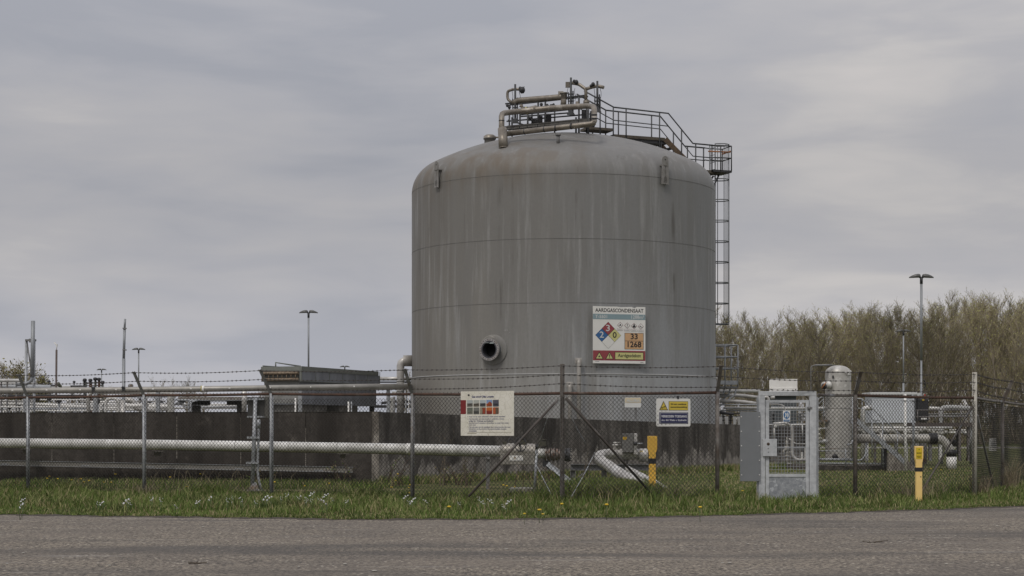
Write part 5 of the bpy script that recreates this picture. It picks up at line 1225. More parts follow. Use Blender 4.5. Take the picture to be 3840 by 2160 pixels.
for i, (x0, x1, y, r, m, d) in enumerate(((-300,140,1518,3,white,73),(150,330,1499,3,white,71),(250,640,1514,2.5,white,75),(-300,325,1526,3,white,62),(335,455,1507,3.5,white,63),(345,640,1529,4,white,64),(480,640,1514,3,clad,66),(-300,325,1483,4,dark,79),(335,640,1488,2.5,galv,80),(740,900,1522,2,white,75),(-300,640,1538,2.2,white,76),(960,1130,1523,3,white,84))):
    prun('process_pipe', [(x0,y,d),(x1,y+.6,d)], r, m, ['slim white pipe at far left, half height above the wall','short white pipe high behind the second fence post bay','hair-thin white pipe behind the silver loop','white pipe at far left close over the wall top','bright pipe between loop leg and arched pipe','white pipe low through the silver loop','dull short pipe left of the fat elbow','dark pipe at far left just over the fence rail','thin pipe over the fence rail behind the loop','thin white pipe under the shelter, right half','thinnest white pipe on the wall top line','thin white pipe between shelter and cooler'][i], 'pipe', group='process pipes over the left wall', n=8)
# pipe bridge at far left
pb = thing('pipe_bridge', G(60, 62), 'far-left pipe bridge carrying stacked pale pipes above the fence rail', 'pipe rack')
mb = MB(); mb.tube(pts_([(-300,1425,62),(82,1427,62)]), .06, 10); mb.tube(pts_([(-300,1438,63),(128,1438,63)]), .045, 8); mb.build('pipe', white_pipe, pb)
mb = MB(); mb.tube(pts_([(-300,1448,64),(0,1446,64),(190,1454,64)]), .10, 12); mb.build('big_pipe', mat('pale_blue_white', (.48,.50,.52), .4), pb)
mb = MB()
for x in (4, 26, 60): mb.pbox(x-2,1431,x+2,1700,62,.08)
mb.pbox(-200,1432,128,1434,62.1,.1); mb.build('rack_frame', galv_d, pb)
for x0, x1, y, lab in ((170,208,1446,'flat dark fan deck with a small dark pole at left'),(264,305,1448,'flat dark fan deck just left of the valve cluster')):
    t = thing('fan_deck', W((x0+x1)/2,y,80), lab, 'equipment'); mb = MB(); mb.pbox(x0,y-3,x1,y+2,80,1.0); mb.build('dark_rim', dark, t); mb = MB(); mb.pbox(x0+2,y+2,x1+60 if x0 == 170 else x1,y+8,80.02,.9); mb.build('pale_deck', white_pipe, t)
    mb = MB(); mb.pbox(x0+(2 if x0 == 264 else 12),y+8,x0+6+(2 if x0==264 else 12),1700,80.2,.2); mb.build('support', galv_d, t)
    mb = MB(); xx = x0+14; mb.tube(pts_([(xx,y-4),(xx,y-12)],80), .03, 5); mb.lathe([(.04,0),(.08,.04),(.04,.1)], W(xx,y-12,80), u, 8, caps=True); mb.build('dark_valve', dark, t)
hv = thing('hooked_vent', W(228,1450,78), 'small dark hooked vent pipe with a round cowl at left', 'vent'); mb = MB(); mb.tube(bend(pts_([(229,1470),(229,1446),(222,1442)],78), .1), .045, 8); mb.lathe([(.1,-.05),(.13,0),(.1,.05)], W(221,1442,78), (1,0,.3), 12, caps=True); mb.build('pipe', mat('olive_pipe', (.10,.10,.07), .6), hv)
vc = thing('valve_cluster', G(345, 85), 'cluster of tall rusty valve stacks beyond the long beige pipe', 'valves')
for k, (x, yt, w_) in enumerate(((318,1421,12),(339,1422,10),(357,1417,7),(371,1418,8),(385,1430,4))):
    mb = MB(); mb.pbox(x-w_/2,yt+10,x-w_/2+2,1700,85,.1); mb.pbox(x+w_/2-2,yt+10,x+w_/2,1700,85,.1); mb.pbox(x-w_/2,yt+24,x+w_/2,yt+26,85,.1); mb.pbox(x-2,yt+8,x+2,1700,85.1,.1); mb.build('valve_stack', mat('stack_green_grey', (.13,.14,.125), .6) if k % 2 == 0 else mat('stack_rust', (.17,.09,.06), .7), vc)
    mb = MB(); mb.lathe([(.03,-.04),(.10,0),(.10,.10),(.05,.13)], W(x,yt+8,85), u, 10, caps=True); mb.build('actuator', dark, vc)
mb = MB()
for y in (1436,1447): mb.tube(pts_([(312,y),(388,y-2)], 85.05), .03, 6)
mb.build('cross_pipe', galv_d, vc)
bl = thing('roof_cowl', W(490,1448,90), 'small grey cowl just above the long beige pipe', 'vent'); mb = MB(); mb.lathe([(.14,0),(.14,.12),(.10,.14),(.11,.17)], W(490,1452,90), u, 14, caps=True); mb.build('cowl', galv_d, bl)
sh = thing('pipe_shelter', G(790, 66), 'open shelter with flat tin roof and dark posts above the wall', 'shelter')
mb = MB(); mb.pbox(668,1488,928,1500,66,2.2); mb.build('roof_fascia', mat('corrugated_pink_grey', (.20,.165,.155), .6, .1, (.27,.26,.22), 6, .9), sh)
mb = MB(); mb.pbox(664,1499.5,930,1502,65.9,2.4); mb.tube(pts_([(655,1499,65.8),(705,1501,65.8),(750,1501,65.8)]), .03, 6); mb.build('gutter', galv, sh)
for x0, x1, y1 in ((720,748,1700),(888,910,1700)):
    mb = MB(); mb.pbox(x0,1502,x1,y1,66.3,.3); mb.build('post', mat('shelter_dark', (.035,.033,.03), .7), sh)
for x0, x1 in ((718,786),(850,930)):
    mb = MB(); mb.pbox(x0,1502,x1,1518,67,.2); mb.build('dark_panel', dark, sh)
mb = MB(); mb.tube(bend(pts_([(706,1700),(708,1503),(730,1502)],65.7), .15), .035, 8); mb.tube(bend(pts_([(715,1700),(717,1506),(740,1503)],65.6), .15), .03, 8); mb.build('drain_pipe', galv, sh)
mb = MB()
for k in range(5): mb.tube(pts_([(655+6*k,1516),(672+6*k,1503)], 66.2), .025, 5)
mb.tube(pts_([(655,1517),(780,1520)],66.2), .02, 5); mb.build('inner_pipework', galv, sh)
# thin uprights and small fittings over the left wall
r2 = random.Random(3)
for k in range(46):
    x = r2.choice([r2.uniform(0,330), r2.uniform(330,650)]); y0 = r2.uniform(1496,1528); d = r2.uniform(61,82)
    t = thing('pipe_stand', G(x, d), ['small upright stub pipe among the left pipework','thin valve spindle among the left pipework','short dark bracket among the left pipework'][k % 3], 'pipe stand', 'small uprights in the left pipework')
    mb = MB(); mb.tube([G(x,d), W(x,y0,d)], r2.uniform(.02,.05), 6); mb.build('upright', [galv, dark, white_pipe][k % 3], t)
    mb = MB(); mb.lathe([(.04,-.05),(.10,-.02),(.10,.03),(.04,.06)], W(x,y0,d), r2.choice([(1,0,0),(0,0,1)]), 8, caps=True); mb.build('fitting', [dark, dark, clad][k % 3], t)
for x, lab in ((1108,'white bollard at the cooler foot, left of its twin'),(1128,'white bollard right beside the cooler corner'),(1307,'short white bollard in front of the cooler side'),(1318,'short grey bollard right of the short white one')):
    y0 = 1493 if x < 1200 else 1506; t = thing('bollard', G(x,58), lab, 'bollard', 'bollards in front of the cooler'); mb = MB(); mb.tube([G(x,58), W(x,y0,58)], .028 if x < 1310 else .022, 8); mb.build('tube', white if x != 1318 else galv, t)
    mb = MB(); mb.pbox(x-3,1513,x+9,1515,58.05,.03); mb.build('tie_bar', galv, t)
prun('process_pipe', [(1425,1420,76),(1545,1420,76)], 7.5, clad, 'silver pipe running from the cooler top to behind the tank')
prun('process_pipe', [(1425,1433,76),(1545,1433,76)], 3, dark, 'thin dark pipe under the silver pipe right of the cooler')
for k, x in enumerate((1478, 1522, 1533)): prun('upright_pipe', [(x,1700,66+k),(x,[1487,1446,1455][k],66+k)], [5,2.2,2][k], [galv_d, galv, white][k], ['grey column between cooler and fat elbow pipe','thin white tube right of the fat elbow pipe','thinnest tube beside the tank edge'][k])
prun('process_pipe', [(1430,1512,70),(1470,1506,70),(1545,1506,72)], 5, dark, 'dark low pipe between cooler and tank')
jb = thing('small_box', W(1480,1474,69), 'small pale box on a column left of the fat elbow pipe', 'box'); mb = MB(); mb.pbox(1470,1468,1492,1478,69,.2); mb.pbox(1462,1490,1478,1560,70,.3); mb.build('case', white_pipe, jb)
# ------------------------------------------------------------------ right-hand plant
vs_ = thing('separator_vessel', G(3143, 60.6), 'upright domed pale cylinder vessel on the skid behind the fence', 'vessel')
vd = 60.6; vc_ = G(3143, vd); vr = M_(48, vd); vz = lambda y: W(0, y, vd).z
pr = [(vr, vz(1722)), (vr, vz(1398))] + [(vr*math.cos(a), vz(1398) + M_(28,vd)*math.sin(a)) for a in [math.pi/2*i/10 for i in range(1,10)]] + [(.001, vz(1370))]
ves = mat('vessel_cladding', (.48,.465,.43), .42, .25, (.38,.365,.335), 4, .7, c3=(.58,.565,.53), s3=5)
mb = MB(); mb.lathe(pr, vc_, u, 48); sh_ = mb.build('shell', ves, vs_)
mb = MB()
for y in (1398, 1532, 1682): mb.lathe([(vr+.002,-.01),(vr+.006,0),(vr+.002,.01)], vc_+u*vz(y), u, 48)
mb.build('cladding_seam', galv_d, sh_)
mb = MB(); mb.lathe([(.10,0),(.10,.04),(.001,.04)], W(3131,1713,vd-vr+.03), (0,-1,0), 16); mb.build('handhole', black, sh_)
mb = MB(); mb.lathe([(.11,0),(.14,.03),(.14,.09),(.10,.10),(.10,.24),(.13,.24),(.13,.30),(.02,.30)], W(3110,1443,vd-vr*.75), (-.75,-.62,-.1), 14); mb.build('nozzle', white_pipe, vs_)
mb = MB(); a = W(3095,1449,vd-vr-.2); mb.lathe([(.07,0),(.10,.03),(.10,.09),(.02,.1)], a, (-.7,-.6,0), 12, caps=True); mb.build('nozzle_flange', dark, vs_)
mb = MB(); mb.tube([W(3082,1455,vd-.8), W(3098,1434,vd-.75)], .022, 6); mb.build('orange_bar', orange, vs_)
mb = MB()
for k in range(14): q = W(3182+rnd.uniform(-14,9), 1400+rnd.uniform(-9,9), vd-.35+rnd.uniform(-.1,.1)); mb.lathe([(.001,-.04),(.035,-.02),(.04,.01),(.001,.04)], q, (rnd.uniform(-1,1),rnd.uniform(-1,1),1), 7)
mb.build('torn_insulation', mat('white_fluff', (.60,.59,.57), .9, bump=.5), vs_)
mb = MB(); mb.pbox(3121,1408,3127,1420,vd-vr-.005,.02); mb.build('name_plate', dark, vs_)
mb = MB(); Sv = Sign(vs_, W(3174,1494,vd-vr*.72), (.8,.6,0), M_(14,vd), M_(13,vd), 100, 100); Sv.text(mb,'V-',0,0,100,100,2,0,.04); mb.build('lettering', ink, vs_)
mb = MB(); mb.tube(bend(pts_([(3041,1700,60),(3041,1374,60),(3054,1370,60),(3130,1369,60.4)]), .1), .018, 6); mb.tube(pts_([(3056,1370,60.1),(3120,1369,60.2)]), .036, 8); mb.build('overflow_pipe', galv_d, vs_)
mb = MB(); mb.tube([W(3196,1480,vd-.3), W(3196,1722,vd-.3)], .025, 6); mb.tube(bend(pts_([(3175,1668,vd-.6),(3195,1664,vd-.6),(3196,1650,vd-.6)]), .08), .03, 6); mb.build('level_tube', galv, vs_)
# skid with concrete plinth
sk = thing('plant_plinth', G(3200, 60), 'low concrete plinth with pipe railing around the upright vessel', 'plinth')
mb = MB(); a = G(3058,58.6); b = G(3390,60.2); mb.obox((a+b)/2+Vector((0,1.7,.08)), (b-a).normalized(), Vector((-(b-a).normalized().y,(b-a).normalized().x,0)), u, (b-a).length/2, 1.7, .09); mb.build('slab', mat('plinth_dark', (.13,.115,.10), .9, 0, (.08,.07,.06), 6, .9), sk)
mb = MB()
for x in (3066, 3171, 3252, 3312): mb.tube([W(x,1752,58.5), W(x,1683,58.5)], .022, 6)
mb.tube(pts_([(3060,1690),(3210,1693)],58.5), .012, 5); mb.build('railing', galv, sk)
mb = MB(); mb.tube(pts_([(3062,1722),(3200,1724)],58.7), .045, 8); mb.tube(pts_([(3062,1737),(3318,1739)],58.6), .025, 6)
mb.tube(bend(pts_([(3190,1727,58.7),(3232,1726,58.7),(3247,1705,58.7),(3250,1660,58.9)]), .2), .03, 8); mb.build('kick_pipe', galv, sk)
# small valves left of vessel
sv = thing('small_valve_set', W(3075,1650,58.8), 'little pale valves and pipes left of the upright vessel', 'valves')
mb = MB(); mb.tube(bend(pts_([(3100,1606,59.4),(3068,1608,58.9),(3066,1700,58.9)]), .1), .028, 6); mb.tube(pts_([(3050,1656,58.9),(3100,1655,59.2)]), .07, 10); mb.tube(pts_([(3055,1690,58.9),(3100,1692,59.2)]), .03, 8); mb.build('pipe', white_pipe, sv)
mb = MB()
for x, y in ((3070,1612),(3070,1630),(3076,1645),(3062,1660),(3070,1672)): mb.lathe([(.03,-.06),(.08,-.02),(.08,.02),(.03,.06)], W(x,y,58.8), (rnd.choice([0,1]),0,1), 8, caps=True)
mb.build('valve', mat('cream_valve', (.38,.37,.30), .5), sv)
# pale equipment cabinet
eb = thing('equipment_cabinet', G(3350, 70), 'large pale grey cabinet with flat lid right of the vessel', 'cabinet')
cbm = mat('pale_cabinet_paint', (.70,.73,.77), .45, 0, (.62,.65,.69), 2, .5)
mb = MB(); mb.pbox(3270,1480,3434,1586,70,1.4,0,.01); c_ = mb.build('case', cbm, eb)
mb = MB(); mb.pbox(3264,1471,3440,1480,69.85,1.7,0,.01); mb.pbox(3428,1474,3452,1486,70.1,1.5); mb.build('lid', mat('cabinet_lid', (.66,.67,.66), .5), eb)
mb = MB(); mb.pbox(3272,1587,3430,1601,70.05,1.3); mb.pbox(3272,1601,3440,1606,69.9,.4); mb.build('base_frame', mat('pale_base', (.36,.35,.31), .6), eb)
for x in (3282, 3420, 3360): mb = MB(); mb.pbox(x-4,1606,x+4,1740,70.3,.12); mb.build('leg', galv_d, eb)
dk = thing('dark_cabinet', G(3460, 68), 'narrow black cabinet with yellow sticker right of the pale cabinet', 'cabinet')
mb = MB(); mb.pbox(3444,1496,3482,1578,68,.6,0,.01); mb.pbox(3434,1488,3443,1580,68.2,.4); d_ = mb.build('case', mat('cabinet_black', (.03,.03,.034), .4), dk)
mb = MB(); mb.pbox(3458,1498,3466,1502,67.99,.01); mb.build('yellow_sticker', flat('sticker_yellow', (.6,.42,.03)), d_); mb = MB(); mb.pbox(3455,1567,3476,1573,67.99,.01); mb.build('white_label', white, d_)
mb = MB(); mb.lathe([(.03,0),(.03,.04),(.001,.06)], W(3468,1484,68.2), u, 8); mb.pbox(3467,1484,3469,1496,68.2,.03); mb.build('red_lamp', flat('red_cap', (.45,.05,.03)), dk)
mb = MB(); mb.pbox(3450,1578.5,3476,1740,68.3,.1); mb.build('stand', galv_d, dk)
for x, yt, yb, r, d, m, lab in ((3394,1478,1735,5,57.9,white,'white post standing in front of the pale cabinet'),(3424,1480,1730,4.5,58.6,galv,'galvanised post at the right corner of the pale cabinet')):
    t = thing('standing_post', G(x,d), lab, 'post'); mb = MB(); mb.tube([G(x+3,d), W(x,yt,d)], M_(r,d), 8); mb.build('tube', m, t); mb = MB(); mb.pbox(x-9,1501,x+9,1503,d-.06,.1); mb.pbox(x-9,1596,x+10,1598,d-.06,.1); mb.build('clamp', galv_d, t)
# staircase
stc = thing('steel_staircase', G(3310, 58.5), 'galvanised steel staircase descending to the right from the vessel platform', 'staircase')
ds = 58.4
for k, off in enumerate((0, .8)):
    a, b = W(3212,1576,ds+off), W(3396,1736,ds+off); dr = (b-a).normalized(); nn = dr.cross(Vector((0,1,0))).normalized()
    mb = MB(); mb.obox((a+b)/2, dr, Vector((0,1,0)), nn, (b-a).length/2, .012, .075); mb.build('stringer', galv, stc)
for k in range(9): 
    f_ = (k+.6)/9.2; x, y = 3212+184*f_, 1576+160*f_-4; mb = MB(); mb.pbox(x-2,y,x+18,y+4,ds,.8); mb.build('tread', galv, stc)
mb = MB()
for off in (0, .8):
    mb.tube(pts_([(3212,1494,ds+off),(3232,1496,ds+off),(3396,1648,ds+off),(3398,1662,ds+off)]), .02, 6); mb.tube(pts_([(3212,1530,ds+off),(3236,1533,ds+off),(3366,1668,ds+off)]), .015, 6)
    for x, y0, y1 in ((3214,1494,1575),(3233,1496,1590),(3311,1571,1660),(3366,1622,1706)): mb.tube(pts_([(x,y0,ds+off),(x,y1,ds+off)]), .016, 6)
mb.tube(pts_([(3270,1568,ds),(3270,1716,ds)]), .022, 6); mb.tube(pts_([(3270,1577,ds),(3298,1576,ds)]), .018, 6); mb.tube(pts_([(3310,1570,ds),(3310,1736,ds)]), .022, 6)
mb.build('handrail', galv, stc)
mb = MB(); mb.pbox(3040,1574,3214,1581,ds+1.9,.9)
mb.pbox(3046,1581,3056,1620,ds+1.9,.1); mb.build('platform', galv_d, stc)
mb = MB()
for x in (3057,3088): mb.tube(pts_([(x,1492,ds+2),(x,1576,ds+2)]), .018, 6)
mb.tube(pts_([(3040,1520,ds+2),(3078,1490,ds+2),(3090,1490,ds+2)]), .018, 6); mb.tube(pts_([(3040,1545,ds+2),(3088,1496,ds+2)]), .015, 6); mb.build('platform_railing', galv, stc)
bl_ = thing('concrete_block', G(3350, 58.9), 'rough concrete block supporting the staircase foot, with a dark cover', 'block'); mb = MB(); q = [(0,0),(1.0,0),(1.0,.05),(.35,.62),(0,.62)]; mb.prism(q, G(3318,58.9), (1,0,0), (0,0,1), .5); mb.build('block', wm_c, bl_)
mb = MB(); mb.pbox(3311,1682,3326,1752,58.6,.3); mb.build('dark_cover', dark, bl_)
# big horizontal pipe with black wrapping
bp = thing('thick_pipe', G(3400, 61), 'thick beige pipe with black wrapping bending down to the ground', 'pipe')
dP = 61.0; beige = mat('beige_pipe_paint', (.46,.445,.40), .5, .1, (.34,.325,.295), 3, .8)
mb = MB(); mb.tube(bend(pts_([(3120,1645,dP+.6),(3510,1645,dP),(3535,1650,dP),(3566,1690,dP),(3568,1730,dP)]), .6, 7), M_(17,dP), 22); b_ = mb.build('pipe', beige, bp)
mb = MB()
for k in range(6): mb.lathe([(M_(18,dP),-.028),(M_(21.5,dP)+.01*(k % 2),0),(M_(18,dP),.028)], W(3487+4.8*k,1645,dP), (1,0,.06), 22)
mb.build('black_wrapping', black, bp)
mb = MB(); a = W(3568,1712,dP); mb.lathe([(M_(19,dP),0),(M_(20,dP),M_(26,dP))], a, u, 20, caps=True); mb.build('black_sleeve', black, bp)
mb = MB(); mb.lathe([(M_(18.5,dP),0),(M_(19,dP),a.z-.01)], (a.x,a.y,0), u, 20, caps=True); mb.build('white_foot', white, bp)
mb = MB(); mb.lathe([(M_(19,dP),-.03),(M_(19,dP),.03)], W(3305,1645,dP+.25), (1,0,0), 20); mb.pbox(3313,1638,3319,1650,dP-.0,.01); mb.build('pipe_band', white, bp)
for x in (3252, 3490, 3528, 3400, 3440): mb = MB(); mb.pbox(x-5,1662,x+5,1728,dP-.05,.2); mb.build('pipe_stand', galv_d if x % 4 else white_pipe, bp)
mb = MB(); mb.tube(pts_([(3390,1640,dP-.35),(3430,1640,dP-.3),(3446,1655,dP-.3)]), .10, 12); mb.lathe([(.13,-.05),(.13,.05)], W(3398,1641,dP-.3), (1,0,0), 14, caps=True); mb.build('branch', beige, bp)
# valve manifold over the big pipe
mf = thing('valve_manifold', W(3400,1615,62), 'crowded manifold of small pale valves above the thick pipe', 'valves')
mb = MB()
for y, x0, x1, r in ((1604,3215,3570,.045),(1612,3215,3540,.03),(1622,3225,3500,.025)): mb.tube(pts_([(x0,y,62),(x1,y,62)]), r, 8)
for k in range(13): x = 3222+25.5*k; mb.tube(pts_([(x,1605,62.1),(x+rnd.uniform(-3,3),1640,62.1)]), .035, 6)
mb.build('pipe', white_pipe, mf)
mb = MB()
for k in range(22): mb.lathe([(.03,-.07),(.09,-.02),(.09,.02),(.04,.08)], W(3226+15.2*k+rnd.uniform(-3,3), 1618+rnd.uniform(-6,10), 61.9), (rnd.choice([0,1]),0,rnd.choice([0,1,1])+.01), 8, caps=True)
mb.build('valve', mat('cream_valve2', (.34,.33,.29), .5), mf)
mb = MB()
for k in range(16): mb.pbox(*(lambda x, y: (x, y, x+rnd.uniform(4,9), y+rnd.uniform(5,10)))(3226+21*k+rnd.uniform(-4,4), 1612+rnd.uniform(-4,12)), 62.2, .1)
mb.build('actuator', dark, mf)
# platform at right
pf = thing('pipe_platform', G(3540, 66), 'raised brown steel platform with handrail behind the thick pipe', 'platform')
dp = 66; mb = MB(); mb.pbox(3430,1585,3652,1600,dp,1.4); mb.build('deck', mat('platform_brown', (.12,.10,.09), .7, .1, (.085,.07,.065), 4, .8), pf)
mb = MB()
for x in (3441,3520,3537,3602,3648): mb.tube(pts_([(x,1538),(x,1585)],dp+.05), .022, 6)
for y in (1538, 1563): mb.tube(pts_([(3434,y),(3650,y)],dp+.05), .022, 6)
mb.build('handrail', mat('platform_rail', (.20,.185,.18), .6, .2), pf)
for x0, x1 in ((3440,3440),(3632,3632),(3600,3600)): mb = MB(); mb.pbox(x0-4,1600.5,x0+4,1728,dp+.1,.14); mb.build('leg', mat('platform_leg', (.17,.15,.145), .6), pf)
mb = MB(); mb.tube(pts_([(3600,1610),(3632,1640)],dp+.1), .03, 5); mb.tube(pts_([(3648,1590),(3624,1728)],dp+.1), .03, 5); mb.build('brace', galv_d, pf)
dB = thing('dark_valve_tree', G(3590,66.5), 'black valve tree under the right end of the brown platform', 'valves'); mb = MB(); mb.tube(pts_([(3590,1612),(3594,1690),(3600,1728)],66.6), .07, 8)
for y in (1620,1640,1665): mb.lathe([(.05,-.06),(.15,-.02),(.15,.02),(.05,.06)], W(3592,y,66.6), (1,0,.2), 10, caps=True)
mb.tube(pts_([(3520,1660,67),(3600,1662,67)]), .14, 12); mb.build('valve_stack', dark, dB)
dW = 68; 
prun('lagged_pipe', [(3484,1530,dW),(3522,1531,dW)], 5, white, 'thin bright white pipe leaving the dark cabinet', n=10)
prun('lagged_pipe', [(3528,1740,dW),(3528,1530,dW),(3560,1527,dW),(3645,1531,dW),(3645,1740,dW)], 9, mat('white_lagging', (.46,.465,.46), .7, 0, (.33,.33,.32), 4, .9, bump=.3), 'thick white lagged pipe arch over the brown platform', n=14, rad=.2)
prun('lagged_pipe', [(3236,1740,69),(3236,1530,69),(3270,1530,69)], 9, white_pipe, 'thick pale elbow pipe entering the left side of the pale cabinet', n=14, rad=.2)
prun('lagged_pipe', [(3060,1530,70),(3215,1531,70)], 5, white_pipe, 'white pipe passing behind the upright vessel', n=10)
for k, (y, x0, x1, r, m) in enumerate(((1553,3480,3630,3,galv_d),(1560,3480,3630,2,galv),(1613,3560,3640,3,white_pipe),(1622,3560,3650,4,white))):
    prun('process_pipe', [(x0,y,72),(x1,y,72)], r, m, ['dull pipe seen through the platform handrail','thin pipe seen through the platform handrail','thin pale pipe under the brown platform','thicker white pipe under the brown platform'][k], n=8)
wb = thing('small_white_cabinet', G(3718,95), 'small white slatted cabinet near the far kerb at right', 'cabinet'); mb = MB(); mb.pbox(3716,1644,3736,1690,95,.4); mb.build('case', white, wb)
mb = MB()
for k in range(6): mb.pbox(3717,1648+6*k,3735,1650+6*k,94.99,.01)
mb.build('slat', galv, wb)
# pipework between the tank and the gate, and through the gate
PB = [('beige horizontal pipe just under the lower landing',[(2690,1467,74),(2850,1466,74)],6,white_pipe),('thick grey pipe right of the tank, sloping slightly',[(2690,1483,72),(2780,1483,72),(2850,1492,72)],6.5,clad),
 ('second thick grey pipe right of the tank',[(2700,1504,71),(2780,1506,71),(2835,1514,71)],7,clad),('thin grey pipe under the two thick ones',[(2688,1518,70),(2860,1518,70)],2.5,galv),('bright pale pipe running right behind the gate',[(2712,1530,73),(3095,1531,73)],5,white_pipe),
 ('thin pipe directly under the bright pale one',[(2700,1540,73),(3095,1538,73)],2.5,galv),('dark bent pipe beside the tank foot',[(2690,1545,69),(2740,1552,69),(2752,1552,69)],5,dark),
 ('grey elbow pipe behind the gate top',[(2860,1490,70),(2880,1488,70),(2886,1530,70)],6,clad),('thick pipe stub behind the gate top',[(2890,1492,71),(2905,1490,71)],6,white_pipe),('thin elbow pipe left of the pictogram',[(2868,1516,67),(2946,1516,67),(2948,1600,67),(2951,1640,67)],2.5,clad)]
for lab, l, r, m in PB: prun('process_pipe', l, r, m, lab, n=10, rad=.3)
gb = thing('flat_building', G(2945,100), 'low dark grey building behind the top of the gate', 'building'); mb = MB(); mb.pbox(2902,1486,2986,1620,100,5); mb.build('wall', mat('dark_cladding_blue', (.075,.085,.095), .5), gb); mb = MB(); mb.pbox(2870,1480,2990,1486,99.8,5.4); mb.build('roof', dark, gb)
rk = thing('pipe_rack', G(2900,76), 'dark steel pipe rack seen through the gate mesh', 'pipe rack')
mb = MB()
for y, t_ in ((1549,4),(1560,5),(1574,4)): mb.pbox(2690,y,3060,y+t_,76,.4)
mb.build('beam', mat('rack_dark', (.06,.055,.052), .7), rk)
for x in (2712,2740,2790,2835,2900,2940,3000,3045): mb = MB(); mb.pbox(x-4,1545,x+4,1760,76.2,.25); mb.build('column', galv_d if x % 8 else white_pipe, rk)
mb = MB()
for x in (2700,2722,2752,2768,2822): mb.pbox(x,1562,x+9,1600,75.4,.3)
mb.build('equipment', white, rk)
gv = thing('valve_column', G(2950,61), 'pale valve column and bent grey hose seen through the gate', 'valves')
dg = 61.5; mb = MB(); mb.tube(pts_([(2951,1640),(2951,1652)],dg), .03, 8)
for y0, y1, r in ((1652,1672,.05),(1672,1690,.085),(1690,1706,.06),(1706,1712,.10),(1712,1735,.05)): mb.lathe([(r*.7,0),(r,.01),(r,M_(y1-y0,dg)-.01),(r*.7,M_(y1-y0,dg))], W(2951,y1,dg), u, 10, caps=True)
mb.tube(pts_([(2945,1684),(2938,1692),(2940,1700)],dg-.1), .04, 6); mb.tube(pts_([(2951,1694),(2970,1696)],dg), .03, 6); mb.tube(pts_([(2950,1738),(2968,1740)],dg-.1), .035, 6); mb.tube(pts_([(2951,1735),(2953,1760)],dg), .035, 6); mb.build('valve', mat('cream_valve3', (.40,.38,.34), .5), gv)
mb = MB(); mb.tube(bend(pts_([(2900,1588),(2945,1586),(2968,1596),(2972,1630),(2970,1700),(2976,1715),(2990,1724),(3030,1724)],dg), .4, 6), .05, 8); mb.build('hose', clad, gv)
mb = MB(); mb.tube(pts_([(2870,1595),(3040,1592)],dg+.3), .03, 6); mb.tube(pts_([(3009,1594),(3010,1634)],dg+.2), .025, 6); mb.tube(pts_([(2903,1604),(2903,1650)],dg), .025, 6); mb.tube(pts_([(2958,1644),(2985,1664),(3030,1665)],dg), .018, 5); mb.lathe([(.04,0),(.06,.05),(.06,.12),(.03,.15)], W(2908,1606,dg), u, 8, caps=True); mb.build('small_pipe', white_pipe, gv)
mb = MB(); mb.pbox(3018,1680,3026,1724,dg,.1); mb.pbox(3004,1696,3012,1728,dg,.1); mb.build('gauge', white_pipe, gv)
# ------------------------------------------------------------------ trees
def seg_np(segs, name, mats, midx, parent=None, leaves=None, lm=0):
    # segs: (p0, p1, r0, r1) thin three-sided limbs
    S_ = np.array([[*a, *b, r0, r1] for a, b, r0, r1 in segs]); a = S_[:,0:3]; b = S_[:,3:6]; d = b-a; d /= np.linalg.norm(d,axis=1)[:,None]+1e-9
    ref = np.where(np.abs(d[:,2:3]) < .9, np.array([[0,0,1.]]), np.array([[1.,0,0]])); x = np.cross(d, ref); x /= np.linalg.norm(x,axis=1)[:,None]+1e-9; y = np.cross(d, x)
    V = []; 
    for (c, r) in ((a, S_[:,6:7]), (b, S_[:,7:8])):
        for k in range(3): an = 2*math.pi*k/3; V.append(c + (x*math.cos(an)+y*math.sin(an))*r)
    V = np.stack(V, 1).reshape(-1,3); n = len(S_); base = np.arange(n)[:,None]*6
    fs = np.concatenate([base + np.array([[k, (k+1)%3, 3+(k+1)%3, 3+k]]) for k in range(3)])
    mi = np.zeros(len(fs), int)
    if leaves is not None and len(leaves):
        L = np.array(leaves); r_ = np.random.RandomState(5); n2 = len(L); ax = r_.normal(size=(n2,3)); ax /= np.linalg.norm(ax,axis=1)[:,None]; ay = np.cross(ax, r_.normal(size=(n2,3))); ay /= np.linalg.norm(ay,axis=1)[:,None]
        s_ = L[:,3:4]; Q = np.stack([L[:,:3]-ax*s_, L[:,:3]-ay*s_*.5, L[:,:3]+ax*s_, L[:,:3]+ay*s_*.5], 1).reshape(-1,3)
        fq = len(V) + np.arange(n2*4).reshape(-1,4); V = np.concatenate([V, Q]); fs = np.concatenate([fs, fq]); mi = np.concatenate([mi, 1 + r_.randint(0, max(1,len(mats)-1), n2)])
    return np_mesh(name, V, fs, mats, mi, parent)
bark = mat('poplar_bark', (.30,.265,.21), .9, 0, (.20,.17,.13), 2, .9, (1,1,.3)); twig_m = mat('twig_bark', (.28,.24,.165), .9, 0, (.20,.17,.12), .6, .9)
bud_a = mat('olive_buds', (.42,.43,.13), .9, 0, (.33,.335,.10), .7, .8); bud_b = mat('brown_buds', (.30,.25,.13), .9)
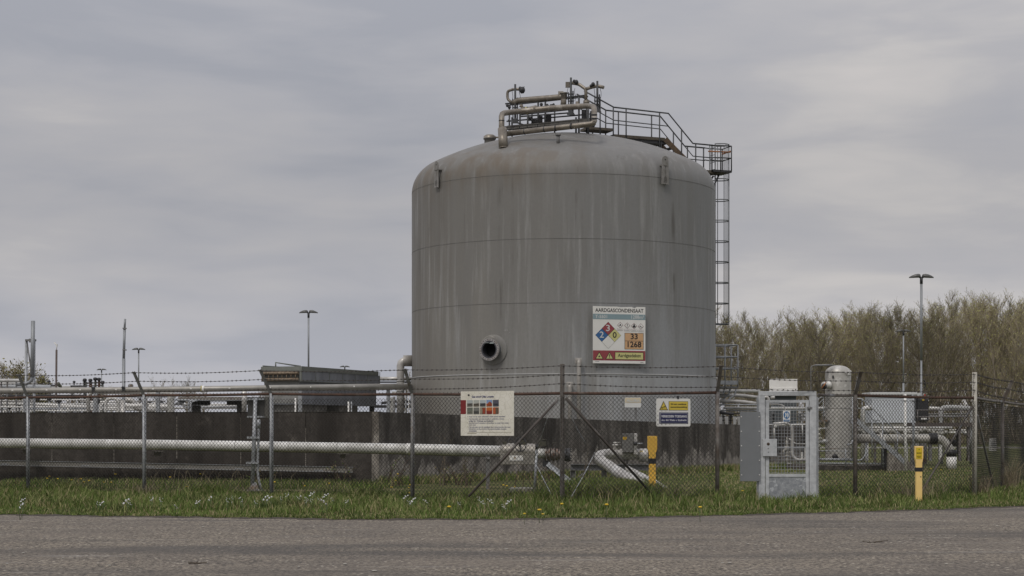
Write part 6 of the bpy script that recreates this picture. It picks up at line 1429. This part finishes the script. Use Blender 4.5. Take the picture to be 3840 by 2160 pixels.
def grow(seed, h, spread=1.0, limbs=26, low=.12, buds=3500, stems=1, up=2.4):
    r_ = random.Random(seed); segs = []; fine = []; leaves = []
    for st in range(stems):
        lean = Vector((r_.uniform(-.16,.16), r_.uniform(-.16,.16), 1)).normalized() if stems > 1 else Vector((r_.uniform(-.03,.03), 0, 1))
        hh = h*r_.uniform(.85,1) if st else h; k = 9; pts = []
        for i in range(k+1): f_ = i/k; pts.append(Vector((lean.x*hh*f_ + .12*math.sin(3*f_+seed), lean.y*hh*f_, hh*f_)))
        rr = lambda f_: .17*(1-f_)**.8*(1 if stems == 1 else .65) + .012
        for i in range(k): segs.append((pts[i], pts[i+1], rr(i/k), rr((i+1)/k)))
        nl = limbs//stems
        for b in range(nl):
            f_ = low + (1-low)*((b+r_.random())/nl)**.9; i = min(k-1, int(f_*k)); p = pts[i].lerp(pts[i+1], f_*k-i)
            an = r_.uniform(0, 6.283); dirn = Vector((math.cos(an), math.sin(an), up*r_.uniform(.6,1.1))).normalized(); L = h*(.36*(1-f_)+.13)*r_.uniform(.7,1.15)*spread
            q = p; r0 = .05*(1-f_)+.018; n = 4
            for j in range(n):
                dirn = (dirn + Vector((r_.uniform(-.16,.16), r_.uniform(-.16,.16), .22))).normalized(); q2 = q + dirn*L/n
                segs.append((q, q2, r0*(1-j/n)+.008, r0*(1-(j+1)/n)+.008))
                for t in range(4):
                    c = q.lerp(q2, r_.random()); a2 = r_.uniform(0,6.283); d2 = (dirn*1.1 + Vector((math.cos(a2)*.75, math.sin(a2)*.75, .35))).normalized(); l2 = L*.34*r_.uniform(.5,1.1); c1 = c + d2*l2*.5; d2b = (d2+Vector((0,0,.4))).normalized(); c2 = c1 + d2b*l2*.5
                    fine += [(c, c1, .014, .010), (c1, c2, .010, .006)]
                    for w_ in range(5):
                        e = c.lerp(c1, r_.random()) if w_ < 2 else c1.lerp(c2, r_.random()); a3 = r_.uniform(0,6.283); d3 = (d2 + Vector((math.cos(a3)*.8, math.sin(a3)*.8, .5))).normalized(); e2 = e + d3*r_.uniform(.25,.7)
                        fine.append((e, e2, .008, .005))
                        leaves.append((*e.lerp(e2, r_.uniform(.3,1)), r_.uniform(.03,.07)))
                q = q2
    r_.shuffle(leaves); return segs, fine, leaves[:buds]
protos = []
for m_ in (bark, twig_m, bud_a, bud_b):      # every tree of the row has its own tone
    t_ = m_.node_tree; p_ = t_.nodes['Principled BSDF']; s_ = p_.inputs['Base Color'].links[0].from_socket
    oi = t_.nodes.new('ShaderNodeObjectInfo'); r_ = t_.nodes.new('ShaderNodeMapRange'); r_.inputs[3].default_value = .70; r_.inputs[4].default_value = 1.55; t_.links.new(oi.outputs['Random'], r_.inputs[0])
    v_ = t_.nodes.new('ShaderNodeVectorMath'); v_.operation = 'SCALE'; t_.links.new(s_, v_.inputs[0]); t_.links.new(r_.outputs[0], v_.inputs['Scale']); t_.links.new(v_.outputs[0], p_.inputs['Base Color'])
def make_tree(name, seed, loc, label, cat, h, **kw):
    segs, fine, lv = grow(seed, h, **kw); t = thing(name, loc, label, cat, kw.get('group'))
    a = seg_np(segs, 'trunk', [bark], None, t); b = seg_np(fine, 'crown', [twig_m, bud_a, bud_a, bud_b], None, t, lv); return t
def copy_tree(src, loc, label, sc_, rz):
    t = src.copy(); col.objects.link(t); t.location = loc; t['label'] = label; t.scale = (sc_[0], sc_[0], sc_[1]); t.rotation_euler = (0,0,rz); ORG[t.name] = Vector(loc)
    for ch in [c for c in src.children]: c = ch.copy(); col.objects.link(c); c.parent = t
    return t
TOPS = [(2640,1205),(2730,1192),(2900,1182),(3000,1190),(3080,1168),(3200,1150),(3290,1148),(3350,1136),(3430,1150),(3520,1120),(3600,1112),(3700,1107),(3760,1112),(3900,1110),(4200,1100)]
def topy(x):
    for a, b in zip(TOPS, TOPS[1:]):
        if a[0] <= x <= b[0]: return a[1]+(b[1]-a[1])*(x-a[0])/(b[0]-a[0])
    return 1150
ordw = ['first','second','third','fourth','fifth','sixth','seventh','eighth','ninth','tenth','eleventh','twelfth','thirteenth','fourteenth','fifteenth','sixteenth','seventeenth','eighteenth','nineteenth','twentieth','twenty-first','twenty-second','twenty-third','twenty-fourth']
rt_ = random.Random(21); H0 = 12.8; base_t = []
xsF = [2560,2680,2790,2880,2985,3070,3165,3250,3330,3425,3505,3590,3675,3765,3850,3950]
for i, x in enumerate(xsF):
    d = rt_.uniform(150, 158); hh = EYE + (HY-topy(x)+rt_.uniform(-26,16))*d/F; lab = 'budding poplar in the front tree row, %s from the left' % ordw[i]
    if i < 5: t = make_tree('poplar_tree', 40+i, G(x,d), lab, 'tree', H0, limbs=38, spread=1.10+.15*(i % 3), buds=7500, stems=[2,3,2,3,1][i], low=.10, up=1.15+.25*(i % 2)); t['group'] = 'poplars in the front row'; base_t.append(t); t.scale = (1,1,hh/H0*.84)
    else: copy_tree(base_t[rt_.randrange(5)], G(x,d), lab, (rt_.uniform(.9,1.15), hh/H0*.84), rt_.uniform(0,6.28))
xsB = [2610,2730,2835,2935,3030,3120,3210,3300,3380,3465,3550,3640,3720,3810,3900]
for i, x in enumerate(xsB):
    d = rt_.uniform(163, 172); hh = EYE + (HY-topy(x)+rt_.uniform(-4,22))*d/F
    copy_tree(base_t[rt_.randrange(5)], G(x,d), 'poplar in the rear tree row, %s from the left' % ordw[i], (rt_.uniform(.95,1.2), hh/H0*.84), rt_.uniform(0,6.28))['group'] = 'poplars in the rear row'
xsC = [2650,2760,2860,2960,3050,3140,3230,3320,3400,3490,3570,3660,3740,3830,3920]
for i, x in enumerate(xsC):
    d = rt_.uniform(178, 190); hh = EYE + (HY-topy(x)+rt_.uniform(10,40))*d/F
    copy_tree(base_t[rt_.randrange(5)], G(x,d), 'poplar in the hindmost tree row, %s from the left' % ordw[i], (rt_.uniform(1.0,1.3), hh/H0*.84), rt_.uniform(0,6.28))['group'] = 'poplars in the hindmost row'
# undergrowth at the foot of the wood
rn = np.random.RandomState(11); n = 20000
x = rn.uniform(2350, 4100, n); d = rn.uniform(146, 176, n); X = (x-CX)*d/F; Z = np.abs(rn.normal(0, 1.9, n))*(1+.35*np.sin(X*.9)+.2*np.sin(X*2.7)); Z = np.clip(Z, 0, 6)
P0 = np.stack([X, d, Z*.85], 1); dirv = rn.normal(0, .35, (n,3)); dirv[:,2] = np.abs(rn.normal(.8,.3,n)); Lh = rn.uniform(.3,1.1,n)[:,None]; P1 = P0 + dirv*Lh
sdv = np.stack([np.ones(n), rn.normal(0,.3,n), np.zeros(n)], 1)*rn.uniform(.012,.035,n)[:,None]
V = np.stack([P0-sdv, P0+sdv, P1+sdv*.4, P1-sdv*.4], 1).reshape(-1,3)
o = np_mesh('undergrowth', V, np.arange(4*n).reshape(-1,4), [mat('brush_brown', (.17,.135,.10), .95), mat('brush_olive', (.15,.145,.07), .95), mat('brush_pale', (.32,.27,.20), .95)], rn.randint(0,3,n))
tag(o, kind='stuff')
# far trees at left
def far_tree(name, px, d, ytop, wsc, label, seed, leafy=False):
    hh = EYE + (HY-ytop)*d/F; segs, fine, lv = grow(seed, hh*(.9 if leafy else .82), spread=wsc*.85, limbs=22 if leafy else 13, low=.25, buds=5000 if leafy else 60, up=1.1, stems=2)
    fine = fine if leafy else [q for q in fine if random.Random(q[0].x).random() < .55]
    t = thing(name, G(px,d), label, 'tree'); seg_np(segs, 'trunk', [bark], None, t)
    if leafy: 
        r_ = random.Random(seed); lv = [(q[0]+r_.gauss(0,.25), q[1]+r_.gauss(0,.25), q[2]+r_.gauss(0,.2), r_.uniform(.06,.13)) for q in lv]
        seg_np(fine, 'crown', [twig_m, mat('spring_leaf_olive', (.17,.16,.06), .9), mat('spring_leaf_pale', (.25,.23,.10), .9)], None, t, lv)
    else: seg_np(fine, 'crown', [twig_m, bud_b], None, t, lv)
r3 = random.Random(5)
far_tree('leafing_tree', 50, 130, 1396, 2.2, 'pale green leafing tree behind the far-left pipe bridge', 71, True)
far_tree('leafing_tree', -30, 130, 1400, 2.2, 'pale green leafing tree cut by the left edge', 72, True)
far_tree('leafing_tree', 148, 150, 1422, 1.5, 'small leafing tree right of the tall steel frame', 73, True)
far_tree('bare_tree', 274, 180, 1428, 1.5, 'bare tree behind the dark fan deck at left', 74)
far_tree('bare_tree', 400, 190, 1440, 1.3, 'small bare bush right of the valve cluster', 79)
far_tree('bare_tree', 605, 190, 1426, 2.4, 'bare tree left of the larger bare tree over the shelter', 75)
far_tree('bare_tree', 702, 180, 1416, 2.0, 'larger bare tree over the shelter', 76)
far_tree('bare_tree', 755, 185, 1436, 1.4, 'low bare tree at the yellow pipe ring', 77)
far_tree('bare_tree', 985, 170, 1436, 1.4, 'bare bush peeping out left of the cooler', 78)
far_tree('bare_tree', 1532, 170, 1378, 1.4, 'bare tree seen between fat elbow pipe and tank', 80)

# ------------------------------------------------------------------ grass
greens = [mat('grass_a', (.075,.110,.026), .8, 0, (.055,.078,.020), .5, .8), mat('grass_b', (.130,.185,.042), .8, 0, (.090,.132,.030), .5, .8), mat('grass_c', (.26,.28,.105), .8), mat('grass_straw', (.36,.30,.17), .9)]
for m_ in greens: m_.node_tree.nodes['Principled BSDF'].inputs['Specular IOR Level'].default_value = .25
def blades(name, X, Y, h, wd, rn_, straw=.06, bright=.5, Z0=0):
    n = len(X); an = rn_.uniform(0, 2*np.pi, n); ln = rn_.uniform(.15,.75,n)*h; dx = np.cos(an)*ln; dy = np.sin(an)*ln; fa = rn_.uniform(0, np.pi, n); wx = np.cos(fa)*wd; wy = np.sin(fa)*wd*.6
    z0 = np.zeros(n)+Z0
    a = np.stack([X-wx,Y-wy,z0],1); b = np.stack([X+wx,Y+wy,z0],1); c = np.stack([X+dx*.35+wx*.8,Y+dy*.35+wy*.8,h*.6],1); d = np.stack([X+dx*.35-wx*.8,Y+dy*.35-wy*.8,h*.6],1)
    e = np.stack([X+dx+wx*.1,Y+dy,h*(.92)],1); f = np.stack([X+dx-wx*.1,Y+dy,h*.92],1)
    V = np.stack([a,b,c,d,e,f],1).reshape(-1,3); base = np.arange(n)[:,None]*6
    F_ = np.concatenate([base+np.array([[0,1,2,3]]), base+np.array([[3,2,4,5]])])
    r = rn_.uniform(0,1,n); bmask = np.sin(X*1.7+Y*.9)*.5+np.sin(X*.6-Y*2.1)*.5; b2 = np.sin(X*3.3+1.2*np.sin(Y*1.9))*np.sin(Y*2.7+.8*X); mi = np.where(r < straw*(1+1.2*np.clip(-b2,0,1)), 3, np.where(r < .42+.34*bmask, 0, np.where(r < .84+.10*b2, 1, 2)))
    mi = np.concatenate([mi, mi]); return V, F_, mi
def stuff(name, parts, mats):
    Vs, Fs, Ms = [], [], []; o_ = 0
    for V, F_, mi in parts: Vs.append(V); Fs.append(F_+o_); Ms.append(mi); o_ += len(V)
    return tag(np_mesh(name, np.concatenate(Vs), np.concatenate(Fs), mats, np.concatenate(Ms)), kind='stuff')
rn = np.random.RandomState(4)
exs = np.array([p.x for p in EDP]); eys = np.array([p.y for p in EDP])
def clump(X, Y): return .50 + .55*np.sin(X*2.3+1)*np.sin(Y*3.1+X) + .40*np.sin(X*7.1+2*np.sin(Y*2))*np.sin(Y*6.3)
parts = []
n = 150000; X = rn.uniform(-14, 13.5, n); f_ = rn.uniform(0,1,n); ed = np.interp(X, exs, eys); Y = ed + .20 + f_*9.5; Y += rn.normal(0,.03,n)
h = (.045 + .17*np.clip(f_*9.5/2.2,0.05,1)*np.clip(clump(X,Y),.08,1.4))*rn.uniform(.5,1.25,n)
h *= np.where(Y-ed > 6, .8, 1)
kp = ~((np.sin(X*1.3+2)*np.sin(Y*2.2+X*.7) + .5*np.sin(X*4.1)*np.sin(Y*5.3) > .72) & (rn.uniform(0,1,n) < .8)); X, Y, h = X[kp], Y[kp], h[kp]; n = len(X); parts.append(blades('g', X, Y, h, rn.uniform(.004,.009,n), rn, .11))
# edge fringe creeping on the road
n = 26000; X = rn.uniform(-14,14,n); ed = np.interp(X, exs, eys); Y = ed + .06 + np.abs(rn.normal(0,.20,n)) + .12*np.sin(X*3.1)+.09*np.sin(X*9.7) + .05*np.sin(X*23); parts.append(blades('g', X, Y, rn.uniform(.02,.07,n), rn.uniform(.004,.009,n), rn, .12))
# tufts along the fence foot
n = 30000; k = rn.randint(0, len(FP)-1, n); t = rn.uniform(0,1,n); A = np.array([[*fpt(q)[0]][:2] for q in FP]); X = A[k,0]*(1-t)+A[k+1,0]*t; Y = A[k,1]*(1-t)+A[k+1,1]*t + rn.normal(0,.22,n)
h = rn.uniform(.08,.30,n)*np.clip(.6+.5*np.sin(X*2.7)*np.sin(X*.9+1),.3,1.1); h = np.where(((X > 2.45) & (X < 3.25)) | ((X > 4.7) & (X < 6.2)), h*.4, h); parts.append(blades('g', X, Y, h, rn.uniform(.004,.008,n), rn, .10))
n = 22000; X = np.concatenate([rn.normal(1.9,.45,n//2), rn.normal(2.35,.3,n//2)]); Y = rn.normal(36.5,1.5,n); parts.append(blades('g', X, Y, rn.uniform(.15,.42,n), rn.uniform(.005,.010,n), rn, .08))
n = 34000; X = rn.uniform(1.5,21,n); Y = 36 + 26*rn.uniform(0,1,n)**1.4; keep = ((X/Y) < .33) & (X/Y > .04); X, Y = X[keep], Y[keep]; n = len(X); parts.append(blades('g', X, Y, rn.uniform(.02,.07,n), rn.uniform(.006,.014,n), rn, .22))
n = 12000; X = rn.uniform(-13,-3,n); Y = rn.uniform(41,45.5,n); parts.append(blades('g', X, Y, rn.uniform(.06,.22,n), rn.uniform(.005,.010,n), rn, .12))
n = 9000; t = rn.uniform(0,24,n); X = cnr.x + RD.x*t; Y = cnr.y + RD.y*t - np.abs(rn.normal(.25,.3,n)); parts.append(blades('g', X, Y, rn.uniform(.08,.30,n), rn.uniform(.006,.014,n), rn, .25))
stuff('grass', parts, greens)
# dry stalks and reeds
parts = []; straw_m = [mat('straw_a', (.30,.25,.16), .9), mat('straw_b', (.19,.155,.11), .9)]
def dry(cx, cy, n, sp, h0, h1, lean=.6):
    X = rn.normal(cx, sp, n); Y = rn.normal(cy, sp, n); V, F_, mi = blades('d', X, Y, rn.uniform(h0,h1,n), rn.uniform(.003,.006,n), rn); mi = rn.randint(0,2,len(mi)); return V, F_, mi
for px, d, n, sp, h0, h1 in ((548,37.3,120,.12,.1,.35),(610,37.5,40,.5,.2,.6),(2460,34.6,260,.28,.15,.45),(2330,34,60,.3,.2,.6),(3470,35,160,.25,.2,.5),(3330,35.3,60,.3,.2,.5),(3690,36.6,90,.12,.25,.55),(3792,40.2,150,.10,.4,.95),(3745,40,40,.2,.3,.6),(2000,33.5,40,.8,.2,.5),(300,39.5,60,.9,.15,.45),(930,38.5,120,.25,.05,.25),(1250,35.5,30,.6,.2,.5),(2560,34,30,.8,.2,.5),(3050,36,40,.8,.15,.4),(650,41,50,.6,.3,.7),(880,40.8,50,.6,.3,.6)):
    c = G(px,d); parts.append(dry(c.x, c.y, n, sp, h0, h1))
stuff('dry_grass', parts, straw_m)
# dandelions and white wildflowers: each one a plant of its own
yel_f = flat('dandelion_yellow', (.75,.50,.02)); wht_f = flat('petal_white', (.72,.72,.70)); stem_m = flat('flower_stem', (.06,.10,.03))
dn = bpy.data.objects.new('dandelion', None); col.objects.link(dn); tag(dn, 'yellow dandelion flowering in the grass by the fence', 'flower', 'dandelions in the grass')
ORG['dandelion'] = Vector((0,0,0))
mb = MB(); mb.lathe([(.001,.0),(.022,.004),(.030,.014),(.018,.022),(.001,.024)], (0,0,.19), u, 10); mb.build('flower_head', yel_f, dn)
mb = MB(); mb.tube([(0,0,0),(.01,0,.1),(0,0,.19)], .004, 4); mb.build('stem', stem_m, dn)
wf = bpy.data.objects.new('white_wildflower', None); col.objects.link(wf); tag(wf, 'white wildflower clump flowering on the grass verge', 'flower', 'white wildflowers on the verge'); ORG['white_wildflower'] = Vector((0,0,0))
mb = MB(); r4 = random.Random(9)
for k in range(5): x_, y_, z_ = r4.gauss(0,.030), r4.gauss(0,.03), r4.uniform(.16,.22); mb.lathe([(.001,0),(.014,.003),(.001,.006)], (x_,y_,z_), (r4.uniform(-.4,.4),-.8,.6), 7)
mb.build('flower_cluster', wht_f, wf)
mb = MB(); 
for k in range(4): mb.tube([(r4.gauss(0,.02),0,0),(r4.gauss(0,.05),0,.18)], .003, 3)
mb.build('stem', stem_m, wf)
def scatter(src, spots, sc0):
    for i, (px, d) in enumerate(spots):
        if i == 0: src.location = G(px,d); continue
        t = src.copy(); col.objects.link(t); t.location = G(px,d); s_ = rnd.uniform(.8,1.2)*sc0; t.scale = (s_,s_,s_*rnd.uniform(.85,1.2)); t.rotation_euler = (0,0,rnd.uniform(-3.1,3.1))
        for ch in src.children: c = ch.copy(); col.objects.link(c); c.parent = t
def gd(py, z=.2): return (EYE-z)*F/(py-HY)
scatter(dn, [(px, gd(py)) for px, py in ((178,1794),(186,1785),(196,1775),(216,1796),(268,1801),(294,1806),(302,1805),(315,1804),(335,1806),(390,1805),(417,1805),(402,1780),(416,1781),(433,1785),(404,1773),(638,1789),(668,1776),(700,1817),(752,1785),(1030,1817),(1142,1818),(1235,1810),(1468,1828),(1534,1838),(1540,1826),(1533,1822),(1492,1790),(1500,1784),(1483,1796),(1967,1920),(2023,1914),(2036,1914),(1900,1822),(1930,1824),(2275,1905),(2107,1897),(1684,1905),(2785,1838),(2626,1912),(1888,1820),(3490,1762),(3530,1762))], 1)
scatter(wf, [(px, gd(py)) for px, py in ((86,1873),(366,1885),(382,1886),(480,1875),(473,1892),(484,1878),(570,1877),(602,1882),(743,1880),(787,1872),(852,1882),(868,1870),(872,1866),(958,1880),(996,1877),(1054,1868),(1078,1864),(1100,1858),(1118,1864),(1124,1860),(1148,1874),(1170,1860),(1166,1873),(1196,1868),(1222,1864),(1246,1869),(1302,1876),(1522,1862),(1534,1870),(1542,1876),(1550,1872),(1595,1877),(1720,1884),(1796,1868),(1806,1886),(1838,1889),(1888,1884),(1890,1892),(1908,1888),(1214,1898),(1150,1870),(1010,1872),(80,1905),(660,1896),(905,1890))], 1)
# saplings and brambles at the foot of the streaked wall
def sapling(px, d, h, label, seed, leaf=0, arch=False):
    r_ = random.Random(seed); segs = []; lv = []; t = thing('bare_sapling', G(px,d), label, 'sapling')
    for s_ in range(3 if not arch else 9):
        q = Vector((r_.gauss(0,.05 if not arch else .25), r_.gauss(0,.05 if not arch else .1), 0)); dr = Vector((r_.uniform(-.25,.25), r_.uniform(-.1,.1), 1)).normalized(); n = 7; L = h*r_.uniform(.6,1)
        for j in range(n):
            dr = (dr + Vector((r_.uniform(-.2,.2), r_.uniform(-.1,.1), -.0 if not arch else -.22))).normalized(); q2 = q + dr*L/n; segs.append((q, q2, .009*(1-j/n)+.004, .009*(1-(j+1)/n)+.003))
            for k in range(2):
                a_ = r_.choice([-1,1]); e2 = q2 + (dr + Vector((a_*r_.uniform(.5,1), r_.uniform(-.4,.4), .3))).normalized()*L*.18*r_.random(); segs.append((q2, e2, .004, .002)); 
                if r_.random() < leaf: lv.append((*e2, r_.uniform(.015,.04)))
            q = q2
    seg_np(segs, 'stem', [mat('sapling_bark', (.17,.14,.10), .9) if not arch else mat('bramble_stem', (.10,.07,.05), .9)], None, t)
    if lv: seg_np([((0,0,0),(0,0,.01),.001,.001)], 'leaves', [greens[0], greens[1], greens[3]], None, t, lv)
sapling(1650, 43.5, 1.65, 'slim bare sapling in front of the bund wall, left of the information board', 1)
sapling(1735, 43, 1.2, 'bare sapling behind the left edge of the information board', 2)
sapling(2195, 38.5, 1.2, 'bare sapling between the heavy post and the bent pipe', 3)
sapling(1690, 44, .7, 'green bramble bush under the silver pipe', 4, .9, True)
sapling(1760, 44, .8, 'brown bramble tangle right of the green bramble', 5, .2, True)
sapling(1480, 43.5, .9, 'bramble climbing the pale corner of the wall', 6, .5, True)
sapling(1275, 44, .7, 'dark weeds at the end of the cable channel', 7, .7, True)
sapling(1980, 43, .8, 'thin weeds behind the short galvanised post', 8, .2, True)
sapling(2400, 48, .5, 'weeds at the wall foot behind the deep yellow post', 9, .5, True)
sapling(990, 43.5, .5, 'weeds against the dark wall by the cabinet pole', 10, .4, True)
sapling(3690, 36.8, .6, 'dry weeds at the foot of the cream corner post', 11, .1, True)
# loose stones and twigs on the road
stone_m = mat('pale_stone', (.42,.40,.36), .9)
st0 = None
for i in range(36):
    px = rnd.uniform(20, 3820); py = rnd.uniform(1975, 2150); c = G(px, EYE*F/(py-HY)); s_ = rnd.uniform(.010,.022)
    if st0 is None:
        mb = MB(); r5 = random.Random(2); mb.lathe([(.001,-.4),(.8,-.2),(1,.1),(.7,.5),(.001,.6)], (0,0,0), u, 7); mb.v = [(x*r5.uniform(.8,1.2), y*r5.uniform(.8,1.2), z) for x, y, z in mb.v]; st0 = mb.build('stone', stone_m); tag(st0, 'small pale stone lying loose on the asphalt', 'stone', 'loose stones on the road'); o = st0
    else: o = st0.copy(); col.objects.link(o)
    o.location = (c.x, c.y, .014+s_*.3); o.scale = (s_*rnd.uniform(.8,1.6), s_, s_*.7); o.rotation_euler = (0,0,rnd.uniform(0,6))
for px, py, lab in ((3270,2038,'small dark twig lying on the asphalt at right'),(725,2118,'dark clod lying on the asphalt at left')):
    c = G(px, EYE*F/(py-HY)); r5 = random.Random(px); mb = MB()
    for k in range(5): q = c + Vector((r5.gauss(0,.04), r5.gauss(0,.05), .01)); mb.tube([q, q + Vector((r5.uniform(-.08,.08), r5.uniform(-.07,.07), .01)), q + Vector((r5.uniform(-.2,.2), r5.uniform(-.15,.15), .02))], .005, 5)
    tag(mb.build('twig', mat('twig_brown', (.10,.08,.06), .9)), lab, 'twig')
